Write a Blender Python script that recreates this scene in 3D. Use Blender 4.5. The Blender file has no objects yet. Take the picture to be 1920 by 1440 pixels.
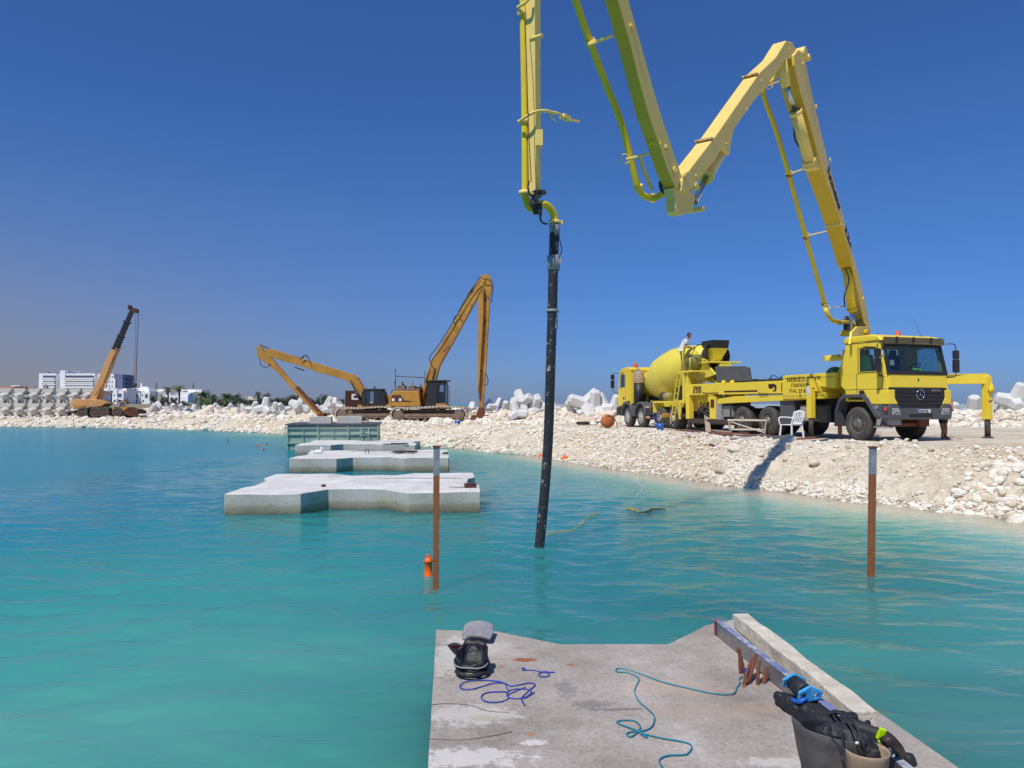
import bpy, bmesh, math, random
import numpy as np
from mathutils import Vector, Matrix, Euler
random.seed(7); RNG = np.random.default_rng(7)
R = math.radians
S = bpy.context.scene
COL = S.collection

# ------------------------------------------------------------------ camera, sky, sun, exposure
F_PX = 1450.0; HOR = 757.0; EYE = 2.0
TILT = math.atan((HOR-720)/F_PX)
cam_d = bpy.data.cameras.new('camera'); cam = bpy.data.objects.new('camera', cam_d); COL.objects.link(cam)
cam.location = (0, 0, EYE); cam.rotation_euler = (math.pi/2+TILT, 0, 0)
cam_d.sensor_width = 36; cam_d.lens = 36*F_PX/1920; cam_d.clip_start = .05; cam_d.clip_end = 20000
S.camera = cam

SUN_AZ = 33.0; SUN_EL = 57.0          # sun stands behind the camera, to the left
sd = bpy.data.lights.new('sun', 'SUN'); sd.energy = 4.0; sd.angle = R(.53); sd.color = (1, .955, .88)
sun = bpy.data.objects.new('sun', sd); COL.objects.link(sun)
to_sun = Vector((-math.sin(R(SUN_AZ))*math.cos(R(SUN_EL)), -math.cos(R(SUN_AZ))*math.cos(R(SUN_EL)), math.sin(R(SUN_EL))))
sun.rotation_euler = to_sun.to_track_quat('Z', 'Y').to_euler()
sun.location = (-20, -20, 40)

w = bpy.data.worlds.new("World"); S.world = w; w.use_nodes = True
nt = w.node_tree; nt.nodes.clear()
wo = nt.nodes.new('ShaderNodeOutputWorld'); bg = nt.nodes.new('ShaderNodeBackground')
sky = nt.nodes.new('ShaderNodeTexSky'); sky.sky_type = 'NISHITA'; sky.sun_disc = False
sky.sun_elevation = R(SUN_EL); sky.sun_rotation = R(180+SUN_AZ)
sky.air_density = 1.0; sky.dust_density = 0.3; sky.ozone_density = 4.0; sky.altitude = 0
# colour of the clear sky by height, and the smoke-brown haze low down on the left
geo = nt.nodes.new('ShaderNodeTexCoord'); sep = nt.nodes.new('ShaderNodeSeparateXYZ')
nt.links.new(geo.outputs['Generated'], sep.inputs[0])
cr = nt.nodes.new('ShaderNodeValToRGB'); nt.links.new(sep.outputs['Z'], cr.inputs[0])
SKYSTOPS = [(0.0, (.28, .42, .88)), (.05, (.29, .47, .94)), (.24, (.34, .59, .97)), (.46, (.36, .61, 1.03)), (1.0, (.6, .8, 1.1))]
el = cr.color_ramp.elements
el[0].position = 0; el[0].color = (*SKYSTOPS[0][1], 1); el[1].position = 1; el[1].color = (*SKYSTOPS[-1][1], 1)
for p_, c_ in SKYSTOPS[1:-1]:
    e_ = el.new(p_); e_.color = (*c_, 1)
mul = nt.nodes.new('ShaderNodeMixRGB'); mul.blend_type = 'MULTIPLY'; mul.inputs[0].default_value = 1
nt.links.new(sky.outputs[0], mul.inputs[1]); nt.links.new(cr.outputs[0], mul.inputs[2])
def wmath(op, a, b=None, clamp=False):
    n = nt.nodes.new('ShaderNodeMath'); n.operation = op; n.use_clamp = clamp
    for i, x in enumerate((a, b)):
        if x is None: continue
        if isinstance(x, (int, float)): n.inputs[i].default_value = x
        else: nt.links.new(x, n.inputs[i])
    return n.outputs[0]
lo = wmath('SUBTRACT', 1.0, wmath('DIVIDE', wmath('ABSOLUTE', sep.outputs['Z']), .34), True)
lo = wmath('POWER', lo, 1.75)
lf_ = wmath('DIVIDE', wmath('SUBTRACT', .12, sep.outputs['X']), .85, True)
hz_f = wmath('MULTIPLY', wmath('MULTIPLY', lo, lf_), 1.15, True)
hz = nt.nodes.new('ShaderNodeMixRGB'); nt.links.new(hz_f, hz.inputs[0]); nt.links.new(mul.outputs[0], hz.inputs[1])
hz.inputs[2].default_value = (2.35, 2.52, 3.2, 1)
hz2 = nt.nodes.new('ShaderNodeMixRGB'); hz2.inputs[2].default_value = (3.0, 2.72, 2.75, 1)
nt.links.new(wmath('MULTIPLY', wmath('POWER', lo, 2.2), wmath('MULTIPLY', wmath('DIVIDE', wmath('SUBTRACT', -.28, sep.outputs['X']), .42, True), .75)), hz2.inputs[0]); nt.links.new(hz.outputs[0], hz2.inputs[1])
nt.links.new(hz2.outputs[0], bg.inputs[0]); bg.inputs[1].default_value = .1
nt.links.new(bg.outputs[0], wo.inputs[0])
S.view_settings.view_transform = 'Standard'; S.view_settings.look = 'None'
S.view_settings.exposure = 0.0; S.view_settings.gamma = 1.0
S.render.resolution_x = 1024; S.render.resolution_y = 768

# ------------------------------------------------------------------ where a ray of the photograph meets the place
def ray(px, py):
    x = (px-960)/F_PX; z = -(py-720)/F_PX
    return Vector((x, math.cos(TILT)-math.sin(TILT)*z, math.sin(TILT)+math.cos(TILT)*z))
EYEV = Vector((0, 0, EYE))
def at_z(px, py, z=0.0):
    r = ray(px, py); return EYEV + r*((z-EYE)/r.z)
def at_y(px, py, Y):
    r = ray(px, py); return EYEV + r*(Y/r.y)
def on_plane(px, py, P, n):
    r = ray(px, py); return EYEV + r*((P-EYEV).dot(n)/r.dot(n))

# ------------------------------------------------------------------ tags
def tag(o, label=None, cat=None, group=None, kind=None):
    if label: o['label'] = label
    if cat: o['category'] = cat
    if group: o['group'] = group
    if kind: o['kind'] = kind
    return o
def empty(name, loc=(0, 0, 0), rz=0, **k):
    o = bpy.data.objects.new(name, None); COL.objects.link(o); o.location = loc; o.rotation_euler = (0, 0, rz)
    o.empty_display_size = .2
    return tag(o, **k)
def kids(o): return [c for c in o.children]
def copy_tree(o, parent=None):
    c = o.copy(); COL.objects.link(c); c.parent = parent
    for ch in kids(o): copy_tree(ch, c)
    return c
ORD = ['first', 'second', 'third', 'fourth', 'fifth', 'sixth', 'seventh', 'eighth', 'ninth', 'tenth', 'eleventh', 'twelfth',
       'thirteenth', 'fourteenth', 'fifteenth', 'sixteenth', 'seventeenth', 'eighteenth', 'nineteenth', 'twentieth']
def ordn(i, n):      # i from 0 at the left
    if i == 0: return 'leftmost'
    if i == n-1: return 'rightmost'
    if i < n/2: return ORD[i]+' from left'
    return ORD[n-1-i]+' from right'

# ------------------------------------------------------------------ materials
def nodes_of(m):
    m.use_nodes = True; t = m.node_tree
    return t, t.nodes['Principled BSDF']
def mat(name, col, rough=.6, metal=0.0, col2=None, sc=4.0, amt=.5, bump=0.0, bsc=None, rust=None, rust_t=.62, rsc=None, spec=.4, detail=6, coat=0):
    """procedural material: base colour broken up by noise, optional patches of rust/dirt, fine bump"""
    m = bpy.data.materials.new(name); t, p = nodes_of(m); L = t.links
    p.inputs['Roughness'].default_value = rough; p.inputs['Metallic'].default_value = metal
    p.inputs['Specular IOR Level'].default_value = spec; p.inputs['Coat Weight'].default_value = coat
    tc = t.nodes.new('ShaderNodeTexCoord')
    def noise(scale, d=detail, r=.6, off=0):
        n = t.nodes.new('ShaderNodeTexNoise'); n.inputs['Scale'].default_value = scale
        n.inputs['Detail'].default_value = d; n.inputs['Roughness'].default_value = r
        if off:
            mp = t.nodes.new('ShaderNodeMapping'); mp.inputs['Location'].default_value = (off, off*.7, -off)
            L.new(tc.outputs['Object'], mp.inputs[0]); L.new(mp.outputs[0], n.inputs['Vector'])
        else: L.new(tc.outputs['Object'], n.inputs['Vector'])
        return n
    if col2 is None: col2 = tuple(c*.72 for c in col)
    n1 = noise(sc); r1 = t.nodes.new('ShaderNodeValToRGB')
    r1.color_ramp.elements[0].position = .5-amt*.4; r1.color_ramp.elements[1].position = .5+amt*.4
    r1.color_ramp.elements[0].color = (*col2, 1); r1.color_ramp.elements[1].color = (*col, 1)
    L.new(n1.outputs['Fac'], r1.inputs[0]); out = r1.outputs[0]
    if rust:
        n2 = noise(rsc or sc*1.7, 8, .7, 3.3); r2 = t.nodes.new('ShaderNodeValToRGB')
        r2.color_ramp.elements[0].position = rust_t; r2.color_ramp.elements[1].position = min(.99, rust_t+.06)
        r2.color_ramp.elements[0].color = (0, 0, 0, 1); r2.color_ramp.elements[1].color = (1, 1, 1, 1)
        L.new(n2.outputs['Fac'], r2.inputs[0])
        mx = t.nodes.new('ShaderNodeMixRGB'); L.new(r2.outputs[0], mx.inputs[0]); L.new(out, mx.inputs[1]); mx.inputs[2].default_value = (*rust, 1)
        out = mx.outputs[0]
    L.new(out, p.inputs['Base Color'])
    if bump:
        nb = noise(bsc or sc*6, 8, .65, 1.7); b = t.nodes.new('ShaderNodeBump'); b.inputs['Strength'].default_value = bump
        b.inputs['Distance'].default_value = .02
        L.new(nb.outputs['Fac'], b.inputs['Height']); L.new(b.outputs[0], p.inputs['Normal'])
    return m

M = {}
M['yellow'] = mat('truck_yellow_paint', (.90, .69, .05), .38, col2=(.80, .60, .05), sc=1.3, amt=.9, rust=(.55, .42, .18), rust_t=.64, rsc=6, spec=.5, bump=.06, bsc=4)
M['mixyellow'] = mat('mixer_yellow_paint', (.88, .73, .07), .45, col2=(.76, .62, .09), sc=1.1, amt=.9, rust=(.58, .50, .28), rust_t=.62, rsc=5, bump=.15, bsc=8)
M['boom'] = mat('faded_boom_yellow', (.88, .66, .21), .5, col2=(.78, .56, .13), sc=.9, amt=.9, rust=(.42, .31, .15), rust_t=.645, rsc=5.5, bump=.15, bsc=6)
M['boomshade'] = mat('unfaded_shaded_boom_yellow', (.74, .48, .035), .45, col2=(.62, .39, .03), sc=1.1, amt=.9, rust=(.38, .24, .08), rust_t=.64, rsc=5, bump=.12, bsc=5)  # unfaded underside yellow, with the shade of those faces put into the colour
M['pipe_y'] = mat('pipe_yellow', (.80, .60, .02), .4, col2=(.72, .52, .03), sc=2, rust=(.3, .2, .05), rust_t=.72, rsc=8)
M['cat'] = mat('weathered_excavator_yellow', (.56, .28, .04), .6, col2=(.34, .16, .03), sc=.9, amt=.7, rust=(.17, .065, .03), rust_t=.60, rsc=1.8)
M['rustboom'] = mat('rusty_long_arm', (.54, .29, .045), .7, col2=(.33, .15, .04), sc=.8, amt=.5, rust=(.13, .05, .03), rust_t=.56, rsc=2.2)
M['crane'] = mat('crane_orange', (.66, .37, .15), .55, col2=(.50, .24, .08), sc=.8, amt=.8, rust=(.2, .08, .03), rust_t=.66, rsc=2)
M['black'] = mat('black_plastic', (.018, .018, .02), .5, col2=(.03, .03, .03), sc=5)
M['dark'] = mat('dark_machinery', (.03, .028, .026), .6, col2=(.09, .07, .055), sc=5, amt=.6)
M['grey'] = mat('dark_grey_plastic', (.10, .105, .115), .5, col2=(.075, .078, .085), sc=6)
M['lgrey'] = mat('light_grey_metal', (.36, .36, .36), .5, col2=(.22, .22, .21), sc=4)
M['steel'] = mat('bare_steel', (.5, .5, .52), .3, .9, col2=(.3, .3, .3), sc=6)
M['tyre'] = mat('dusty_tyre_rubber', (.035, .034, .033), .8, col2=(.11, .10, .085), sc=5, amt=.7, bump=.2)
M['rim'] = mat('dusty_rim', (.28, .26, .24), .5, .3, col2=(.12, .11, .10), sc=7)
M['rim2'] = mat('white_steel_rim', (.62, .62, .6), .45, .2, col2=(.35, .33, .30), sc=7)
M['white'] = mat('white_plastic', (.82, .82, .82), .4, col2=(.70, .70, .69), sc=5)
M['paper'] = mat('white_sticker', (.78, .78, .80), .6, col2=(.6, .6, .6), sc=5)
M['print'] = mat('dark_brown_lettering', (.06, .022, .016), .6)
M['chrome'] = mat('chrome', (.62, .63, .65), .18, 1.0)
M['orange'] = mat('orange_lamp_plastic', (.75, .12, .02), .35, col2=(.6, .09, .02), sc=6)
M['buoy'] = mat('orange_buoy_plastic', (.90, .16, .01), .4, col2=(.75, .12, .01), sc=7)
M['rust'] = mat('rusty_steel', (.23, .075, .035), .85, col2=(.09, .038, .025), sc=9, amt=.7, bump=.3, rust=(.33, .14, .06), rust_t=.6, rsc=20)
M['postrust'] = mat('orange_rusted_post', (.38, .14, .05), .85, col2=(.22, .08, .035), sc=5, amt=.7, bump=.3, rust=(.42, .20, .10), rust_t=.62, rsc=14)
M['hose'] = mat('black_hose_rubber', (.022, .023, .026), .42, col2=(.035, .035, .036), sc=4, rust=(.40, .38, .35), rust_t=.585, rsc=12, bump=.2)
M['blue'] = mat('blue_plastic', (.01, .12, .55), .4, col2=(.01, .09, .4), sc=6)
M['brown'] = mat('red_brown_paint', (.11, .035, .022), .7, col2=(.07, .03, .02), sc=2)
M['skin'] = mat('sunburnt_skin', (.36, .17, .10), .5, col2=(.30, .13, .08), sc=12)
M['hair'] = mat('black_hair', (.012, .010, .009), .6)
M['shirt'] = mat('white_shirt_cloth', (.76, .76, .80), .8, col2=(.62, .62, .68), sc=9)
M['trousers'] = mat('patterned_grey_trousers', (.30, .26, .24), .9, col2=(.09, .08, .085), sc=24, amt=.3)
M['shorts'] = mat('dark_shorts', (.03, .032, .045), .9)
M['vest'] = mat('neon_vest', (.42, .85, .03), .8, col2=(.3, .7, .03), sc=10)
M['greenglass'] = mat('green_cloth', (.02, .22, .06), .7)
M['seat'] = mat('dark_seat', (.02, .024, .035), .8)
M['timber'] = mat('grey_timber', (.80, .73, .61), .85, col2=(.56, .49, .39), sc=9, amt=.45, bump=.8, bsc=45, rust=(.34, .29, .23), rust_t=.62, rsc=22)
M['plank'] = mat('old_red_plank', (.25, .10, .07), .85, col2=(.14, .07, .05), sc=5)
M['wood'] = mat('pale_scrap_wood', (.42, .34, .25), .85, col2=(.27, .2, .15), sc=8)
M['form'] = mat('green_formwork_steel', (.36, .47, .385), .6, col2=(.28, .38, .32), sc=1.4, amt=.7, rust=(.12, .09, .06), rust_t=.68, rsc=5)
M['wetsuit'] = mat('neoprene', (.012, .013, .016), .55, col2=(.03, .031, .036), sc=16, amt=.5, bump=.3, bsc=40)
M['tarp'] = mat('dark_tarp', (.06, .065, .085), .7, col2=(.12, .11, .11), sc=5, bump=.3)
M['rubber'] = mat('grey_rubber_basket', (.055, .055, .058), .6, col2=(.12, .115, .11), sc=11, amt=.5, bump=.25, bsc=30)
M['tan'] = mat('tan_plastic', (.40, .30, .20), .55, col2=(.30, .22, .15), sc=9)
M['cyan'] = mat('sky_blue_foam', (.06, .42, .80), .55, col2=(.05, .36, .72), sc=9)
M['ropeb'] = mat('blue_rope', (.035, .075, .42), .7)
M['hoseb'] = mat('faded_blue_hose', (.06, .09, .25), .7)
M['ropet'] = mat('teal_rope', (.02, .24, .34), .7)
M['ropey'] = mat('yellow_rope', (.65, .42, .02), .7)
M['neon'] = mat('neon_clip', (.55, .95, .0), .4)
M['pink'] = mat('red_cap', (.55, .05, .08), .5)
M['redlining'] = mat('red_lining', (.45, .05, .05), .7, col2=(.25, .03, .03), sc=30)
M['alu'] = mat('scuffed_aluminium', (.42, .41, .40), .42, .75, col2=(.26, .255, .25), sc=12)
M['bluep'] = mat('scratched_blue_paint', (.20, .23, .42), .55, col2=(.15, .17, .34), sc=6, rust=(.45, .45, .46), rust_t=.50, rsc=16)
M['towel'] = mat('faded_grey_foam', (.33, .32, .34), .9, col2=(.21, .205, .22), sc=14, bump=.3)
M['redwhite'] = mat('red_white_reflector', (.65, .10, .06), .5, col2=(.7, .6, .55), sc=30, amt=.2)

def glass_mat(name, tint=(.05, .09, .11), t_=.88, rough=.03):
    m = bpy.data.materials.new(name); m.use_nodes = True; t = m.node_tree; t.nodes.clear(); L = t.links
    o = t.nodes.new('ShaderNodeOutputMaterial'); g = t.nodes.new('ShaderNodeBsdfGlossy'); g.inputs['Roughness'].default_value = rough
    g.inputs['Color'].default_value = (.9, .95, 1, 1)
    tr = t.nodes.new('ShaderNodeBsdfTransparent'); tr.inputs[0].default_value = (*[t_*c for c in (.80, .92, .95)], 1)
    df = t.nodes.new('ShaderNodeBsdfDiffuse'); df.inputs[0].default_value = (*tint, 1)
    a = t.nodes.new('ShaderNodeMixShader'); a.inputs[0].default_value = .05; L.new(tr.outputs[0], a.inputs[1]); L.new(df.outputs[0], a.inputs[2])
    lw = t.nodes.new('ShaderNodeLayerWeight'); lw.inputs[0].default_value = .5; pw = t.nodes.new('ShaderNodeMath'); pw.operation = 'POWER'; L.new(lw.outputs['Facing'], pw.inputs[0]); pw.inputs[1].default_value = 4
    fr = t.nodes.new('ShaderNodeMath'); fr.operation = 'MULTIPLY_ADD'; L.new(pw.outputs[0], fr.inputs[0]); fr.inputs[1].default_value = .7; fr.inputs[2].default_value = .05
    b = t.nodes.new('ShaderNodeMixShader'); L.new(fr.outputs[0], b.inputs[0]); L.new(a.outputs[0], b.inputs[1]); L.new(g.outputs[0], b.inputs[2])
    L.new(b.outputs[0], o.inputs[0]); return m
M['glass'] = glass_mat('cab_glass')
M['winglass'] = mat('window_glass', (.10, .14, .22), .15, col2=(.05, .07, .12), sc=.4, spec=.8)
M['headlamp'] = mat('headlamp_glass', (.60, .60, .58), .12, .3, col2=(.30, .30, .28), sc=22, amt=.3, spec=.8)

# ------------------------------------------------------------------ mesh builder
def frame(d):
    d = Vector(d).normalized(); a = Vector((0, 0, 1)) if abs(d.z) < .95 else Vector((1, 0, 0))
    x = d.cross(a).normalized(); return x, x.cross(d).normalized(), d
class MB:
    def __init__(s): s.v = []; s.f = []; s.m = []; s.s = []; s.cm = 0
    def add(s, vs, fs, smooth=False):
        b = len(s.v); s.v += [tuple(v) for v in vs]
        for q in fs: s.f.append(tuple(b+i for i in q)); s.m.append(s.cm); s.s.append(smooth)
        return s
    def mi(s, i): s.cm = i; return s
    def hexa(s, p, smooth=False):
        return s.add(p, [(0, 3, 2, 1), (4, 5, 6, 7), (0, 1, 5, 4), (1, 2, 6, 5), (2, 3, 7, 6), (3, 0, 4, 7)], smooth)
    def box(s, c, d, rz=0, e=None):
        c = Vector(c); r = (Euler(e) if e else Euler((0, 0, rz))).to_matrix()
        p = []
        for z in (-.5, .5):
            for x, y in ((-.5, -.5), (.5, -.5), (.5, .5), (-.5, .5)): p.append(c + r @ Vector((x*d[0], y*d[1], z*d[2])))
        return s.hexa(p)
    def bb(s, x0, x1, y0, y1, z0, z1): return s.box(((x0+x1)/2, (y0+y1)/2, (z0+z1)/2), (abs(x1-x0), abs(y1-y0), abs(z1-z0)))
    def bar(s, a, b, w, h=None):
        """square bar from a to b"""
        h = h or w; a = Vector(a); b = Vector(b); x, y, d = frame(b-a); p = []
        for q in (a, b):
            for i, j in ((-.5, -.5), (.5, -.5), (.5, .5), (-.5, .5)): p.append(q + x*(i*w) + y*(j*h))
        return s.hexa(p)
    def cyl(s, a, b, r, r2=None, n=14, caps=True, smooth=True):
        r2 = r if r2 is None else r2; a = Vector(a); b = Vector(b); x, y, d = frame(b-a); vs = []
        for q, rr in ((a, r), (b, r2)):
            for i in range(n):
                t = 2*math.pi*i/n; vs.append(q + x*(rr*math.cos(t)) + y*(rr*math.sin(t)))
        s.add(vs, [(i, (i+1) % n, n+(i+1) % n, n+i) for i in range(n)], smooth)
        if caps:
            b0 = len(s.v)-2*n
            s.f.append(tuple(b0+i for i in reversed(range(n)))); s.m.append(s.cm); s.s.append(False)
            s.f.append(tuple(b0+n+i for i in range(n))); s.m.append(s.cm); s.s.append(False)
        return s
    def tube(s, pts, r, n=8, caps=True, rs=None):
        pts = [Vector(p) for p in pts]; k = len(pts); vs = []
        x, y, d = frame(pts[1]-pts[0])
        for i, p in enumerate(pts):
            t = (pts[min(i+1, k-1)]-pts[max(i-1, 0)])
            if t.length < 1e-9: t = d.copy()
            t.normalize(); x = (x - t*x.dot(t)).normalized(); y = t.cross(x)
            rr = rs[i] if rs else r
            for j in range(n):
                a = 2*math.pi*j/n; vs.append(p + x*(rr*math.cos(a)) + y*(rr*math.sin(a)))
        fs = [(i*n+j, i*n+(j+1) % n, (i+1)*n+(j+1) % n, (i+1)*n+j) for i in range(k-1) for j in range(n)]
        s.add(vs, fs, True)
        if caps:
            b0 = len(s.v)-k*n
            s.f.append(tuple(b0+i for i in reversed(range(n)))); s.m.append(s.cm); s.s.append(False)
            s.f.append(tuple(b0+(k-1)*n+i for i in range(n))); s.m.append(s.cm); s.s.append(False)
        return s
    def prism(s, poly, off):
        """poly: 3D points in order; extruded by vector off"""
        poly = [Vector(p) for p in poly]; off = Vector(off); n = len(poly)
        return s.add(poly + [p+off for p in poly], [tuple(reversed(range(n))), tuple(range(n, 2*n))] + [(i, (i+1) % n, n+(i+1) % n, n+i) for i in range(n)])
    def pxz(s, poly, y0, y1): return s.prism([(x, y0, z) for x, z in poly], (0, y1-y0, 0))
    def pxy(s, poly, z0, z1): return s.prism([(x, y, z0) for x, y in poly], (0, 0, z1-z0))
    def pyz(s, poly, x0, x1): return s.prism([(x0, y, z) for y, z in poly], (x1-x0, 0, 0))
    def ring(s, outer, inner, off):
        o = [Vector(p) for p in outer]; i_ = [Vector(p) for p in inner]; off = Vector(off); n = len(o)
        vs = o + i_ + [p+off for p in o] + [p+off for p in i_]; fs = []
        for k in range(n):
            l = (k+1) % n
            fs += [(k, l, n+l, n+k), (2*n+l, 2*n+k, 3*n+k, 3*n+l), (l, k, 2*n+k, 2*n+l), (n+k, n+l, 3*n+l, 3*n+k)]
        return s.add(vs, fs)
    def lathe(s, prof, a, ax=(0, 0, 1), n=20, smooth=True, sq=1.0):
        a = Vector(a); x, y, d = frame(ax); k = len(prof); vs = []
        for r, h in prof:
            for j in range(n):
                t = 2*math.pi*j/n; vs.append(a + d*h + x*(r*math.cos(t)) + y*(r*math.sin(t)*sq))
        s.add(vs, [(i*n+j, i*n+(j+1) % n, (i+1)*n+(j+1) % n, (i+1)*n+j) for i in range(k-1) for j in range(n)], smooth)
        return s
    def ell(s, c, r, n=12, k=8, e=None):
        c = Vector(c); m = (Euler(e) if e else Euler((0, 0, 0))).to_matrix(); vs = []; fs = []
        for i in range(k+1):
            ph = math.pi*i/k
            for j in range(n):
                t = 2*math.pi*j/n
                vs.append(c + m @ Vector((r[0]*math.sin(ph)*math.cos(t), r[1]*math.sin(ph)*math.sin(t), r[2]*math.cos(ph))))
        for i in range(k):
            for j in range(n): fs.append((i*n+j, (i+1)*n+j, (i+1)*n+(j+1) % n, i*n+(j+1) % n))
        return s.add(vs, fs, True)
    def build(s, name, mats, parent=None, bevel=0, seg=2, loc=None, rot=None, merge=False, **k):
        if not isinstance(mats, (list, tuple)): mats = [mats]
        me = bpy.data.meshes.new(name); me.from_pydata(s.v, [], s.f)
        for m in mats: me.materials.append(M[m] if isinstance(m, str) else m)
        me.polygons.foreach_set('material_index', s.m); me.polygons.foreach_set('use_smooth', s.s)
        bm = bmesh.new(); bm.from_mesh(me)
        if merge: bmesh.ops.remove_doubles(bm, verts=bm.verts, dist=1e-5)
        bmesh.ops.recalc_face_normals(bm, faces=bm.faces); bm.to_mesh(me); bm.free(); me.update()
        o = bpy.data.objects.new(name, me); COL.objects.link(o); o.parent = parent
        if loc is not None: o.location = loc
        if rot is not None: o.rotation_euler = rot
        if bevel:
            b = o.modifiers.new('bevel', 'BEVEL'); b.width = bevel; b.segments = seg; b.limit_method = 'ANGLE'; b.angle_limit = R(40)
        return tag(o, **k)
def spline(pts, per=8):
    """Catmull-Rom through points"""
    P = [Vector(p) for p in pts]; P = [P[0]*2-P[1]] + P + [P[-1]*2-P[-2]]; out = []
    for i in range(1, len(P)-2):
        for j in range(per):
            t = j/per; a, b, c, d = P[i-1], P[i], P[i+1], P[i+2]
            out.append(.5*((2*b) + (c-a)*t + (2*a-5*b+4*c-d)*t*t + (3*b-a-3*c+d)*t**3))
    out.append(P[-2]); return out
def text(s, size, mtx, m, parent, name='lettering', ext=.004, bold=0.0, sx=1.0, align='LEFT', label=None):
    """mtx: matrix whose x runs along the writing and z points out of the surface"""
    cu = bpy.data.curves.new(name, 'FONT'); cu.body = s; cu.size = size; cu.extrude = ext; cu.offset = bold
    cu.align_x = align; cu.resolution_u = 3
    ob = bpy.data.objects.new(name, cu); COL.objects.link(ob)
    dg = bpy.context.evaluated_depsgraph_get(); me = bpy.data.meshes.new_from_object(ob.evaluated_get(dg))
    bpy.data.objects.remove(ob); bpy.data.curves.remove(cu)
    me.transform(mtx @ Matrix.Diagonal((sx, 1, 1, 1))); me.materials.clear(); me.materials.append(M[m] if isinstance(m, str) else m)
    o = bpy.data.objects.new(name, me); COL.objects.link(o); o.parent = parent
    return tag(o, label=label)
def basis(o, x, y):
    x = Vector(x).normalized(); y = Vector(y).normalized(); z = x.cross(y); m = Matrix((x, y, z)).transposed().to_4x4(); m.translation = Vector(o); return m
def split_build(bs, name, m, parent, **k): return [b.build(name, m, parent, **k) for b in bs]
def np_mesh(name, co, faces, mats, smooth=False, parent=None, attr=None):
    """fast mesh from numpy arrays; faces (n,3) or (n,4)"""
    k = faces.shape[1]; me = bpy.data.meshes.new(name); me.vertices.add(len(co)); me.vertices.foreach_set('co', co.astype(np.float32).ravel())
    me.loops.add(faces.size); me.loops.foreach_set('vertex_index', faces.astype(np.int32).ravel())
    me.polygons.add(len(faces)); me.polygons.foreach_set('loop_start', np.arange(0, faces.size, k, dtype=np.int32))
    try: me.polygons.foreach_set('loop_total', np.full(len(faces), k, dtype=np.int32))
    except Exception: pass
    me.polygons.foreach_set('use_smooth', np.full(len(faces), smooth))
    for m in mats: me.materials.append(M[m] if isinstance(m, str) else m)
    if attr is not None:
        for nm, arr in attr.items():
            a = me.attributes.new(nm, 'FLOAT', 'POINT'); a.data.foreach_set('value', arr.astype(np.float32))
    me.update(calc_edges=True); me.validate()
    o = bpy.data.objects.new(name, me); COL.objects.link(o); o.parent = parent
    return o
# value noise in numpy
def _h(i, j, s):
    n = (i*374761393 + j*668265263 + s*69069) & 0xffffffff
    n = ((n ^ (n >> 13))*1274126177) & 0xffffffff
    return ((n ^ (n >> 16)) & 0xffff)/65535.0
def vnoise(x, y, s=0):
    xi = np.floor(x).astype(np.int64); yi = np.floor(y).astype(np.int64); u = x-xi; v = y-yi
    u = u*u*(3-2*u); v = v*v*(3-2*v)
    return (_h(xi, yi, s)*(1-u)+_h(xi+1, yi, s)*u)*(1-v) + (_h(xi, yi+1, s)*(1-u)+_h(xi+1, yi+1, s)*u)*v
def fbm(x, y, o=4, s=0):
    a = 0; w_ = .5; f = 1.0
    for k in range(o): a = a + w_*(vnoise(x*f, y*f, s+k*17)-.5); w_ *= .5; f *= 2.03
    return a
# ================================================================== THE SETTING
# waterline of the causeway, from right (near) to left (far)
WL = [(11.6, -2.0), (11.0, 3.0), (10.2, 8.0), (8.7, 13.18), (7.24, 15.5), (6.35, 17.2), (5.45, 18.6), (4.2, 21.4), (2.44, 25.3), (.75, 29.4), (-2.3, 34.2), (-6.7, 39.2),
      (-15.7, 51.5), (-28.1, 61.3), (-44.7, 67.3), (-75, 72), (-120, 74)]
SEA = [(95, -20), (80, 10), (48, 30), (30, 44), (16, 49.5), (6, 50.5), (-3, 58), (-14, 71), (-30, 80), (-50, 84), (-90, 92), (-130, 96)]
WLs = np.array([tuple(p)[:2] for p in spline([(x, y, 0) for x, y in WL], 10)])
SEAs = np.array([tuple(p)[:2] for p in spline([(x, y, 0) for x, y in SEA], 8)])
def sdist(x, y, P, sign):
    """signed distance to polyline; + on the left hand when sign=-1"""
    x = np.atleast_1d(x).astype(float); y = np.atleast_1d(y).astype(float)
    best = np.full(x.shape, 1e18); sg = np.ones(x.shape)
    for (ax, ay), (bx, by) in zip(P[:-1], P[1:]):
        dx, dy = bx-ax, by-ay; t = np.clip(((x-ax)*dx+(y-ay)*dy)/(dx*dx+dy*dy), 0, 1)
        qx, qy = x-(ax+t*dx), y-(ay+t*dy); d = qx*qx+qy*qy; c = dx*qy-dy*qx
        m = d < best; best = np.where(m, d, best); sg = np.where(m, np.sign(c), sg)
    return np.sqrt(best)*sg*sign
def smooth(a, b, x): t = np.clip((x-a)/(b-a), 0, 1); return t*t*(3-2*t)
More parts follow.
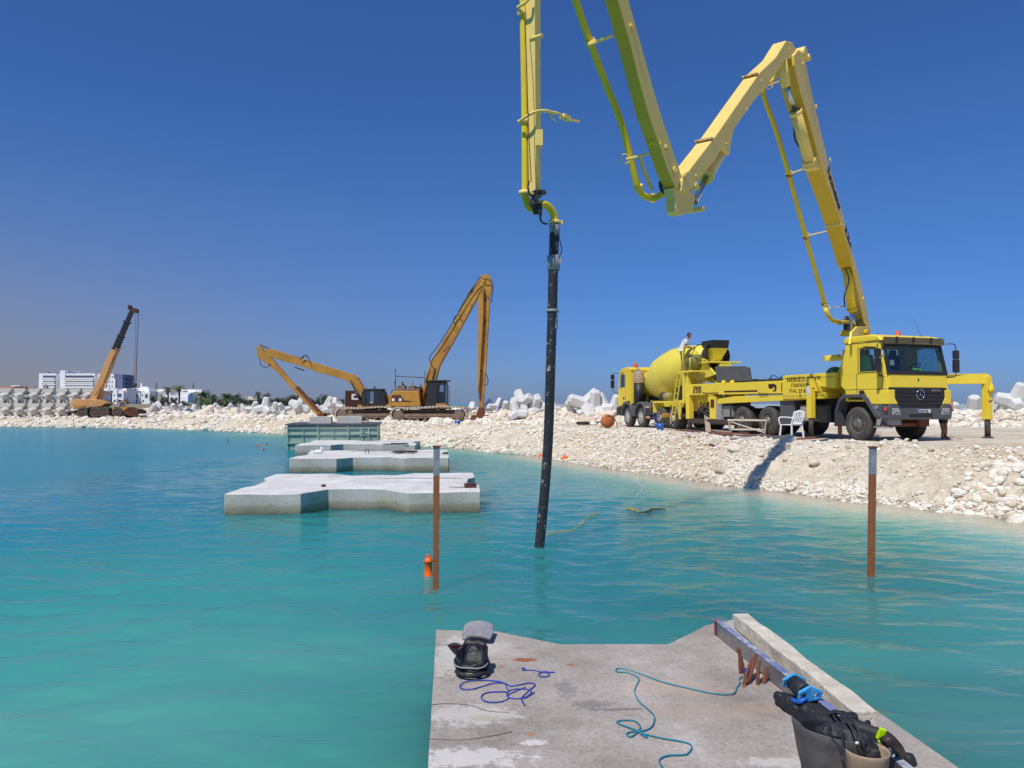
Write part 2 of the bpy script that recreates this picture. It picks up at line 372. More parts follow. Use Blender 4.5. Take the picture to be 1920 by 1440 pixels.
def ground_z(x, y, rough=True):
    x = np.atleast_1d(x).astype(float); y = np.atleast_1d(y).astype(float)
    dB = sdist(x, y, WLs, -1.0)         # + on land
    dS = sdist(x, y, SEAs, 1.0)       # + inside the causeway
    far = smooth(-4, -26, x)
    mid = smooth(4, -4, x)
    plat = .87-.12*mid-.05*far
    plat = plat - .07*smooth(34, 40, y)*(1-mid)
    crest = 1.0-.02*mid-.30*far
    wd = 2.3+.4*np.sin(x*.7+y*.4)
    up = crest*smooth(-.12, 1.0, np.clip(dB/wd, 0, 1)*.92)
    up = np.where(dB < 0, dB*.55, up)
    back = plat+(crest-plat)*smooth(wd+1.2, wd, dB)
    z = np.where(dB < wd, np.minimum(up, crest), back)
    mound = (.62-.25*far)*smooth(5.0, 2.8, dS)*smooth(-2.5, 1, dS)
    z = z + mound
    z = np.where(dS < 0, z+dS*.5, z)
    if rough:
        face = smooth(-1.5, .3, dB)*smooth(wd+1.6, wd-.3, dB)
        z = z + fbm(x*.9, y*.9, 5, 3)*.40*face + fbm(x*1.9, y*1.9, 5, 23)*.30*face*smooth(1, 5, x) + fbm(x*3.1, y*3.1, 4, 9)*.16*face - .10*np.clip(np.abs(fbm(x*1.7, y*2.3, 4, 41))*-9+.9, 0, 1)*face
        z = z + fbm(x*.5, y*.5, 4, 5)*.06 + fbm(x*1.3, y*1.3, 4, 15)*.5*smooth(6.5, 4, dS)
    return z
def gz(x, y): return float(ground_z(x, y)[0])
def build_ground():
    # parameter grid: s along the waterline, d across
    seg = np.hypot(np.diff(WLs[:, 0]), np.diff(WLs[:, 1])); cs = np.concatenate([[0], np.cumsum(seg)])
    ss = []; s = 0.0
    while s < cs[-1]:
        ss.append(s); px = np.interp(s, cs, WLs[:, 0]); py = np.interp(s, cs, WLs[:, 1]); r = math.hypot(px, py)
        s += max(.07, r*.0055)
    ss = np.array(ss); X = np.interp(ss, cs, WLs[:, 0]); Y = np.interp(ss, cs, WLs[:, 1])
    # smoothed normals
    tx = np.gradient(X, ss); ty = np.gradient(Y, ss); k = 61; ker = np.ones(k)/k
    tx = np.convolve(np.pad(tx, k//2, 'edge'), ker, 'valid'); ty = np.convolve(np.pad(ty, k//2, 'edge'), ker, 'valid')
    l = np.hypot(tx, ty); nx, ny = ty/l, -tx/l
    d = [-3.0]; 
    while d[-1] < 95: d.append(d[-1] + (.09 if d[-1] < 5.5 else .09+(d[-1]-5.5)*.035))
    d = np.array(d); gx = X[:, None]+nx[:, None]*d[None, :]; gy = Y[:, None]+ny[:, None]*d[None, :]
    z = ground_z(gx.ravel(), gy.ravel())
    co = np.stack([gx.ravel(), gy.ravel(), z], 1); n, m = gx.shape
    i = np.arange(n-1)[:, None]*m+np.arange(m-1)[None, :]; f = np.stack([i, i+1, i+m+1, i+m], -1).reshape(-1, 4)
    return np_mesh('ground', co, f, ['bank'], True)

def bank_mat():
    m = bpy.data.materials.new('limestone_fill'); t, p = nodes_of(m); L = t.links
    tc = t.nodes.new('ShaderNodeTexCoord')
    def N(sc, det=8, r=.65): n = t.nodes.new('ShaderNodeTexNoise'); n.inputs['Scale'].default_value = sc; n.inputs['Detail'].default_value = det; n.inputs['Roughness'].default_value = r; L.new(tc.outputs['Object'], n.inputs['Vector']); return n.outputs['Fac']
    def ramp(f, st):
        c = t.nodes.new('ShaderNodeValToRGB'); e = c.color_ramp.elements
        e[0].position, e[0].color = st[0][0], (*st[0][1], 1); e[1].position, e[1].color = st[-1][0], (*st[-1][1], 1)
        for q, k in st[1:-1]: x = e.new(q); x.color = (*k, 1)
        L.new(f, c.inputs[0]); return c.outputs[0]
    a = ramp(N(.33, 5), [(.32, (.63, .50, .34)), (.5, (.75, .66, .51)), (.68, (.83, .77, .65))])
    b = ramp(N(5, 8, .7), [(.3, (.62, .56, .48)), (.5, (.9, .9, .9)), (.7, (1, 1, 1))])
    mx = t.nodes.new('ShaderNodeMixRGB'); mx.blend_type = 'MULTIPLY'; mx.inputs[0].default_value = 1; L.new(a, mx.inputs[1]); L.new(b, mx.inputs[2])
    # wet, darker band at the waterline
    sp = t.nodes.new('ShaderNodeSeparateXYZ'); L.new(tc.outputs['Object'], sp.inputs[0])
    wet = t.nodes.new('ShaderNodeMapRange'); wet.inputs[1].default_value = .02; wet.inputs[2].default_value = .14; wet.inputs[3].default_value = .62; wet.inputs[4].default_value = 1
    L.new(sp.outputs['Z'], wet.inputs[0])
    m2 = t.nodes.new('ShaderNodeMixRGB'); m2.blend_type = 'MULTIPLY'; m2.inputs[0].default_value = 1; L.new(mx.outputs[0], m2.inputs[1]); L.new(wet.outputs[0], m2.inputs[2])
    L.new(m2.outputs[0], p.inputs['Base Color']); p.inputs['Roughness'].default_value = .95; p.inputs['Specular IOR Level'].default_value = .15
    bp = t.nodes.new('ShaderNodeBump'); bp.inputs['Strength'].default_value = .9; bp.inputs['Distance'].default_value = .05
    ad = t.nodes.new('ShaderNodeMath'); ad.operation = 'ADD'; L.new(N(9, 8, .75), ad.inputs[0]); 
    vo = t.nodes.new('ShaderNodeTexVoronoi'); vo.inputs['Scale'].default_value = 11; L.new(tc.outputs['Object'], vo.inputs['Vector'])
    L.new(vo.outputs['Distance'], ad.inputs[1]); L.new(ad.outputs[0], bp.inputs['Height']); L.new(bp.outputs[0], p.inputs['Normal'])
    return m
M['bank'] = bank_mat()
def stone_mat():
    m = bpy.data.materials.new('limestone_rubble'); t, p = nodes_of(m); L = t.links
    at = t.nodes.new('ShaderNodeAttribute'); at.attribute_name = 'tint'
    c = t.nodes.new('ShaderNodeValToRGB'); e = c.color_ramp.elements
    e[0].position = 0; e[0].color = (.48, .35, .24, 1); e[1].position = 1; e[1].color = (.92, .88, .78, 1)
    for q, k in ((.08, (.66, .54, .40)), (.35, (.78, .69, .55)), (.7, (.86, .80, .68))): x = e.new(q); x.color = (*k, 1)
    L.new(at.outputs['Fac'], c.inputs[0])
    tc = t.nodes.new('ShaderNodeTexCoord'); n = t.nodes.new('ShaderNodeTexNoise'); n.inputs['Scale'].default_value = 14; n.inputs['Detail'].default_value = 6; L.new(tc.outputs['Object'], n.inputs['Vector'])
    r = t.nodes.new('ShaderNodeMapRange'); r.inputs[1].default_value = .3; r.inputs[2].default_value = .7; r.inputs[3].default_value = .72; r.inputs[4].default_value = 1.05; L.new(n.outputs['Fac'], r.inputs[0])
    mx = t.nodes.new('ShaderNodeMixRGB'); mx.blend_type = 'MULTIPLY'; mx.inputs[0].default_value = 1; L.new(c.outputs[0], mx.inputs[1]); L.new(r.outputs[0], mx.inputs[2])
    L.new(mx.outputs[0], p.inputs['Base Color']); p.inputs['Roughness'].default_value = .92; p.inputs['Specular IOR Level'].default_value = .15
    b = t.nodes.new('ShaderNodeBump'); b.inputs['Strength'].default_value = .5; b.inputs['Distance'].default_value = .02; L.new(n.outputs['Fac'], b.inputs['Height']); L.new(b.outputs[0], p.inputs['Normal'])
    return m
M['stone'] = stone_mat()
M['boulder'] = mat('white_limestone_boulder', (.74, .66, .54), .9, col2=(.62, .52, .40), sc=1.4, amt=.8, bump=.6, bsc=7, spec=.15)
M['armour'] = mat('pale_cast_concrete', (.70, .695, .67), .85, col2=(.56, .55, .52), sc=1.0, amt=.8, bump=.25, bsc=12, spec=.2)
M['armour2'] = mat('beige_cast_concrete', (.62, .595, .54), .85, col2=(.52, .49, .44), sc=.8, amt=.8, bump=.25, bsc=12, spec=.2)

ground = build_ground(); tag(ground, kind='structure')

# ---- rock shapes
def ico(sub):
    bm = bmesh.new(); bmesh.ops.create_icosphere(bm, subdivisions=sub, radius=1)
    v = np.array([x.co[:] for x in bm.verts]); f = np.array([[y.index for y in x.verts] for x in bm.faces]); bm.free(); return v, f
def rock_shapes(sub, n, jit):
    v, f = ico(sub); out = []
    for k in range(n):
        s = RNG.uniform(.7, 1.25, 3); u = v*s
        for _ in range(5 if sub > 1 else 3):     # chop flat facets
            d = RNG.normal(size=3); d /= np.linalg.norm(d); h = RNG.uniform(.55, .85); q = u@d
            u = u - np.outer(np.maximum(q-h, 0)*.85, d)
        u = u*(1+RNG.uniform(-jit, jit, (len(u), 1))); out.append(u)
    return out, f
def scatter(name, pts, size, sub, jit, sink=.25, flat=.8):
    shapes, f = rock_shapes(sub, 14, jit); n = len(pts); nv = len(shapes[0])
    base = np.stack(shapes)[RNG.integers(0, len(shapes), n)]
    q = RNG.normal(size=(n, 4)); q /= np.linalg.norm(q, axis=1)[:, None]; a, b, c, d = q.T
    Rm = np.stack([1-2*(c*c+d*d), 2*(b*c-a*d), 2*(b*d+a*c), 2*(b*c+a*d), 1-2*(b*b+d*d), 2*(c*d-a*b), 2*(b*d-a*c), 2*(c*d+a*b), 1-2*(b*b+c*c)], -1).reshape(n, 3, 3)
    co = np.einsum('nij,nvj->nvi', Rm, base)*size[:, None, None]; co[:, :, 2] *= flat
    co += (pts + np.stack([0*size, 0*size, size*(flat*.5-sink)], 1))[:, None, :]
    fs = (f[None] + (np.arange(n)*nv)[:, None, None]).reshape(-1, 3)
    tint = np.repeat(np.clip(RNG.beta(2.2, 1.6, n), 0, 1), nv)
    o = np_mesh(name, co.reshape(-1, 3), fs, ['stone'], False, attr={'tint': tint}); return o
seg = np.hypot(np.diff(WLs[:, 0]), np.diff(WLs[:, 1])); CS = np.concatenate([[0], np.cumsum(seg)])
def on_bank(s, d):
    """point at arc length s along the waterline and d metres inland"""
    x = np.interp(s, CS, WLs[:, 0]); y = np.interp(s, CS, WLs[:, 1]); x2 = np.interp(s+1.5, CS, WLs[:, 0]); y2 = np.interp(s+1.5, CS, WLs[:, 1])
    x1 = np.interp(s-1.5, CS, WLs[:, 0]); y1 = np.interp(s-1.5, CS, WLs[:, 1]); tx, ty = x2-x1, y2-y1; l = np.hypot(tx, ty)+1e-9
    return x+ty/l*d, y-tx/l*d
S0 = np.interp(8.0, WLs[:, 1], CS)        # bank comes into the picture about here
def bank_stones(n, s0, s1, d0, d1, lo, hi, pw, sub, jit, name, label, cat, clump=None, **k):
    s = RNG.uniform(s0, s1, n); d = RNG.uniform(d0, d1, n)
    if clump is not None:
        x, y = on_bank(s, d); keep = fbm(x*.55, y*.55, 3, 31)+.5+.18*(d < .7) > clump+RNG.uniform(-.12, .12, n); s, d = s[keep], d[keep]
    x, y = on_bank(s, d); z = ground_z(x, y); sz = lo*(hi/lo)**(RNG.uniform(0, 1, len(s))**pw)
    o = scatter(name, np.stack([x, y, z], 1), sz, sub, jit, **k); return tag(o, label, cat, kind='stuff')
sA = np.interp(31, WLs[:, 1], CS); sB = np.interp(50, WLs[:, 1], CS); sR = np.interp(14.6, WLs[:, 1], CS); sC = np.interp(67, WLs[:, 1], CS)
sM = np.interp(19.0, WLs[:, 1], CS)
bank_stones(19000, sM, sA, -.25, 3.7, .014, .070, 1.9, 1, .16, 'limestone_rubble', 'loose white and cream limestone rubble on the bank below the mixer truck', 'rubble', clump=.30)
bank_stones(7000, S0, sM+1.0, -.1, 3.7, .012, .060, 2.0, 1, .16, 'sandy_rubble', 'fine rubble bedded in the sandy bank below the pump truck cab', 'rubble', clump=.47, sink=.45)
bank_stones(3200, S0, sM, -.22, .55, .02, .075, 1.5, 1, .14, 'waterline_rubble', 'row of pale stones along the waterline below the pump truck', 'rubble', sink=.3)
bank_stones(800, S0, sR, -.3, 2.2, .06, .16, 1.3, 2, .05, 'round_rubble', 'rounder grey and pink stones heaped at the right end of the bank', 'rubble', sink=.3)
bank_stones(9000, sA, sB, -.3, 4.2, .03, .15, 1.9, 1, .16, 'far_bank_rubble', 'coarse pale rubble on the bank in front of the two excavators', 'rubble', clump=.42)
bank_stones(6500, sB, sC+40, -.3, 4.2, .05, .30, 2.0, 1, .16, 'tan_bank_rubble', 'tan rubble on the far left stretch of the bank', 'rubble', clump=.44)
# crest stones
bank_stones(1800, S0, sA, 2.2, 4.4, .025, .09, 1.8, 1, .12, 'crest_rubble', 'line of loose white stones along the top edge of the bank', 'rubble', sink=.2)
# seaward mound rubble
def mound(n, x0, x1, d0, d1, lo, hi, name, label):
    t = RNG.uniform(0, 1, n*6); P = SEAs; sg = np.hypot(np.diff(P[:, 0]), np.diff(P[:, 1])); cs = np.concatenate([[0], np.cumsum(sg)]); s = t*cs[-1]
    x = np.interp(s, cs, P[:, 0]); y = np.interp(s, cs, P[:, 1]); xb = np.interp(s+1, cs, P[:, 0]); yb = np.interp(s+1, cs, P[:, 1]); tx, ty = xb-x, yb-y; l = np.hypot(tx, ty)+1e-9
    d = RNG.uniform(d0, d1, len(s)); x = x-ty/l*d; y = y+tx/l*d
    k = (x > x0) & (x < x1); x, y = x[k][:n], y[k][:n]; z = ground_z(x, y); sz = lo*(hi/lo)**(RNG.uniform(0, 1, len(x))**1.8)
    tag(scatter(name, np.stack([x, y, z], 1), sz, 1, .15), label, 'rubble', kind='stuff')
mound(5200, -4, 45, -.5, 6.8, .06, .34, 'mound_rubble', 'white rubble mound behind the trucks at the foot of the concrete armour units')
mound(4200, -46, -4, -1.0, 7.5, .10, .50, 'seaward_rubble', 'pale rubble piled along the sea side behind the excavators and crane')

# ---- water ---------------------------------------------------------------
def water_mat(shallow):
    m = bpy.data.materials.new('turquoise_water'); m.use_nodes = True; t = m.node_tree; t.nodes.clear(); L = t.links
    o = t.nodes.new('ShaderNodeOutputMaterial'); p = t.nodes.new('ShaderNodeBsdfPrincipled')
    p.inputs['Roughness'].default_value = .06; p.inputs['IOR'].default_value = 1.333; p.inputs['Specular IOR Level'].default_value = .4; p.subsurface_method = 'BURLEY'; p.inputs['Subsurface Weight'].default_value = 1.0; p.inputs['Subsurface Radius'].default_value = (.25, .8, 1.0); p.inputs['Subsurface Scale'].default_value = 4.0
    tc = t.nodes.new('ShaderNodeTexCoord'); at = t.nodes.new('ShaderNodeAttribute'); at.attribute_name = 'silt'
    mp = t.nodes.new('ShaderNodeMapping'); mp.inputs['Scale'].default_value = (.10, .28, 1); L.new(tc.outputs['Object'], mp.inputs[0])
    n = t.nodes.new('ShaderNodeTexNoise'); n.inputs['Scale'].default_value = 1; n.inputs['Detail'].default_value = 5; L.new(mp.outputs[0], n.inputs['Vector'])
    a = t.nodes.new('ShaderNodeMath'); a.operation = 'MULTIPLY_ADD'; L.new(n.outputs['Fac'], a.inputs[0]); a.inputs[1].default_value = .30; 
    a2 = t.nodes.new('ShaderNodeMath'); a2.operation = 'SUBTRACT'; L.new(at.outputs['Fac'], a2.inputs[0]); a2.inputs[1].default_value = .15; L.new(a2.outputs[0], a.inputs[2])
    c = t.nodes.new('ShaderNodeValToRGB'); e = c.color_ramp.elements
    e[0].position = 0; e[0].color = (.020, .31, .45, 1); e[1].position = 1; e[1].color = (.66, .66, .50, 1)
    for q, k in ((.20, (.018, .28, .36)), (.40, (.038, .325, .315)), (.56, (.08, .39, .335)), (.75, (.27, .52, .42))): x = e.new(q); x.color = (*k, 1)
    L.new(a.outputs[0], c.inputs[0])
    dp = t.nodes.new('ShaderNodeAttribute'); dp.attribute_name = 'deep'; dm = t.nodes.new('ShaderNodeMixRGB'); dm.blend_type = 'MULTIPLY'; L.new(dp.outputs['Fac'], dm.inputs[0]); L.new(c.outputs[0], dm.inputs[1]); dm.inputs[2].default_value = (.50, .52, .62, 1)
    L.new(dm.outputs[0], p.inputs['Base Color'])
    fl = t.nodes.new('ShaderNodeAttribute'); fl.attribute_name = 'open'
    def ma(k, c0):
        q = t.nodes.new('ShaderNodeMath'); q.operation = 'MULTIPLY_ADD'; L.new(fl.outputs['Fac'], q.inputs[0]); q.inputs[1].default_value = k; q.inputs[2].default_value = c0; return q.outputs[0]
    L.new(ma(.14, .04), p.inputs['Roughness'])
    # fine ripples
    m2 = t.nodes.new('ShaderNodeMapping'); m2.inputs['Scale'].default_value = (1.6, 4.2, 1); L.new(tc.outputs['Object'], m2.inputs[0])
    n2 = t.nodes.new('ShaderNodeTexNoise'); n2.inputs['Scale'].default_value = 1.5; n2.inputs['Detail'].default_value = 6; n2.inputs['Roughness'].default_value = .55; L.new(m2.outputs[0], n2.inputs['Vector'])
    b = t.nodes.new('ShaderNodeBump'); b.inputs['Strength'].default_value = .6; L.new(ma(.22, .028), b.inputs['Distance']); L.new(n2.outputs['Fac'], b.inputs['Height']); L.new(b.outputs[0], p.inputs['Normal'])
    tr = t.nodes.new('ShaderNodeBsdfTransparent'); tr.inputs[0].default_value = (.55, .85, .80, 1)
    fr = t.nodes.new('ShaderNodeMixShader'); fr.inputs[0].default_value = .17
    L.new(p.outputs[0], fr.inputs[1]); L.new(tr.outputs[0], fr.inputs[2]); L.new(fr.outputs[0], o.inputs[0])
    return m
M['water'] = water_mat(True)
def silt(x, y):
    d = -sdist(x, y, WLs, -1.0); r = np.hypot(x, y)
    near = np.exp(-(np.maximum(d, 0)/1.7)**1.3)*.75 + np.exp(-np.maximum(d, 0)/4.5)*.32
    near = near*(1-.55*smooth(-8, -30, x))
    cl = .36*smooth(18, 4, r)*(1-.30*np.exp(-((x-1)/3.0)**2)) + .20*smooth(34, 14, r)*smooth(-14, -2, x)
    return np.clip(near + cl + .05, 0, 1)
def deep(x, y):
    d = -sdist(x, y, WLs, -1.0)
    return np.clip(smooth(1.5, 5.0, d)*np.exp(-((x-3.0)/5.0)**2)*smooth(19, 9, y)*(.75+.9*fbm(x*.5, y*.8, 3, 55)), 0, 1)
def build_water():
    x0, x1, y0, y1, h = -13.0, 12.5, .4, 30.0, .05
    xs = np.arange(x0, x1+h/2, h); ys = np.concatenate([np.arange(y0, 14, .04), np.arange(14, y1+.03, .06)])
    gx, gy = np.meshgrid(xs, ys); z = np.zeros_like(gx); rg = np.random.default_rng(11)
    wx = gx + fbm(gx*.4, gy*.4, 2, 71)*1.2; wy = gy + fbm(gx*.45, gy*.45, 2, 77)*1.2
    for k in range(54):
        lam = .14*(1.15/.14)**rg.uniform(0, 1); th = math.radians(90+rg.normal()*21); q = 2*math.pi/lam
        amp = .020*lam/(2*math.pi)*(1.0 if lam < .9 else .8); ph = rg.uniform(0, 6.28)
        P = (wx*math.cos(th)+wy*math.sin(th))*q+ph; wv = np.sin(P) if k % 2 else (1-2*np.abs(np.sin(P/2))**1.15)*.8
        z += (1.0+.55*smooth(11, 6, gy))*amp*(smooth(17, 9, gy) if lam < .26 else 1.0)*wv
    z *= .75+.9*np.clip(fbm(gx*.25, gy*.5, 3, 5)+.4, 0, 1)
    e = np.minimum.reduce([gx-x0, x1-gx, gy-y0, y1-gy]); z *= smooth(0, 2.5, e)*(.25+.75*smooth(20, 8, gy))
    n, m = gx.shape; co = np.stack([gx.ravel(), gy.ravel(), z.ravel()], 1)
    i = np.arange(n-1)[:, None]*m+np.arange(m-1)[None, :]; f = np.stack([i, i+1, i+m+1, i+m], -1).reshape(-1, 4)
    # the rest of the sheet, out to the horizon
    ox = np.array([-6000, -1500, -400, -200, -120, -80, -60, -45, -35, -28, -22, -17, x0, -9, -5, -1, 3, 7, x1, 17, 24, 40, 80, 200, 600, 6000.])
    oy = np.array([-400, -60, -10, y0, 4, 8, 12, 17, 21, 25, y1, 34, 39, 45, 52, 60, 70, 90, 130, 250, 600, 2000, 9000.])
    a, b = np.meshgrid(ox, oy); c2 = np.stack([a.ravel(), b.ravel(), 0*a.ravel()], 1); M_ = len(ox); F = []
    for j in range(len(oy)-1):
        for k in range(M_-1):
            if ox[k] >= x0-1e-6 and ox[k+1] <= x1+1e-6 and oy[j] >= y0-1e-6 and oy[j+1] <= y1+1e-6: continue
            q = j*M_+k; F.append((q, q+1, q+M_+1, q+M_))
    F = np.array(F)+len(co); allc = np.concatenate([co, c2]); allf = np.concatenate([f, F])
    return np_mesh('water', allc, allf, ['water'], True, attr={'silt': silt(allc[:, 0], allc[:, 1]), 'deep': deep(allc[:, 0], allc[:, 1]), 'open': np.concatenate([1-smooth(0, 2.5, e).ravel()*(1-.5*smooth(12, 30, gy).ravel()), np.ones(len(c2))])})
tag(build_water(), kind='structure')
M['seabed'] = mat('murky_seabed', (.03, .13, .13), .95, col2=(.02, .09, .10), sc=.2)
sb = MB(); sb.add([(-6500, -500, -1.6), (6500, -500, -1.6), (6500, 9500, -1.6), (-6500, 9500, -1.6)], [(0, 1, 2, 3)]); sb.build('seabed', 'seabed', kind='structure')

# ---- far shore -----------------------------------------------------------
M['farland'] = mat('dry_scrub_ground', (.30, .25, .17), .95, col2=(.16, .15, .09), sc=.05)
def far_land():
    out = [(-420, 100), (-300, 118), (-150, 126), (-90, 122), (-52, 128), (-36, 150), (-34, 190), (-60, 260), (-90, 420), (-120, 800), (-900, 900), (-900, 100)]
    b = MB(); n = len(out); cx, cy = -260, 320; rings = []
    for k, (s, z) in enumerate(((1.0, -1.0), (.975, .9), (.95, 1.5), (.8, 1.9))):
        rings.append([(cx+(x-cx)*s, cy+(y-cy)*s, z) for x, y in out])
    vs = sum(rings, []); fs = [(k*n+i, k*n+(i+1) % n, (k+1)*n+(i+1) % n, (k+1)*n+i) for k in range(3) for i in range(n)] + [tuple(3*n+i for i in range(n))]
    b.add(vs, fs); return b.build('coast_land', 'farland', kind='structure')
far_land()
# ================================================================== FLOATING CONCRETE BLOCKS
def block_mat(name, top, side, fine=1.0, stains=(), slime=True):
    m = bpy.data.materials.new(name); t, p = nodes_of(m); L = t.links
    tc = t.nodes.new('ShaderNodeTexCoord'); ge = t.nodes.new('ShaderNodeNewGeometry')
    def N(sc, det=8, r=.62, loc=None):
        n = t.nodes.new('ShaderNodeTexNoise'); n.inputs['Scale'].default_value = sc; n.inputs['Detail'].default_value = det; n.inputs['Roughness'].default_value = r
        if loc:
            mp = t.nodes.new('ShaderNodeMapping'); mp.inputs['Location'].default_value = loc; L.new(tc.outputs['Object'], mp.inputs[0]); L.new(mp.outputs[0], n.inputs['Vector'])
        else: L.new(tc.outputs['Object'], n.inputs['Vector'])
        return n.outputs['Fac']
    def ramp(f, st):
        c = t.nodes.new('ShaderNodeValToRGB'); e = c.color_ramp.elements
        e[0].position, e[0].color = st[0][0], (*st[0][1], 1); e[1].position, e[1].color = st[-1][0], (*st[-1][1], 1)
        for q, k in st[1:-1]: x = e.new(q); x.color = (*k, 1)
        L.new(f, c.inputs[0]); return c.outputs[0]
    def mix(f, a, b, mode='MIX'):
        x = t.nodes.new('ShaderNodeMixRGB'); x.blend_type = mode
        for i, q in enumerate((f, a, b)):
            if isinstance(q, (int, float)): x.inputs[i].default_value = q
            elif isinstance(q, tuple): x.inputs[i].default_value = (*q, 1)
            else: L.new(q, x.inputs[i])
        return x.outputs[0]
    def mth(op, a, b=None, c=None, clamp=False):
        n = t.nodes.new('ShaderNodeMath'); n.operation = op; n.use_clamp = clamp
        for i, q in enumerate((a, b, c)):
            if q is None: continue
            if isinstance(q, (int, float)): n.inputs[i].default_value = q
            else: L.new(q, n.inputs[i])
        return n.outputs[0]
    ctop = ramp(N(1.3*fine, 9, .68), top)
    sn = t.nodes.new('ShaderNodeSeparateXYZ'); L.new(ge.outputs['Normal'], sn.inputs[0])
    cside = ramp(N(1.1*fine, 8, .6, (3, 1, 2)), side)
    sp = t.nodes.new('ShaderNodeSeparateXYZ'); L.new(tc.outputs['Object'], sp.inputs[0])
    if slime:   # tide marks: a tan band above the water
        lv = mth('ADD', sp.outputs['Z'], mth('MULTIPLY', mth('SUBTRACT', N(2.2, 6), .5), .16))
        cside = mix(1.0, cside, ramp(lv, [(.0, (.30, .31, .24)), (.05, (.50, .47, .37)), (.14, (.70, .66, .56)), (.18, (.92, .90, .86)), (.3, (1, 1, 1))]), 'MULTIPLY')
    up = mth('GREATER_THAN', sn.outputs['Z'], .6)
    out = mix(up, cside, ctop)
    fine_n = ramp(N(28*fine, 8, .75), [(.30, (.45, .44, .43)), (.40, (.80, .80, .80)), (.55, (1, 1, 1))]); out = mix(1.0, out, fine_n, 'MULTIPLY')
    for (x, y, rx, ry, col, st) in stains:     # real stains on the slab, each with its place, size and ragged edge
        vx = mth('DIVIDE', mth('SUBTRACT', sp.outputs['X'], x), rx); vy = mth('DIVIDE', mth('SUBTRACT', sp.outputs['Y'], y), ry)
        d = mth('SQRT', mth('ADD', mth('MULTIPLY', vx, vx), mth('MULTIPLY', vy, vy)))
        d = mth('ADD', d, mth('MULTIPLY', mth('SUBTRACT', N(9+1.5/max(rx, .05), 9, .75, (x, y, 0)), .5), 4.2))
        f = mth('MULTIPLY', mth('SUBTRACT', 1.15, d, clamp=True), 3.0, clamp=True)
        out = mix(mth('MULTIPLY', f, st), out, col)
    L.new(out, p.inputs['Base Color']); p.inputs['Roughness'].default_value = .88; p.inputs['Specular IOR Level'].default_value = .25
    b = t.nodes.new('ShaderNodeBump'); b.inputs['Strength'].default_value = .55; b.inputs['Distance'].default_value = .012
    L.new(mth('ADD', N(9*fine, 9, .7), mth('MULTIPLY', N(60*fine, 4, .6), .3)), b.inputs['Height']); L.new(b.outputs[0], p.inputs['Normal'])
    return m
M['blocktop'] = block_mat('white_topped_concrete', [(.30, (.44, .42, .39)), (.42, (.62, .60, .57)), (.55, (.72, .70, .665)), (.66, (.80, .785, .75))], [(.3, (.42, .40, .35)), (.6, (.57, .55, .495))],
    stains=[(1.2, 2.7, 1.1, .10, (.20, .20, .20), .8), (.9, 1.9, .5, .06, (.28, .27, .26), .7), (-.9, 1.7, .9, .08, (.62, .60, .57), .8)])
def slab(name, P, z0, z1, m, n=14, amp=.02, seed=0, loc=(0, 0, 0), rz=0, **k):
    """slab with the plan P, its edge a little uneven and its top gently hollow: sides, a worn arris and a gridded top"""
    bm = bmesh.new(); V = [bm.verts.new((x, y, z1)) for x, y in P]; f = bm.faces.new(V)
    r = bmesh.ops.extrude_face_region(bm, geom=[f]); ev = [g for g in r['geom'] if isinstance(g, bmesh.types.BMVert)]
    for v in ev: v.co.z = z0
    bmesh.ops.recalc_face_normals(bm, faces=bm.faces)
    # cut with a grid so that the top can undulate and the edge can chip
    x0, x1 = min(p[0] for p in P), max(p[0] for p in P); y0, y1 = min(p[1] for p in P), max(p[1] for p in P)
    for a in np.linspace(x0, x1, n)[1:-1]: bmesh.ops.bisect_plane(bm, geom=bm.verts[:]+bm.edges[:]+bm.faces[:], plane_co=(a+.0013, 0, 0), plane_no=(1, 0, 0), dist=1e-5)
    for a in np.linspace(y0, y1, n)[1:-1]: bmesh.ops.bisect_plane(bm, geom=bm.verts[:]+bm.edges[:]+bm.faces[:], plane_co=(0, a+.0013, 0), plane_no=(0, 1, 0), dist=1e-5)
    for zz in (z1-.12, z1-.03): bmesh.ops.bisect_plane(bm, geom=bm.verts[:]+bm.edges[:]+bm.faces[:], plane_co=(0, 0, zz), plane_no=(0, 0, 1), dist=1e-5)
    for v in bm.verts:
        if v.co.z > z1-1e-4: v.co.z += amp*float(fbm(np.array([v.co.x*1.4]), np.array([v.co.y*1.4]), 3, seed)[0])*2
        v.co.x += .012*float(fbm(np.array([v.co.x*4]), np.array([v.co.y*4+v.co.z*9]), 2, seed+3)[0]); v.co.y += .016*float(fbm(np.array([v.co.x*5+7]), np.array([v.co.z*5]), 2, seed+5)[0])
    me = bpy.data.meshes.new(name); bm.to_mesh(me); bm.free(); me.materials.append(M[m])
    o = bpy.data.objects.new(name, me); COL.objects.link(o); o.location = loc; o.rotation_euler = (0, 0, rz)
    b = o.modifiers.new('bevel', 'BEVEL'); b.width = .012; b.segments = 2; b.limit_method = 'ANGLE'; b.angle_limit = R(40)
    return tag(o, **k)
BW = 4.62
plan = [(0, 0), (1.36, 0), (1.76, .57), (2.84, .57), (3.30, 0), (BW, 0), (BW+.02, 1.3), (BW-.22, 1.75), (BW-.18, 2.6), (BW-.02, 3.0), (BW-.05, 4.0), (3.2, 4.0), (2.8, 3.55), (1.8, 3.55), (1.35, 4.0), (0, 4.0), (0, 2.9), (.16, 2.45), (.16, 1.5), (0, 1.1)]
plan = [(x-BW/2, y) for x, y in plan]
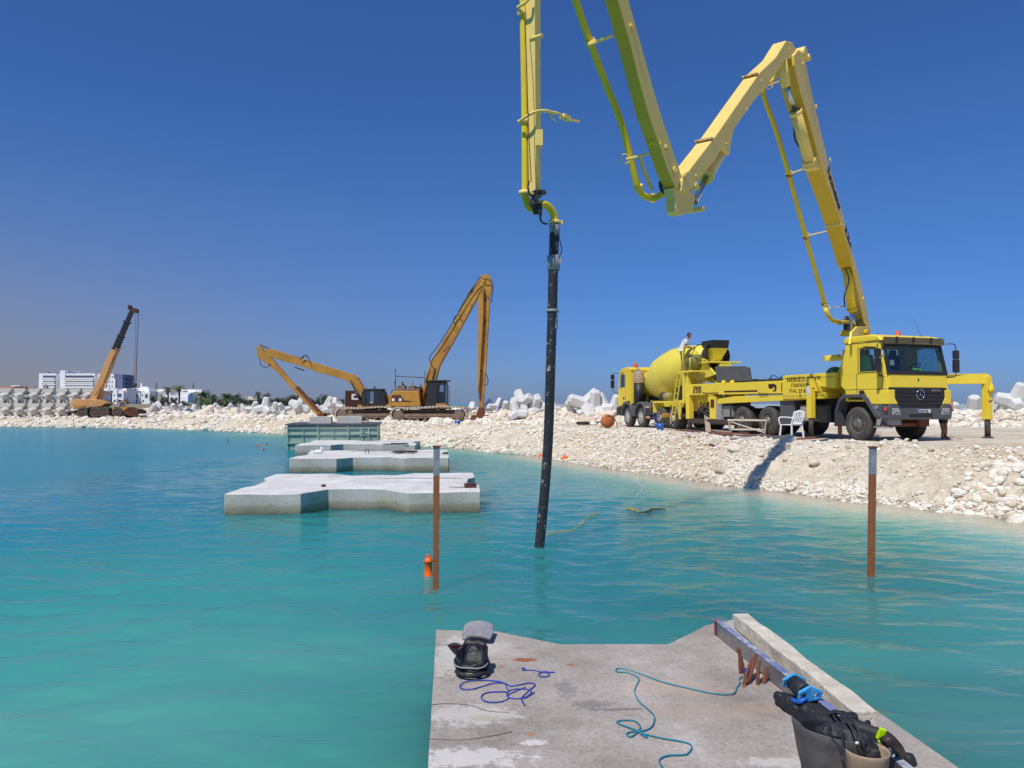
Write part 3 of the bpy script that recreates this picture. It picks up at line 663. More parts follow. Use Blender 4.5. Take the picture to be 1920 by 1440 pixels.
# front-left corners at the waterline
for i, (px, py, rz, lab) in enumerate(((420, 965, 4.2, 'nearest floating concrete block out in the water, with a half brick on its white top'),
                                        (542, 886, 4.5, 'middle floating concrete block, between the near one and the green steel formwork'),
                                        (553, 854, 3.0, 'farthest floating concrete block, lying right in front of the green steel formwork'))):
    c = at_z(px, py, 0); a = R(rz); off = Vector((BW/2*math.cos(a), BW/2*math.sin(a), 0)); zt = (.37, .40, .40)[i]
    slab('concrete_block', plan, -.55, zt, 'blocktop', amp=.03, seed=i*9+2, loc=(c.x+off.x, c.y+off.y, 0), rz=a, label=lab, cat='concrete block', group='floating star shaped concrete blocks in a row')
# the block the photographer stands on
FT = .40
ft = [at_z(px, py, FT) for px, py in ((818, 1181), (930, 1184), (1050, 1208), (1252, 1208), (1325, 1172), (1392, 1158), (1800, 1440))]
FP = [(p.x, p.y) for p in ft]; FP += [(2.08, 1.9), (2.12, -.6), (-.30, -.6), (-.30, 1.9)]; q = at_z(803, 1440, FT); FP.append((q.x, q.y))
def fg(px, py, z=FT): p = at_z(px, py, z); return p
def st(px, py, rx, ry, col, s=.85): p = fg(px, py); return (p.x, p.y, rx, ry, col, s)
M['slab'] = block_mat('worn_grey_concrete', [(.30, (.27, .235, .205)), (.46, (.375, .33, .288)), (.60, (.46, .41, .365)), (.72, (.58, .535, .48))], [(.3, (.40, .38, .34)), (.6, (.54, .52, .47))], fine=1.5,
    stains=[st(985, 1237, .075, .035, (.30, .085, .03), .9), st(1070, 1247, .03, .02, (.34, .14, .08), .8), st(975, 1215, .045, .02, (.38, .20, .14), .6), st(940, 1250, .02, .03, (.3, .13, .09), .6), st(945, 1332, .03, .012, (.40, .24, .14), .7),
            st(997, 1376, .03, .02, (.40, .20, .10), .8), st(870, 1420, .26, .09, (.66, .63, .59), .75), st(880, 1340, .25, .12, (.62, .59, .54), .55), st(850, 1230, .13, .35, (.60, .57, .53), .6), st(1400, 1180, .13, .25, (.62, .59, .55), .5),
            st(1000, 1392, .06, .03, (.68, .64, .60), .8), st(1260, 1290, .30, .12, (.50, .36, .26), .35), st(1350, 1330, .35, .10, (.48, .35, .25), .35), st(1110, 1320, .10, .05, (.15, .14, .14), .6), st(1060, 1290, .06, .12, (.16, .15, .15), .5),
            st(1460, 1430, .16, .05, (.62, .59, .55), .6), st(1650, 1370, .22, .12, (.36, .32, .30), .6), st(905, 1346, .09, .035, (.42, .37, .28), .7), st(1160, 1330, .16, .02, (.14, .12, .11), .6), st(1180, 1200, .4, .035, (.5, .49, .46), .4)])
slab('concrete_block', FP, -.55, FT, 'slab', n=22, amp=.006, seed=4, label='nearest concrete block at the bottom edge with ropes and diving gear on top', cat='concrete block')
# cracks and joints across the near block's left side
# shallow formwork joint lines on the near block
for pts in ([(806, 1322), (835, 1319), (880, 1322), (915, 1333), (955, 1336)], [(804, 1386), (870, 1387), (925, 1379), (960, 1372)], [(816, 1209), (852, 1210), (880, 1212)]):
    mb = MB(); P = spline([fg(x, y, FT+.001) for x, y in pts], 6); mb.tube(P, .0022, 5)
    # a thin dark ridge of slurry left by the shuttering
    mb.build('slurry_ridge', mat('slurry_seam', (.20, .18, .155), .9), parent=bpy.data.objects['concrete_block.003'])

# small things on the far blocks
def stone_obj(name, c, r, m, **k):
    v, f = ico(2); u = v*RNG.uniform(.8, 1.2, 3)
    for _ in range(6):
        d = RNG.normal(size=3); d /= np.linalg.norm(d); h = RNG.uniform(.55, .8); q = u@d; u = u-np.outer(np.maximum(q-h, 0)*.9, d)
    o = np_mesh(name, u*np.array(r), f, [m], False); o.location = c; return tag(o, **k)
p = at_z(882, 912, .40); mb = MB(); mb.box((0, 0, .045), (.22, .11, .09), rz=.3); mb.cyl((-.1, 0, .01), (-.42, .05, .012), .007, n=6)
mb.build('brick', 'brown', loc=(p.x, p.y, .372), bevel=.006, label='dark red half brick with a wire on the near floating block', cat='brick')
p = at_z(607, 913, .38); stone_obj('pebble', (p.x, p.y, .40), (.055, .04, .03), 'brown', label='small brown stone on the front left edge of the near floating block', cat='stone')
p = at_z(597, 851, .40); mb = MB(); mb.ell((0, 0, .07), (.16, .07, .07)); mb.ell((.10, 0, .17), (.05, .045, .05)); mb.cyl((.10, 0, .10), (.10, 0, .16), .035, n=8); mb.prism([(-.12, -.04, .08), (-.28, 0, .09), (-.12, .04, .08)], (0, 0, .03)); mb.cyl((.14, 0, .17), (.20, 0, .16), .014, .003, n=6)
mb.build('seagull', 'white', loc=(p.x, p.y, .40), label='white gull resting on the middle floating block', cat='gull')
p = at_z(757, 850, .40); mb = MB()
for k in range(16):
    a = k*.9; mb.tube(spline([(math.cos(a)*.45*random.uniform(.3, 1)+random.uniform(-.1, .1), math.sin(a)*.2+random.uniform(-.1, .1), .02+random.uniform(0, .06)) for a in [a, a+1.2, a+2.4, a+3.3]], 4), .014, 5)
mb.build('rope_pile', 'dark', loc=(p.x, p.y, .40), label='tangle of dark rope lying on the middle floating block', cat='rope')
p = at_z(688, 850, .40); mb = MB(); mb.tube([(-.06, 0, 0), (-.05, 0, .12), (.05, 0, .12), (.06, 0, 0)], .015, 6); mb.build('lifting_loop', 'rust', loc=(p.x, p.y, .40), label='rusty steel lifting loop standing up from the middle floating block', cat='loop')
p = at_z(742, 834, .40); mb = MB(); mb.bar((-.5, 0, .02), (.5, 0, .03), .05, .04); mb.bar((-.2, .06, .05), (.45, -.05, .06), .04, .03); mb.build('rod_bundle', 'dark', loc=(p.x, p.y, .40), label='dark rods left on the farthest floating block', cat='rods')

# ---- green steel formwork box with blocks on it
c0 = at_z(538, 843, 0); yaw = R(8)
FW = empty('steel_formwork', (c0.x, c0.y, 0), yaw, label='green ribbed steel formwork box standing in the water with two concrete cubes on top', cat='formwork')
W_, D_, H_ = 3.92, 3.2, 1.12
b = MB(); b.ring([(0, 0, -.3), (W_, 0, -.3), (W_, D_, -.3), (0, D_, -.3)], [(.1, .1, -.3), (W_-.1, .1, -.3), (W_-.1, D_-.1, -.3), (.1, D_-.1, -.3)], (0, 0, H_+.22)); b.build('shell', 'form', FW)
b = MB()
for z in (.28, .66, .93):
    b.bb(-.06, W_+.06, -.07, -.001, z-.025, z+.025); b.bb(-.07, -.001, 0, D_, z-.025, z+.025)
for i in range(7):
    x = .02+i*(W_-.04)/6; b.bb(x-.02, x+.02, -.10, -.072, -.3, H_-.08) if i % 2 == 0 else b.bb(x-.012, x+.012, -.10, -.072, .28, .93)
for i in range(4): y = .05+i*(D_-.1)/3; b.bb(-.10, -.072, y-.02, y+.02, -.3, H_-.08)
b.build('ribs', 'form', FW)
b = MB(); b.bb(-.08, W_+.08, -.10, D_+.08, H_-.06, H_); b.build('top_flange', 'grey', FW, bevel=.004)
b = MB()
for x in (3.15, 3.5): b.cyl((x, -.13, .05), (x, -.13, .95), .018, n=8)
for z in (.2, .4, .6, .8): b.cyl((3.15, -.13, z), (3.5, -.13, z), .012, n=6)
b.build('ladder', 'form', FW)
for q in (((W_+.02, -.1, .55), (W_+.1, -.1, .55), .04), ((2.1, -.08, .15), (2.1, -.12, .15), .04), ((3.7, -.08, .15), (3.7, -.12, .15), .055)): b = MB(); b.cyl(*q); b.build('bolt', 'dark', FW)
M['cube'] = mat('pale_cube_concrete', (.58, .56, .51), .9, col2=(.47, .45, .40), sc=1.6, bump=.2)
for x, y, w_, d_, h_, lab in ((1.35, .95, .95, .8, .30, 'left pale concrete cube resting on the green formwork box'), (2.62, 1.1, 1.1, .9, .32, 'right pale concrete cube resting on the green formwork box')):
    b = MB(); b.box((0, 0, h_/2), (w_, d_, h_)); b.box((w_*.2, -d_/2-.002, h_*.5), (.02, .012, h_*.6))
    q = Matrix.Rotation(yaw, 3, 'Z') @ Vector((x, y, 0)); b.build('concrete_cube', 'cube', loc=(c0.x+q.x, c0.y+q.y, H_), rot=(0, 0, yaw), bevel=.02, label=lab, cat='concrete block', group='concrete cubes on the formwork')

# ---- steel posts in the water
def post(px, py, ptop, lean, lab):
    a = at_z(px, py, 0); h = EYE-(ptop-HOR)*a.y/F_PX; r = empty('steel_post', (a.x, a.y, 0), R(12), label=lab, cat='post', group='two rusty square posts sticking out of the water')
    L_ = Vector((lean, 0, 1)); w_ = .062
    def q(z, k=1): return [(L_.x*z+x*w_/2*k, y*w_/2*k, z) for x, y in ((-1, -1), (1, -1), (1, 1), (-1, 1))]
    b = MB(); b.hexa(q(-1.2)+q(h-.33)); b.build('rusty_shaft', 'postrust', r, bevel=.004)
    b = MB(); b.hexa(q(h-.33, 1.03)+q(h-.02, 1.03)); b.build('bare_top', mat('galvanised', (.42, .44, .47), .5, .3, col2=(.25, .25, .26), sc=9, rust=(.25, .12, .06), rust_t=.6), r, bevel=.004)
    b = MB(); b.hexa(q(h-.02, 1.3)+q(h-.005, 1.3)); b.build('end_plate', 'rust', r); return r
post(817, 1103, 835, .004, 'rusty square steel post beside the orange buoy')
post(1633, 1080, 836, .03, 'rusty square steel post standing alone near the right bank')
# ---- orange buoy
c = at_z(803, 1078, 0)
o = empty('marker_buoy', (c.x, c.y, 0), 0, label='upright orange cylinder buoy floating beside the left post', cat='buoy')
b = MB(); b.lathe([(.0, -.16), (.045, -.15), (.055, -.02), (.058, 0), (.048, .012), (.046, .145), (.058, .155), (.058, .17), (.040, .185), (.034, .205), (0, .207)], (0, 0, 0), n=24); b.build('float_body', 'buoy', o)
b = MB(); b.tube([(-.026, 0, .19), (-.026, 0, .228), (-.018, 0, .234), (.018, 0, .234), (.026, 0, .228), (.026, 0, .19)], .006, 6); b.build('handle', 'buoy', o)
# small floats
for px, py, r_, lab in ((483, 836, .06, 'small red float, second of the four left of the formwork'), (500, 833, .045, 'tiny red float nearest to the green formwork'), (427, 826, .055, 'small red float farthest left of the formwork'), (494, 843, .055, 'small red float lowest of those left of the formwork'),
                        (1059, 863, .15, 'orange float at the foot of the bank just right of the black hose'), (1013, 857, .10, 'small orange float half hidden behind the black hose')):
    c = at_z(px, py, 0); b = MB(); b.ell((0, 0, 0), (r_, r_, r_*.8)); b.cyl((0, 0, r_*.6), (0, 0, r_*1.15), r_*.25, n=8); b.build('float', 'buoy' if r_ > .058 else 'pink', loc=(c.x, c.y, .02), label=lab, cat='float', group='small round floats')
# ---- yellow floating lines
def line(name, pts, r, m, z=.012, **k):
    b = MB(); P = spline([Vector(at_z(x, y, 0))+Vector((0, 0, z+random.uniform(-.006, .008))) for x, y in pts], 6); b.tube(P, r, 6); return b.build(name, m, **k)
line('floating_line', [(1024, 1003), (1050, 998), (1070, 996), (1082, 990), (1092, 984), (1094, 976), (1105, 969), (1114, 966), (1122, 962)], .007, 'ropey', label='thin yellow line floating beside the black hose', cat='rope')
b = MB()
for k in range(3):
    b.tube(spline([Vector(at_z(x+random.uniform(-3, 3), y+random.uniform(-2, 2), 0))+Vector((0, 0, .015)) for x, y in [(1176, 955), (1190, 958), (1200, 962), (1214, 960), (1222, 955), (1236, 955), (1246, 957)]], 6), .009, 6)
b.build('floating_line', 'ropey', label='bundle of yellow line floating off the bank', cat='rope')
line('floating_line', [(1193, 896), (1197, 906), (1205, 915), (1200, 925), (1192, 932)], .005, 'paper', label='pale thin line in the water close to the bank', cat='rope')
# ================================================================== ARMOUR UNITS, BOULDERS
def frus(b, c, d, r0, r1, L, n=6, sq=1.0):
    """tapered octagonal leg from c along d"""
    c = Vector(c); x, y, z = frame(d); vs = []
    for k, r in ((0, r0), (L*.93, r1*1.12), (L, r1*.86)):
        for j in range(n):
            t = 2*math.pi*(j+.5)/n; vs.append(c+z*k+x*(r*math.cos(t))+y*(r*math.sin(t)*sq))
    fs = [(i*n+j, i*n+(j+1) % n, (i+1)*n+(j+1) % n, (i+1)*n+j) for i in range(2) for j in range(n)]+[tuple(reversed(range(n))), tuple(2*n+i for i in range(n))]
    b.add(vs, fs)
def armour_mesh(kind):
    b = MB()
    if kind == 'legs':          # loose unit: fat tapered legs
        for d in ((0, 0, 1), (.94, 0, -.33), (-.47, .82, -.33), (-.47, -.82, -.33)): frus(b, Vector(d)*-.05, d, .42, .27, 1.08)
    elif kind == 'cross':
        for d, s in (((0, 0, 1), 1), ((0, 0, -1), 1), ((1, 0, 0), .9), ((-1, 0, 0), .9), ((0, 1, 0), .85), ((0, -1, 0), .85)): frus(b, Vector(d)*-.05, d, .40, .25, .98*s)
    else:                       # stacked unit: hammer top, waist, two feet and a pointed nose
        n = .34
        top = [(-.55, .70), (.55, .70), (.50, .50), (.30, .30), (.20, .05), (-.20, .05), (-.28, .26), (-.50, .40)]
        b.pxz(top, -n, n)
        feet = [(-.20, .08), (.20, .08), (.28, -.20), (.50, -.42), (.52, -.70), (.24, -.70), (.12, -.42), (-.12, -.38), (-.20, -.70), (-.50, -.70), (-.48, -.44), (-.28, -.22)]
        b.pxz(feet, -n*.96, n*.96)
        frus(b, (0, -.2, .02), (0, -1, -.10), .40, .16, .62); frus(b, (0, .2, .02), (0, 1, -.10), .40, .16, .62)
        frus(b, (.1, 0, .02), (1, 0, .0), .30, .17, .55); frus(b, (-.1, 0, .02), (-1, 0, .0), .30, .17, .55)
    return b
PROTO = {}
def armour(kind, loc, s, rot, m, label, group):
    key = (kind, m)
    if key not in PROTO:
        o = armour_mesh(kind).build('armour_unit', m, bevel=.015); PROTO[key] = o
    else: o = PROTO[key].copy(); COL.objects.link(o)
    o.location = loc; o.scale = (s, s, s); o.rotation_euler = rot
    return tag(o, label, 'armour unit', group)
# the neat double stack at the left
Y0 = 74.0
def stackrow(xs, z0, nm, dy):
    n = len(xs)
    for i, px in enumerate(xs):
        p = at_y(px, 757, Y0+dy)
        armour('stack', (p.x, p.y, z0+.70), 1.0, (0, 0, R(4+random.uniform(-2, 2))), 'armour2', 'grey armour unit, %s in the %s row of the neat stack' % (ordn(i, n), nm), 'armour units stacked in two rows at the far left')
stackrow([-14, 13, 40, 67, 93, 119, 143, 168], 2.05, 'upper', .25)
stackrow([-12, 14, 40, 66, 92, 118, 146, 170], .64, 'lower', 0)
# loose units along the sea side: px, py of the centre, distance, size
GL = 'loose armour units along the sea side of the causeway'
def loose(lst, desc, kindm='armour'):
    n = len(lst); lst = sorted(lst, key=lambda t: t[0])
    for i, (px, py, Y, s) in enumerate(lst):
        p = at_y(px, py, Y)
        armour(random.choice(['legs', 'legs', 'cross']), p-Vector((0, 0, .05)), s*.93, (random.uniform(-.6, .6), random.uniform(-.6, .6), random.uniform(0, 6.28)), kindm, 'white armour unit, %s %s' % (ordn(i, n), desc), GL)
loose([(284, 769, 79, .95), (300, 765, 80, .9), (326, 771, 80, .95), (344, 768, 80, .8), (362, 770, 79, .85), (386, 772, 79, .8), (400, 766, 80, .8), (416, 771, 78, .8), (438, 769, 78, .85)], 'between the crane and the big palm trees')
loose([(458, 768, 74, .75), (476, 766, 72, .85), (497, 764, 70, 1.05), (515, 768, 70, .8), (532, 767, 69, .8)], 'just left of the low excavator arm')
loose([(562, 761, 66, 1.25), (612, 765, 64, 1.1), (628, 760, 62, .8), (642, 768, 63, .9), (601, 773, 63, .8)], 'between low excavator arm and brown container')
loose([(884, 774, 55, 1.0), (912, 765, 55, .75), (931, 764, 54, .8), (948, 768, 53, .75)], 'around the hanging rusty digging arm')
loose([(978, 755, 50, 1.15), (1000, 766, 50, 1.0), (1012, 762, 50, .9), (1040, 770, 51, .75), (968, 774, 49, .8)], 'beside the black hose')
loose([(1072, 768, 49, .9), (1097, 757, 48, 1.2), (1114, 764, 48, 1.2), (1132, 768, 48, 1.2), (1150, 770, 48, 1.1), (1172, 775, 49, 1.2)], 'left of the mixer truck cab')
loose([(1786, 777, 47, .95), (1826, 776, 46, 1.25), (1853, 775, 46, 1.0), (1903, 753, 44, 1.35), (1895, 778, 45, 1.3), (1930, 775, 45, 1.3), (1868, 785, 45, .9)], 'right of the pump truck')
loose([(700, 772, 66, 1.0), (676, 770, 66, 1.0), (717, 778, 65, .8)], 'right behind the brown container')
# boulders, each a thing
BS = []
for k in range(12):
    v, f = ico(3); s = RNG.uniform(.7, 1.3, 3); u = v*s
    for _ in range(9):
        d = RNG.normal(size=3); d /= np.linalg.norm(d); h = RNG.uniform(.5, .85); q = u@d; u = u-np.outer(np.maximum(q-h, 0)*.9, d)
    u = u*(1+.05*RNG.uniform(-1, 1, (len(u), 1)))
    o = np_mesh('boulder', u, f, ['boulder'], False); BS.append(o.data); bpy.data.objects.remove(o)
def boulders(n, x0, x1, d0, d1, lo, hi, label, group, tries=4000, bank=False):
    k = 0; P = SEAs; sg = np.hypot(np.diff(P[:, 0]), np.diff(P[:, 1])); cs = np.concatenate([[0], np.cumsum(sg)])
    for _ in range(tries):
        if k >= n: break
        d = random.uniform(d0, d1)
        if bank:
            s = random.uniform(x0, x1); x, y = on_bank(np.array([s]), np.array([d])); x, y = float(x[0]), float(y[0])
        else:
            s = random.uniform(0, cs[-1]); x = np.interp(s, cs, P[:, 0]); y = np.interp(s, cs, P[:, 1]); xb = np.interp(s+1, cs, P[:, 0]); yb = np.interp(s+1, cs, P[:, 1]); l = math.hypot(xb-x, yb-y)+1e-9
            x, y = x-(yb-y)/l*d, y+(xb-x)/l*d
            if not (x0 < x < x1): continue
        r = lo*(hi/lo)**(random.random()**1.6)
        o = bpy.data.objects.new('boulder', random.choice(BS)); COL.objects.link(o)
        o.location = (x, y, gz(x, y)+r*.25); o.scale = (r*random.uniform(.8, 1.3), r*random.uniform(.8, 1.2), r*random.uniform(.6, .9)); o.rotation_euler = (random.uniform(-.5, .5), random.uniform(-.5, .5), random.uniform(0, 6.28))
        tag(o, label, 'boulder', group); k += 1
ZONES = {'L': [(0, 300, 'just right of the mobile crane'), (300, 345, 'below the two tall slim palms'), (345, 400, 'below the biggest bushy palm'), (400, 440, 'below the second bushy palm'), (440, 480, 'below the lone dry palm'), (480, 520, 'below the tip of the low boom'), (520, 560, 'left of the low arm bucket'), (560, 620, 'beside the low arm bucket'), (620, 1000, 'left of the brown container')],
         'M': [(0, 760, 'behind the left excavator cab'), (760, 880, 'behind the right excavator'), (880, 925, 'around the rusty bucket'), (925, 960, 'right of the rusty bucket'), (960, 1010, 'left of the black hose'), (1010, 1060, 'behind the black hose'), (1060, 2000, 'right of the black hose')],
         'R': [(0, 1160, 'left of the mixer truck cab'), (1160, 1300, 'behind the mixer truck'), (1300, 1600, 'behind the pump truck wheels'), (1600, 1795, 'behind the pump truck cab'), (1795, 1850, 'between the cab and the yellow outrigger leg'), (1850, 3000, 'right of the far yellow outrigger leg')]}
def zone_label(o, z, base):
    v = o.location-EYEV; px = 960+F_PX*v.x/v.y
    for a_, c_, t_ in ZONES[z]:
        if a_ <= px < c_: nm = t_; break
    else: nm = ZONES[z][-1][2]
    r = o.scale.z; sz = 'large' if r > .36 else 'medium' if r > .22 else 'small'; fl = 'flat' if o.scale.x > r*1.55 else 'blocky'
    return '%s %s %s boulder %s' % (sz, fl, base, nm)
def boul(n, x0, x1, d0, d1, lo, hi, base, group, z, **k):
    before = set(bpy.data.objects); boulders(n, x0, x1, d0, d1, lo, hi, base, group, **k)
    for o in bpy.data.objects:
        if o not in before: o['label'] = zone_label(o, z, base)
boul(70, -33, -11, -.5, 5.5, .30, .90, 'pale limestone', 'boulders heaped left of the excavators', 'L')
boul(30, -11, 6, .3, 4.6, .22, .6, 'white', 'boulders in the middle of the rubble mound', 'M')
boul(26, 6, 34, 1, 5, .16, .42, 'white', 'boulders behind the trucks', 'R')
ZONES['B'] = [(0, 1200, 'on the bank slope below the mixer truck'), (1200, 1300, 'on the bank slope below the ladder'), (1300, 1390, 'on the bank slope left of the dark shadow'), (1390, 1500, 'on the bank slope by the dark shadow'), (1500, 3000, 'on the bank slope right of the dark shadow')]
ZONES['C'] = [(0, 1560, 'on the bank edge near the plastic chair'), (1560, 1650, 'on the bank edge by the front wheel'), (1650, 1760, 'on the bank edge below the bumper'), (1760, 3000, 'on the bank edge right of the cab')]
boul(16, np.interp(17.0, WLs[:, 1], CS), np.interp(24, WLs[:, 1], CS), .3, 2.8, .10, .24, 'white', 'boulders on the near bank slope', 'B', bank=True)
boul(10, S0, np.interp(17, WLs[:, 1], CS), 1.8, 3.4, .06, .12, 'white', 'boulders by the cab', 'C', bank=True)

_by = {}
for o in bpy.data.objects:
    if o.get('category') == 'boulder': _by.setdefault(o['label'], []).append(o)
for l_, os_ in _by.items():
    if len(os_) > 1:
        os_.sort(key=lambda o: (o.location.x/o.location.y))
        for i, o in enumerate(os_): o['label'] = '%s %s' % (ordn(i, len(os_)), l_)
# ================================================================== MOBILE CRANE
def wheel(b, c, r, w_, axis=(0, 1, 0), n=24, lug=True):
    """tyre with tread shoulders; slot 0"""
    a = Vector(c)-Vector(axis)*w_/2
    prof = [(r*.58, 0.01), (r*.62, 0), (r*.90, 0), (r*.975, w_*.10), (r, w_*.22), (r, w_*.78), (r*.975, w_*.90), (r*.90, w_), (r*.62, w_), (r*.58, w_-.01)]
    b.lathe(prof, a, axis, n)
    b.cyl(Vector(c)-Vector(axis)*w_*.45, Vector(c)+Vector(axis)*w_*.45, r*.6, n=n)
def rim(b, c, r, w_, axis=(0, 1, 0), sgn=-1, n=20, deep=.3):
    ax = Vector(axis)*sgn; f = Vector(c)+ax*w_*.5
    b.lathe([(r*.60, .004), (r*.56, .008), (r*.52, -.05*deep*4), (r*.30, -.035*deep*4), (r*.26, .02), (r*.20, .035), (0.001, .035)], f, ax, n)
    x, y, d = frame(ax)
    for i in range(10):
        t = i*math.pi/5; p = f+x*(r*.37*math.cos(t))+y*(r*.37*math.sin(t))-ax*.03*deep*4; b.cyl(p, p+ax*.03, r*.028, n=6)
cp = at_y(205, 783, 72.5); cz = gz(cp.x, cp.y)
CR = empty('mobile_crane', (cp.x, cp.y, cz), R(4), label='orange mobile crane with a raised black tipped telescopic boom', cat='crane')
b = MB(); b.bb(-2.6, 2.9, -.55, .55, .5, .8); b.bb(-2.7, -2.5, -1.4, 1.4, .4, .65); b.bb(-3.6, -2.5, -.25, .25, .45, .62); b.bb(-3.65, -3.55, -.3, .3, .05, .6); b.build('chassis', 'dark', CR, bevel=.02)
for x in (-1.85, -.70, .08, 1.25):
    for y in (-1, 1):
        b = MB(); wheel(b, (x, y*1.15, .5), .5, .4); w_ = b.build('wheel', 'tyre', CR); b = MB(); rim(b, (x, y*1.15, .5), .5, .4, sgn=y); b.build('rim', 'rust', w_)
b = MB(); b.pxz([(-3.05, 1.15), (-3.05, 1.55), (-2.8, 1.74), (-1.7, 1.74), (-.5, 1.66), (.05, 1.35), (-.35, 1.02), (-1.2, .98), (-2.2, 1.05)], -.95, .95); b.build('superstructure', 'crane', CR, bevel=.05)
b = MB(); b.bb(-2.75, -1.75, -1.15, -.96, .80, 1.14); b.build('side_locker', 'cat', CR, bevel=.02)
b = MB(); b.bb(-1.6, 1.2, -1.1, 1.1, .86, .96); b.cyl((-1.2, 0, .8), (-1.2, 0, 1.1), .6); b.build('deck', 'dark', CR, bevel=.02)
b = MB(); b.ring([(1.28, -1.05, .95), (1.95, -1.05, .95), (1.92, -1.05, 1.50), (1.34, -1.05, 1.50)], [(1.38, -1.05, 1.02), (1.85, -1.05, 1.02), (1.82, -1.05, 1.42), (1.43, -1.05, 1.42)], (0, .08, 0)); b.bb(1.3, 1.95, -.97, -.2, 1.45, 1.50); b.bb(1.3, 1.36, -.97, -.2, .95, 1.45); b.bb(.75, 2.5, -1.2, -.3, .62, .95); b.build('cab', 'cat', CR, bevel=.02)
b = MB(); b.bb(1.38, 1.85, -1.0, -.98, 1.02, 1.42); b.build('cab_window', 'winglass', CR)
b = MB(); b.pxz([(1.7, .3), (1.7, .62), (2.1, .95), (2.6, 1.0), (3.0, .8), (3.05, .2), (2.7, .1)], -1.2, -.9); b.bb(1.9, 2.9, -.9, 1.2, .35, .7); b.build('front_outrigger', 'brown', CR, bevel=.03)
inv = Matrix.Rotation(-R(4), 4, 'Z') @ Matrix.Translation((-cp.x, -cp.y, -cz))
def CL(px, py, dy=0): return inv @ at_y(px, py, 72.5+dy)
A_, B_ = CL(176, 750), CL(248, 582); D_ = B_-A_
def seg(b, t0, t1, w_, h_): b.bar(A_+D_*t0, A_+D_*t1, w_, h_)
b = MB(); seg(b, -.02, .56, .50, .60); o = b.build('boom_base', 'crane', CR, bevel=.03)
b = MB(); seg(b, .55, .70, .42, .50); seg(b, .70, .86, .36, .43); seg(b, .86, 1.0, .30, .36)
for t in (.56, .705, .865): seg(b, t, t+.012, .54, .62)
b.build('boom_extension', 'black', CR, bevel=.02)
b = MB(); q = B_; b.bar(q+Vector((-.35, 0, .22)), q+Vector((.42, 0, .02)), .3, .28); b.cyl(q+Vector((.36, -.2, -.05)), q+Vector((.36, .2, -.05)), .2, n=12); b.cyl(q+Vector((-.2, -.2, .35)), q+Vector((-.2, .2, .35)), .16, n=12); b.build('boom_head', 'brown', CR)
b = MB()
for dx in (-.07, .12, .2): b.cyl(CL(256, 583)+Vector((dx, .1*dx, 0)), CL(253, 716)+Vector((dx*.6, 0, 0)), .018, n=5)
b.build('hoist_cable', 'dark', CR)
b = MB(); h = CL(253, 722); b.lathe([(0, -.22), (.16, -.16), (.19, 0), (.14, .2), (0, .26)], h, n=10); b.tube(spline([h+Vector((0, 0, -.2)), h+Vector((.05, 0, -.38)), h+Vector((.15, 0, -.46)), h+Vector((.22, 0, -.36))], 4), .035, 6); b.build('hook_block', 'brown', CR)
b = MB(); b.cyl(CL(190, 748), CL(193, 705), .15, n=10); b.cyl(CL(193, 707), CL(198, 680), .09, n=8); b.build('luffing_ram', 'crane', CR)
b = MB()          # lattice jib folded beside the boom
P0, P1 = CL(195, 730), CL(221, 655); offs = [Vector((-.18, -.3, 0)), Vector((.25, -.3, .05)), Vector((.05, -.6, .2))]
for o_ in offs: b.bar(P0+o_, P1+o_*.6, .06)
for k in range(11):
    t = k/10; u = (k+1)/10; 
    for i in range(3):
        if k < 10: b.bar(P0.lerp(P1, t)+offs[i]*(1-.4*t), P0.lerp(P1, u)+offs[(i+1) % 3]*(1-.4*u), .035)
b.build('folded_jib', 'crane', CR)
b = MB(); b.bar(CL(222, 655), CL(232, 650), .12, .1); b.bar(CL(221, 660), CL(212, 690), .04); b.build('jib_bracket', 'lgrey', CR)
b = MB(); b.tube(spline([A_+D_*.05+Vector((.2, -.5, 0)), A_+D_*.2+Vector((.45, -.55, 0)), A_+D_*.4+Vector((.35, -.5, -.1)), A_+D_*.5+Vector((.3, -.4, 0))], 6), .035, 6); b.build('boom_hose', 'dark', CR)

# ================================================================== EXCAVATORS
def track(root, y, L_, h_, w_, m='wood'):
    """one crawler: shoes around an oval, rollers and frame"""
    r = h_/2; n = 46; per = []; half = L_/2-r
    tot = 4*half+2*math.pi*r
    for i in range(n):
        s = i/n*tot
        if s < 2*half: p, t = (-half+s, 0), 0
        elif s < 2*half+math.pi*r: a = (s-2*half)/r; p, t = (half+r*math.sin(a), r-r*math.cos(a)), a
        elif s < 4*half+math.pi*r: u = s-2*half-math.pi*r; p, t = (half-u, h_+.05*math.sin(u*1.5)), math.pi
        else: a = (s-4*half-math.pi*r)/r; p, t = (-half-r*math.sin(a), r+r*math.cos(a)), math.pi+a
        per.append((p, t))
    b = MB()
    for (x, z), t in per: b.box((x, y, z+.02), (tot/n*.80, w_, .12), e=(0, -t, 0))
    tr = b.build('track', 'trackshoe', root)
    b = MB(); b.bb(-half*.95, half*.95, y-w_*.32, y+w_*.32, h_*.30, h_*.58); b.bb(-half*.7, half*.7, y-w_*.36, y+w_*.36, h_*.42, h_*.60)
    for x in np.linspace(-half*.9, half*.9, 8): b.cyl((x, y-w_*.38, h_*.16), (x, y+w_*.38, h_*.16), h_*.13, n=10)
    b.build('track_frame', 'dusty', tr)
    b = MB()
    for x in (-half, half): b.cyl((x, y-w_*.42, r), (x, y+w_*.42, r), r*.66, n=16); b.cyl((x, y-w_*.46, r), (x, y+w_*.46, r), r*.4, n=12)
    for x in (-half*.3, half*.3): b.cyl((x, y-w_*.3, h_*.88), (x, y+w_*.3, h_*.88), h_*.09, n=8)
    b.build('sprocket', 'dusty', tr)
M['trackshoe'] = mat('dusty_track_steel', (.58, .51, .42), .8, col2=(.38, .32, .25), sc=2, amt=.6)
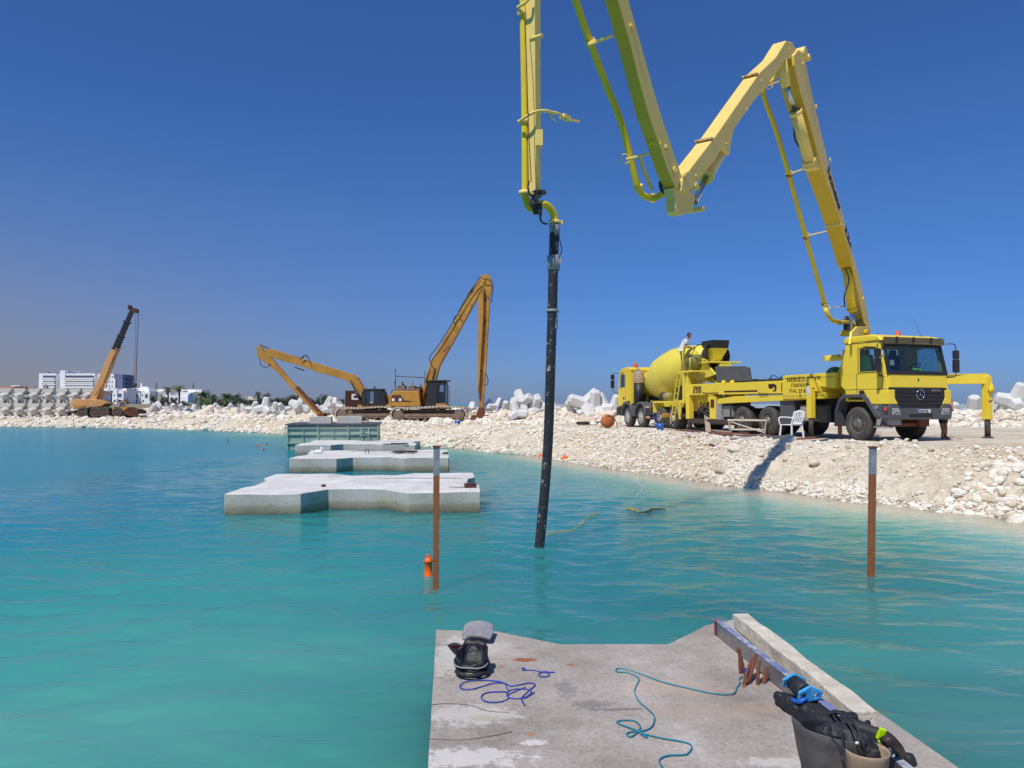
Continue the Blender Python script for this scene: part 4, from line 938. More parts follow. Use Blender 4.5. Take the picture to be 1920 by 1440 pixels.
M['dusty'] = mat('dusty_brown_steel', (.30, .22, .16), .85, col2=(.12, .08, .055), sc=4, amt=.6)
def arm_poly(b, poly, w_, yc=0): b.pxz(poly, yc-w_/2, yc+w_/2)
def excavator(pos, rz, lab, big):
    r = empty('long_reach_excavator', pos, rz, label=lab, cat='excavator', group='yellow long reach excavators')
    for y in (-1.25, 1.25): track(r, y, 5.0, 1.0, .65)
    b = MB(); b.bb(-1.4, 1.4, -1.0, 1.0, .42, .85); b.cyl((0, 0, .8), (0, 0, 1.12), .75, n=20); b.build('undercarriage', 'dusty', r, bevel=.03)
    return r
ex = at_y(811, 790, 52.0); exz = gz(ex.x, ex.y)
E1 = excavator((ex.x, ex.y, exz), R(-4), 'excavator on the right with a steeply raised boom and hanging rusty arm', True)
e1 = Matrix.Rotation(R(4), 4, 'Z') @ Matrix.Translation((-ex.x, -ex.y, -exz))
def X1(px, py, Y=52.0): q = e1 @ at_y(px, py, Y); return (q.x, q.z)
b = MB(); b.pxz([X1(741, 756), X1(741, 738), X1(748, 733), X1(792, 734), X1(795, 762), X1(742, 762)], -1.3, 1.3); b.pxz([X1(795, 760), X1(795, 735), X1(800, 733), X1(810, 760)], -.5, 1.3); b.build('engine_house', 'cat', r_ if False else E1, bevel=.05)
b = MB(); b.pxz([X1(738, 764), X1(735, 752), X1(742, 740), X1(742, 764)], -1.25, 1.25); b.build('counterweight', 'cat', E1, bevel=.06)
b = MB(); z0 = -1.31; b.pxz([X1(740, 748), X1(743, 741), X1(758, 741), X1(765, 751), X1(778, 752), X1(778, 753.5), X1(740, 753.5)], z0-.004, z0+.01); b.build('dark_decal', 'brown', E1)
b = MB()
for px in (744.5, 757.5): x, z = X1(px, 750); b.bb(x-.09, x+.09, z0-.02, z0, z-.08, z+.10)
b.build('number_plate_sticker', 'paper', E1)
b = MB(); x0, zb = X1(742, 764); x1_, _ = X1(842, 764); b.bb(x0, x1_, -1.35, 1.35, zb-.10, zb+.02); b.build('platform', 'dusty', E1, bevel=.02)
b = MB(); x0, z1_ = X1(747, 733); x1_, _ = X1(792, 733); b.bb(x0, x1_, -1.1, 1.0, z1_-.02, z1_+.13); b.bb(x0+.1, x0+.6, -.9, -.3, z1_+.1, z1_+.35); b.cyl((x0+.45, -.5, z1_+.3), (x0+.30, -.5, z1_+.62), .09, n=8)
b.cyl((x0+.95, 0, z1_), (x0+.95, 0, z1_+.62), .03, n=6); b.bb(x0+.75, x0+1.15, -.4, .1, z1_+.1, z1_+.34); b.bb(x1_-.35, x1_-.1, -.5, .2, z1_+.1, z1_+.28); b.build('engine_top', 'dusty', E1, bevel=.01)
b = MB()
for (a, c) in (((746, 734), (746, 692)), ((744, 716), (746.5, 722)), ((747, 706), (800, 709)), ((801, 697), (802, 745)), ((739, 733), (739, 745)), ((739, 733), (744, 731))):
    xa, za = X1(*a); xc, zc = X1(*c); b.cyl((xa, -.9, za), (xc, -.9, zc), .028, n=6)
b.build('handrail', 'dark', E1)
b = MB(); pts = [X1(807, 762), X1(807, 730), X1(812, 716), X1(839, 716), X1(842, 719), X1(842, 762)]; inn = [X1(826, 755), X1(826, 740), X1(827, 722), X1(836, 722), X1(838, 724), X1(839, 755)]
b.ring([(x, -1.38, z) for x, z in pts], [(x, -1.38, z) for x, z in inn], (0, .09, 0)); b.ring([(x, -.45, z) for x, z in pts], [(x, -.45, z) for x, z in inn], (0, .07, 0))
x0, zt = X1(803, 714.5); x1_, _ = X1(847, 714.5); b.bb(x0, x1_, -1.45, -.38, zt-.06, zt+.03); (xa, za), (xb_, zb_) = X1(807, 762), X1(812, 718); b.bb(xa, xa+.5, -1.3, -.4, za, zb_); b.build('cab', 'black', E1, bevel=.02)
b = MB(); b.prism([(x, -1.34, z) for x, z in inn], (0, .01, 0)); x1_, za = X1(841, 757); _, zb_ = X1(841, 720); b.bb(x1_, x1_+.01, -1.33, -.45, za, zb_); b.build('cab_glass', 'glass', E1)
b = MB(); b.box((X1(832, 745)[0], -.9, X1(832, 745)[1]), (.45, .5, .7)); b.build('seat', 'seat', E1, bevel=.05)
xa, za = X1(824, 763); b = MB(); b.bb(xa, X1(844, 763)[0], -1.4, -.4, za-.02, za+.22); b.build('cab_base', 'cat', E1, bevel=.02)
b = MB(); xa, za = X1(845, 757); xb_, zb_ = X1(845, 722); b.tube([(xa-.1, -1.4, za), (xa+.12, -1.42, za+.1), (xb_+.12, -1.42, zb_-.1), (xb_-.1, -1.4, zb_)], .025, 6); b.build('grab_rail', 'black', E1)
b = MB()          # boom: two sides and the bend
arm_poly(b, [X1(793, 752), X1(790, 735), X1(800, 706), X1(808, 684), X1(812, 672), X1(896, 531), X1(905, 520), X1(913, 524), X1(910, 534), X1(849, 645), X1(825, 686), X1(816, 720), X1(806, 752)], .62, .05)
b.build('boom', 'rustboom', E1, bevel=.03)
b = MB(); arm_poly(b, [X1(851, 619), X1(858, 609), X1(862, 614), X1(856, 625)], .02, -.28); b.build('yellow_patch', 'cat', E1)
b = MB(); arm_poly(b, [X1(903, 518), X1(912, 515), X1(922, 522), X1(925, 536), X1(920, 560), X1(912, 700), X1(906, 775), X1(899, 775), X1(900, 690), X1(905, 560), X1(905, 532)], .36, -.02); b.build('dipper_arm', 'rustboom', E1, bevel=.03)
b = MB(); arm_poly(b, [X1(899, 560), X1(909, 540), X1(908, 600), X1(901, 720), X1(898, 740)], .30, -.36); b.build('arm_side_plate', 'cat', E1, bevel=.01)
b = MB(); xa, za = X1(885, 790); b.pxz([X1(887, 778), X1(914, 777), X1(914, 792), X1(905, 796), X1(886, 794), X1(884, 786)], -.62, .58); 
for k in range(5): y = -.55+k*.26; b.pxz([X1(887, 792), X1(886, 797), X1(889, 794)], y-.05, y+.05)
b.pxz([X1(899, 764), X1(908, 764), X1(911, 779), X1(893, 779)], -.3, .26); b.build('bucket', 'rust', E1, bevel=.04)
for y in (-.62, .55):
    b = MB(); a, c = X1(812, 676), X1(803, 715); d_ = X1(797, 748); b.cyl((c[0], y, c[1]), (d_[0], y, d_[1]), .11, n=10); b.cyl((a[0], y, a[1]), (c[0], y, c[1]), .06, n=8); b.build('boom_ram', 'rustboom', E1)
b = MB(); a, c, d_ = X1(902, 524), X1(882, 556), X1(862, 594); b.cyl((a[0], -.05, a[1]+.15), (c[0], -.05, c[1]+.25), .05, n=8); b.cyl((c[0], -.05, c[1]+.25), (d_[0], -.05, d_[1]+.25), .10, n=10); b.build('arm_ram', 'dark', E1)
b = MB()
for k, P in enumerate(([(812, 684), (808, 670), (830, 640), (870, 575), (890, 545), (903, 530)], [(855, 612), (853, 600), (860, 592), (868, 597)], [(905, 525), (922, 530), (926, 548), (923, 570)], [(912, 700), (917, 712), (915, 722), (909, 722)], [(800, 750), (790, 720), (800, 745), (806, 735), (812, 755), (818, 738), (822, 757)], [(798, 757), (806, 745), (812, 760), (818, 745)])):
    b.tube(spline([(X1(*q)[0], -.42, X1(*q)[1]) for q in P], 5), .028, 5)
b.build('hydraulic_hose', 'black', E1)
# left excavator: faces left, low boom
ex2 = at_y(702, 790, 56.0); ez2 = gz(ex2.x, ex2.y)-.02
E2 = excavator((ex2.x, ex2.y, ez2), R(0), 'excavator on the left with a low arched boom reaching to the left', True)
e2 = Matrix.Translation((-ex2.x, -ex2.y, -ez2))
def X2(px, py, Y=56.0): q = e2 @ at_y(px, py, Y); return (q.x, q.z)
b = MB(); b.pxz([X2(676, 764), X2(732, 764), X2(746, 764), X2(748, 757), X2(678, 759)], -1.3, 1.3); b.build('platform', 'cat', E2, bevel=.03)
b = MB(); b.pxz([X2(729, 760), X2(727, 742), X2(740, 740), X2(756, 742), X2(756, 760)], -.9, 1.3); b.build('engine_house', 'cat', E2, bevel=.05)
b = MB()
P_ = [X2(684, 760), X2(685, 735), X2(690, 731), X2(722, 731), X2(728, 740), X2(730, 760)]; I_ = [X2(687, 756), X2(688, 738), X2(692, 734), X2(706, 734), X2(707, 740), X2(707, 756)]
b.ring([(x, -1.36, z) for x, z in P_], [(x, -1.36, z) for x, z in I_], (0, .08, 0)); b.ring([(x, -.35, z) for x, z in P_], [(x, -.35, z) for x, z in I_], (0, .08, 0))
xa, za = X2(684, 731); xb_, _ = X2(725, 731); b.bb(xa+.1, xb_, -1.38, -.3, za-.03, za+.06); xa, za = X2(709, 760); b.bb(xa, xa+.7, -1.25, -.4, za, za+1.0); xa, za = X2(706, 729); b.cyl((xa, -.8, za), (xa, -.8, za+.16), .06, n=8); b.build('cab', 'black', E2, bevel=.02)
b = MB(); b.prism([(x, -1.33, z) for x, z in I_], (0, .01, 0)); xa, za = X2(685, 756); b.bb(xa, xa+.01, -1.3, -.4, za, za+.85); xa, za = X2(718, 752); b.bb(xa, xa+.35, -1.375, -1.365, za, za+.6); b.build('cab_glass', 'glass', E2)
b = MB(); arm_poly(b, [X2(684, 759), X2(672, 740), X2(664, 726), X2(650, 713), X2(600, 699), X2(560, 685), X2(500, 668), X2(497, 660), X2(500, 655), X2(512, 655), X2(565, 672), X2(652, 699), X2(662, 702), X2(672, 709), X2(684, 730), X2(690, 757)], .58, .1); b.build('boom', 'cat', E2, bevel=.03)
b = MB(); arm_poly(b, [X2(483, 652), X2(486, 648), X2(492, 652), X2(500, 664), X2(512, 674), X2(552, 720), X2(604, 775), X2(608, 783), X2(600, 783), X2(560, 741), X2(520, 697), X2(484, 669)], .42, -.02); b.build('dipper_arm', 'cat', E2, bevel=.02)
b = MB(); arm_poly(b, [X2(559, 724), X2(556, 728), X2(596, 772), X2(602, 772)], .43, -.03); b.build('rust_patch', 'rust', E2)
b = MB(); b.pxz([X2(598, 775), X2(610, 774), X2(611, 792), X2(602, 793), X2(600, 790)], -.5, .5); b.pxz([X2(594, 777), X2(602, 770), X2(606, 777), X2(600, 781)], -.2, .2); b.build('bucket', 'rust', E2, bevel=.03)
b = MB(); a, c, d_ = X2(488, 650), X2(527, 663), X2(568, 674); b.cyl((a[0], 0, a[1]+.12), (c[0], 0, c[1]), .055, n=8); b.cyl((c[0], 0, c[1]), (d_[0], 0, d_[1]), .10, n=10); b.build('arm_ram', 'grey', E2)
for y in (-.45, .5): b = MB(); a, c, d_ = X2(660, 714), X2(669, 733), X2(680, 752); b.cyl((a[0], y, a[1]), (c[0], y, c[1]), .05, n=8); b.cyl((c[0], y, c[1]), (d_[0], y, d_[1]), .13, n=10); b.build('boom_ram', 'black', E2)
b = MB()
for P in ([(565, 675), (572, 668), (580, 670), (583, 680)], [(490, 670), (492, 685), (500, 689), (510, 686)], [(570, 672), (576, 666), (582, 674)]): b.tube(spline([(X2(*q)[0], -.35, X2(*q)[1]) for q in P], 5), .028, 5)
a, c = X2(555, 689), X2(572, 695); b.bar((a[0], -.25, a[1]), (c[0], -.25, c[1]), .1, .08); b.build('hydraulic_hose', 'black', E2)
# brown container behind, blue bucket by the track
c = at_y(671, 775, 60); b = MB(); b.bb(-.85, .85, -1.2, 1.2, 0, 1.75)
for k in range(9): b.bb(-.8+k*.2, -.72+k*.2, -1.24, -1.2, .05, 1.7)
b.build('container', 'brown', loc=(c.x, c.y, c.z), rot=(0, 0, R(6)), bevel=.02, label='red brown steel container behind the left excavator', cat='container')
c = at_y(668, 744, 58.2); b = MB(); b.ring([(-.35, 0, -.22), (.35, 0, -.22), (.35, 0, .22), (-.35, 0, .22)], [(-.2, 0, -.1), (.22, 0, -.1), (.22, 0, .1), (-.2, 0, .1)], (0, .12, 0)); b.build('white_box', 'white', loc=c, label='small white box with openings in front of the brown container', cat='box')
c = at_y(858, 797, 43.5); z_ = gz(c.x, c.y); b = MB(); b.lathe([(0, 0), (.12, 0), (.16, .30), (.17, .30), (.14, .02), (0, .02)], (0, 0, 0), n=14); b.build('bucket', 'blue', loc=(c.x, c.y, z_), label='blue bucket on the bank by the right excavator track', cat='bucket')
# ================================================================== BUILDINGS AND TREES OF THE FAR SHORE
M['hotel'] = mat('white_render', (.90, .90, .89), .8, col2=(.84, .84, .84), sc=.1)
M['hotelblue'] = mat('blue_grey_render', (.16, .20, .34), .8, col2=(.14, .18, .30), sc=.1)
M['cream'] = mat('cream_render', (.70, .66, .54), .8, col2=(.62, .58, .48), sc=.1)
M['roof'] = mat('terracotta_roof', (.36, .20, .13), .85, col2=(.28, .15, .10), sc=.5)
M['bluedoor'] = mat('blue_shutters', (.04, .16, .40), .7)
def bld(name, px0, px1, pt, pb, Y, depth, m, label, cat='building', group=None):
    a = at_y(px0, 757, Y); c = at_y(px1, 757, Y); zt = EYE+(HOR-pt)*Y/F_PX; zb = EYE+(HOR-pb)*Y/F_PX
    r = empty(name, (a.x, Y, 0), 0, label=label, cat=cat, group=group)
    s = Y/F_PX
    def bx(b, x0, x1, y0, y1, d0=0, d1=.3): b.bb((x0-px0)*s, (x1-px0)*s, d0, d1, EYE+(HOR-y1)*s, EYE+(HOR-y0)*s)
    return r, bx
Yh = 400.0
HT, bx = bld('hotel', 72, 162, 698, 757, Yh, 14, 'hotel', 'long white hotel with bands of balconies behind the stacked blocks')
b = MB(); bx(b, 71, 103, 700, 762, .5, 14); bx(b, 103, 115, 701, 762, 3, 14); bx(b, 111, 121, 694.5, 762, .2, 14); bx(b, 119, 176, 700, 762, .5, 14); bx(b, 174, 187, 700, 762, 5, 14); b.build('wall', 'hotel', HT)
b = MB(); 
for y in (704, 712, 720, 728, 736): bx(b, 79, 102, y, y+4.2, .1, .49); bx(b, 121, 174, y, y+4.2, .1, .49)
b.build('window_band', 'winglass', HT)
b = MB()
for y in (708.4, 716.4, 724.4, 732.4): bx(b, 77, 102.5, y, y+3.4, -.9, .05); bx(b, 119, 175, y, y+3.4, -.9, .05)
b.build('balcony', 'hotel', HT)
b = MB(); s_ = Yh/F_PX
for x0, n in ((79, 5), (121, 11)):
    for k in range(n):
        for y in (712.3, 720.3): cx = (x0+2.4+k*4.9-72)*s_; z = EYE+(HOR-y)*s_; b.cyl((cx, -.9, z-.15), (cx, .1, z-.15), .62, n=12)
b.build('awning', 'hotel', HT)
b = MB(); bx(b, 82, 84, 697, 700, 3, 5); bx(b, 88, 100, 698.3, 700, 3, 6); bx(b, 123, 128, 697.6, 700, 3, 6); bx(b, 129, 131, 697.2, 700, 3, 6); b.build('roof_plant', 'hotelblue', HT)
T2, bx = bld('hotel_wing', 190, 231, 700, 757, 395, 12, 'hotel', 'white hotel tower with blue grey end wall right behind the crane boom')
b = MB(); bx(b, 183, 213, 701, 766, 0, 12); bx(b, 212, 216, 710, 766, -.2, 6); b.build('wall', 'hotel', T2)
b = MB(); bx(b, 213.2, 229, 702, 766, .4, 12)
for y in (705, 713, 721): bx(b, 229, 231.5, y, y+4, 1, 9)
b.build('end_wall', 'hotelblue', T2)
for y in (705, 714.5, 722.5, 730.5):
    for x in (200, 205, 210): b = MB(); bx(b, x-.9, x+.9, y, y+3, -.05, .02); b.build('window', 'winglass', T2)
# white apartments
GA = 'white apartment houses on the far shore'
def apart(px0, px1, pt, Y, lab, wins, blocks, m='hotel'):
    r, bx = bld('apartment_house', px0, px1, pt, 757, Y, 10, m, lab, group=GA)
    b = MB(); 
    for x0, x1, y0, d in blocks: bx(b, x0, x1, y0, 766, d, 10)
    b.build('wall', m, r)
    for x0, x1, y0, y1, d in wins: b = MB(); bx(b, x0, x1, y0, y1, d-.06, d+.02); b.build('window', 'winglass', r)
    return r, bx
r, bx = apart(184, 232, 729, 300, 'white apartment house directly below the crane boom, wide window at its left', [(197, 206, 738, 745, 0), (213, 215, 740, 743, 0), (220, 227, 738, 745, .5), (198, 208, 748, 755, 0), (213, 217, 750, 754, 0), (221, 226, 749, 754, .5)], [(184, 196, 727, 2), (194, 210, 733, 0), (208, 219, 729, 0), (218, 230, 732, .5), (225, 232, 728, 2)])
b = MB(); bx(b, 194, 211, 731.5, 732.5, -.4, 0); bx(b, 218, 231, 746, 747.5, -.8, 0); b.build('balcony', 'hotel', r)
r, bx = apart(229, 274, 729, 310, 'white apartment house below the crane hook with roof terraces', [(233, 239, 741, 747, 1), (249, 258, 739, 746, 0), (265, 267, 740, 743, .4), (271, 276, 739, 746, .4), (250, 257, 749, 755, 0), (266, 269, 750, 754, .4)], [(229, 250, 728, 3), (232, 243, 736, 1), (243, 262, 733, 0), (250, 270, 727, 4), (262, 280, 735, .4)])
b = MB(); bx(b, 243, 262, 732, 733, -.4, 0); bx(b, 252, 254, 718, 727, 5, 5.4); bx(b, 256, 268, 724.6, 727, 4, 7); b.build('roof_plant', 'hotel', r)
r, bx = apart(280, 306, 731, 320, 'cream house beside the pointed pine on the far shore', [(288, 291, 735, 740, 0), (284, 287, 746, 752, 0), (296, 302, 745, 752, 0)], [(279, 306, 733, 0), (284, 304, 729.5, 4)], 'cream')
r, bx = apart(306, 345, 730, 315, 'low white house behind the two tall palm trees', [(308, 315, 745, 751, .5), (319, 325, 745, 751, 0), (328, 333, 745, 751, 0), (310, 314, 736, 740, .5)], [(305, 318, 733, .5), (317, 340, 741, 0), (270, 372, 729.5, 8)])
r, bx = apart(337, 374, 729, 290, 'white house with blue doors beside the big palm trees', [(341, 351, 737, 742, .2), (344, 350, 746, 750, 0), (356, 362, 737, 742, 0), (342, 351, 733, 735, .2)], [(337, 362, 735, 0), (345, 374, 730, 2), (338, 353, 743, -.3)])
b = MB(); bx(b, 353, 362, 740, 754, -.25, -.05); b.build('blue_door', 'bluedoor', r); b = MB(); bx(b, 357.4, 358, 716, 730, 2, 2.2); bx(b, 356.6, 358.8, 722, 726, 2, 2.3); b.build('antenna_mast', 'dark', r)
r, bx = bld('villa', 0, 100, 723, 757, 330, 10, 'hotel', 'low villa with terracotta roof above the stacked blocks', cat='house')
b = MB(); bx(b, -20, 38, 728, 766, 0, 14); b.build('wall', 'hotel', r)
s_ = 330/F_PX; b = MB(); z = lambda y: EYE+(HOR-y)*s_
b.add([((-26)*s_, -1, z(729)), (44*s_, -1, z(729)), (44*s_, 15, z(729)), (-26*s_, 15, z(729)), (-6*s_, 5, z(723.5)), (22*s_, 5, z(723.5))], [(0, 1, 5, 4), (1, 2, 5), (2, 3, 4, 5), (3, 0, 4), (0, 3, 2, 1)]); b.build('roof', 'roof', r)
b = MB(); bx(b, 17, 34, 722.6, 724.2, 1, 4); b.build('roof_box', 'hotel', r)
r, bx = bld('villa', 155, 172, 727, 757, 230, 10, 'cream', 'small house with pinkish hipped roof left of the crane', cat='house')
b = MB(); bx(b, 156, 182, 738, 766, 0, 8); b.build('wall', 'hotel', r)
s_ = 230/F_PX; b = MB(); b.add([(-1*s_, -.6, z(738) if False else EYE+(HOR-738)*s_), (29*s_, -.6, EYE+(HOR-738)*s_), (29*s_, 9, EYE+(HOR-738)*s_), (-1*s_, 9, EYE+(HOR-738)*s_), (7*s_, 4, EYE+(HOR-729)*s_), (20*s_, 4, EYE+(HOR-729)*s_)], [(0, 1, 5, 4), (1, 2, 5), (2, 3, 4, 5), (3, 0, 4), (0, 3, 2, 1)]); b.build('roof', 'roof', r)
r, bx = bld('distant_house', 450, 490, 742, 757, 420, 10, 'cream', 'low pinkish house far off between the palms and the excavator', cat='house')
b = MB(); bx(b, 455, 482, 747, 766, 0, 8); bx(b, 458, 470, 743.5, 766, 3, 8); b.build('wall', 'cream', r); b = MB()
for x in (459, 466, 473, 478): bx(b, x, x+2, 750, 753, -.08, .02)
b.build('window', 'winglass', r)

# ---- trees
M['leaf'] = mat('dark_olive_leaves', (.085, .11, .05), .8, col2=(.04, .06, .03), sc=.6, amt=.5)
M['leaf2'] = mat('dusty_tamarisk_leaves', (.15, .14, .085), .85, col2=(.07, .075, .045), sc=.6, amt=.5)
M['palmleaf'] = mat('palm_fronds', (.15, .19, .08), .7, col2=(.07, .10, .04), sc=.8, amt=.5)
M['dryfrond'] = mat('dry_fronds', (.12, .09, .055), .9, col2=(.07, .05, .035), sc=.8)
M['bark'] = mat('bark', (.13, .10, .075), .9, col2=(.07, .055, .04), sc=3)
def leafcloud(n, c, r, size, rng):
    """n small leaf sprays spread through a lumpy crown"""
    lumps = rng.normal(size=(14, 3)); lumps /= np.linalg.norm(lumps, axis=1)[:, None]; lumps *= rng.uniform(.25, .8, (14, 1)); lr = rng.uniform(.25, .5, 14)
    k = rng.integers(0, 14, n); d = rng.normal(size=(n, 3)); d /= np.linalg.norm(d, axis=1)[:, None]
    p = (lumps[k]+d*lr[k][:, None]*rng.uniform(.5, 1.05, (n, 1)))*np.array(r)+np.array(c)
    a = rng.normal(size=(n, 3)); a /= np.linalg.norm(a, axis=1)[:, None]; b_ = rng.normal(size=(n, 3)); b_ = np.cross(a, b_); b_ /= np.linalg.norm(b_, axis=1)[:, None]
    s = size*rng.uniform(.6, 1.3, (n, 1)); v = np.stack([p-a*s-b_*s*.4, p+a*s-b_*s*.3, p+a*s*.8+b_*s*.5, p-a*s*.7+b_*s*.4], 1).reshape(-1, 3)
    return v, np.arange(4*n).reshape(n, 4)
def bush(px, pt, pb, wpx, Y, m, name, label, group=None, n=420, trunk=True):
    s = Y/F_PX; x = (px-960)*s; zt = EYE+(HOR-pt)*s; zb = max(1.2, EYE+(HOR-pb)*s); h = zt-zb; r = empty(name, (x, Y, zb), 0, label=label, cat='tree' if name != 'shrub' else 'shrub', group=group)
    rng = np.random.default_rng(int(px*7+Y)); v, f = leafcloud(n, (0, 0, h*.56), (wpx*s/2/1.05, wpx*s/2*.8, h*.46), .16*wpx*s/3.2, rng); o = np_mesh('crown', v, f, [m], False, r)
    b = MB(); b.cyl((0, 0, -.6), (0, 0, h*.5), .05*h, .03*h, n=7)
    for k in range(4): a = k*1.6+px; b.cyl((0, 0, h*.25), (math.cos(a)*wpx*s*.2, math.sin(a)*wpx*s*.2, h*.62), .03*h, .012*h, n=5)
    b.build('trunk', 'bark', r); return r
random.seed(21)
xs = list(range(398, 640, 15))
for i, px in enumerate(xs):
    t_ = 739.5+5*math.sin(px*.11)+random.uniform(-2, 2)+(px-398)*.012
    bush(px, t_, 766, random.uniform(20, 27), 128+random.uniform(-4, 10), random.choice(['leaf2', 'leaf', 'leaf2']), 'shrub', 'grey green shrub of the far shore thicket, %s of its row' % ordn(i, len(xs)), 'thicket of shrubs along the far shore')
for px, pt, wp, Y, m, nm, lab in ((50, 722, 16, 300, 'leaf', 'round_tree', 'dark round tree left of the hotel, above the stack'), (64, 724, 12, 300, 'leaf', 'round_tree', 'small dark tree close to the left end of the hotel'), (86, 721, 20, 280, 'leaf', 'round_tree', 'dark tree in front of the left end of the hotel'),
                                  (289, 738, 20, 150, 'leaf', 'round_tree', 'dense dark tree in front of the cream house'), (306, 741, 22, 140, 'leaf2', 'round_tree', 'olive brown tree below the cream house'), (326, 748, 20, 138, 'leaf', 'round_tree', 'dark low tree under the two tall palms'),
                                  (345, 752, 22, 136, 'leaf', 'round_tree', 'dark low tree under the white house with blue doors'), (236, 745, 14, 190, 'leaf', 'round_tree', 'small dark tree just above the crane cab'), (440, 741, 24, 132, 'leaf2', 'round_tree', 'tall brown green tree right of the second big palm'),
                                  (540, 741, 24, 150, 'leaf', 'round_tree', 'dark tree standing over the thicket left of the low excavator arm'), (525, 743, 12, 150, 'leaf2', 'round_tree', 'narrow tree standing over the thicket')):
    bush(px, pt, 764, wp, Y, m, nm, lab, n=500)
# pointed pine
s = 300/F_PX; x = (293-960)*s; zt = EYE+(HOR-716)*s; r = empty('norfolk_pine', (x, 300, 1.5), 0, label='pointed tiered pine rising behind the cream house', cat='tree')
b = MB(); b.cyl((0, 0, 0), (0, 0, zt-1.5), .2, .03, n=7); b.build('trunk', 'bark', r); b = MB(); H_ = zt-1.5
for k in range(9):
    z = H_*(.42+.58*k/9); L_ = 1.9*(1-k/9.6)
    for j in range(7):
        a = j*.9+k*.4; d = Vector((math.cos(a), math.sin(a), -.12)); q = Vector((-d.y, d.x, 0)); p = Vector((0, 0, z))
        b.add([p+q*.1, p+d*L_*.6+q*.32, p+d*L_+Vector((0, 0, .22)), p+d*L_*.6-q*.32, p-q*.1], [(0, 1, 2, 3, 4)])
b.build('crown', 'leaf', r)
def palm(px, pt, pb, wpx, Y, label, fat=False, dry=False):
    s = Y/F_PX; x = (px-960)*s; zb = 1.3; zc = EYE+(HOR-pt)*s-wpx*s*(.22 if not fat else .42); r = empty('palm_tree', (x, Y, zb), 0, label=label, cat='palm tree', group=None)
    b = MB(); b.tube([(0, 0, -.5), (.05, 0, (zc-zb)*.5), (0, 0, zc-zb)], .2, 8, rs=[.24, .19, .22] if not fat else [.4, .36, .4]); b.build('trunk', 'bark', r)
    b = MB(); rng = random.Random(int(px)); n = 34 if not fat else 64; L0 = wpx*s/2*1.45
    for k in range(n):
        a = rng.uniform(0, 6.28); up = rng.uniform(-.55, 1.3) if fat else rng.uniform(-.35, 1.1); P = []; dirh = Vector((math.cos(a), math.sin(a), 0)); L_ = L0*rng.uniform(.8, 1.1)
        for t in (0, .25, .5, .75, 1): P.append(Vector((0, 0, zc-zb))+dirh*(L_*t*math.cos(up)**.5 if up < 1.57 else 0)+Vector((0, 0, L_*(t*math.sin(up)*1.0-t*t*.62))))
        side = Vector((-dirh.y, dirh.x, 0)); w_ = [.04, .20, .24, .17, .02]; w_ = [q*L_/1.6 for q in w_]
        for j in range(4):      # each frond: a rib with two hanging, notched halves
            for sg in (-1, 1):
                for h in range(3):
                    t0, t1 = h/3, (h+.62)/3; p0, p1 = P[j].lerp(P[j+1], t0), P[j].lerp(P[j+1], t1); ww = w_[j]*(1-t0)+w_[j+1]*t0
                    tip = (p0+p1)/2+side*sg*ww*1.5+Vector((0, 0, -ww*.7))+(P[j+1]-P[j])*.25
                    b.add([p0, p1, tip], [(0, 1, 2)])
    b.build('crown', 'dryfrond' if dry else 'palmleaf', r)
    if fat or not dry:
        b = MB(); 
        for k in range(14): a = k*.45; b.add([(0, 0, zc-zb), (math.cos(a)*L0*.3, math.sin(a)*L0*.3, zc-zb-L0*.45), (math.cos(a+.25)*L0*.27, math.sin(a+.25)*L0*.27, zc-zb-L0*.5)], [(0, 1, 2)])
        b.build('dead_fronds', 'dryfrond', r)
palm(315, 724, 762, 21, 170, 'left one of the two tall slim palm trees before the white houses')
palm(336, 721, 762, 23, 165, 'right one of the two tall slim palm trees before the white houses')
palm(380, 728, 768, 36, 120, 'biggest bushy palm tree beside the house with blue doors', True)
palm(423, 734, 766, 22, 125, 'second bushy palm tree standing right of the biggest one', True)
palm(401, 740, 762, 13, 160, 'small slim palm tree between the two bushy palms')
palm(484, 734, 762, 11, 150, 'lone slim palm with a round dry brown head', dry=True)
# ================================================================== CONCRETE PUMP TRUCK
HD = Vector((.349, -.937, 0)).normalized(); LFT = Vector((-HD.y, HD.x, 0))
_w = at_z(1605, 826, .87); PO = _w+LFT*1.15; PO.z = .87
PT = empty('concrete_pump_truck', PO, math.atan2(HD.y, HD.x), label='yellow concrete pump truck with a folded out zigzag boom', cat='pump truck')
PM_ = Matrix.Translation(PO) @ Matrix.Rotation(math.atan2(HD.y, HD.x), 4, 'Z'); PI_ = PM_.inverted()
def Pn(px, py, y=-1.25):         # photo point -> (x, z) on a plane along the truck
    q = PI_ @ on_plane(px, py, PO+LFT*y, LFT); return (q.x, q.z)
def Pf(px, py, x=1.27):
    q = PI_ @ on_plane(px, py, PO+HD*x, HD); return (q.y, q.z)
def tolocal(b): b.v = [tuple(PI_ @ Vector(v)) for v in b.v]; return b
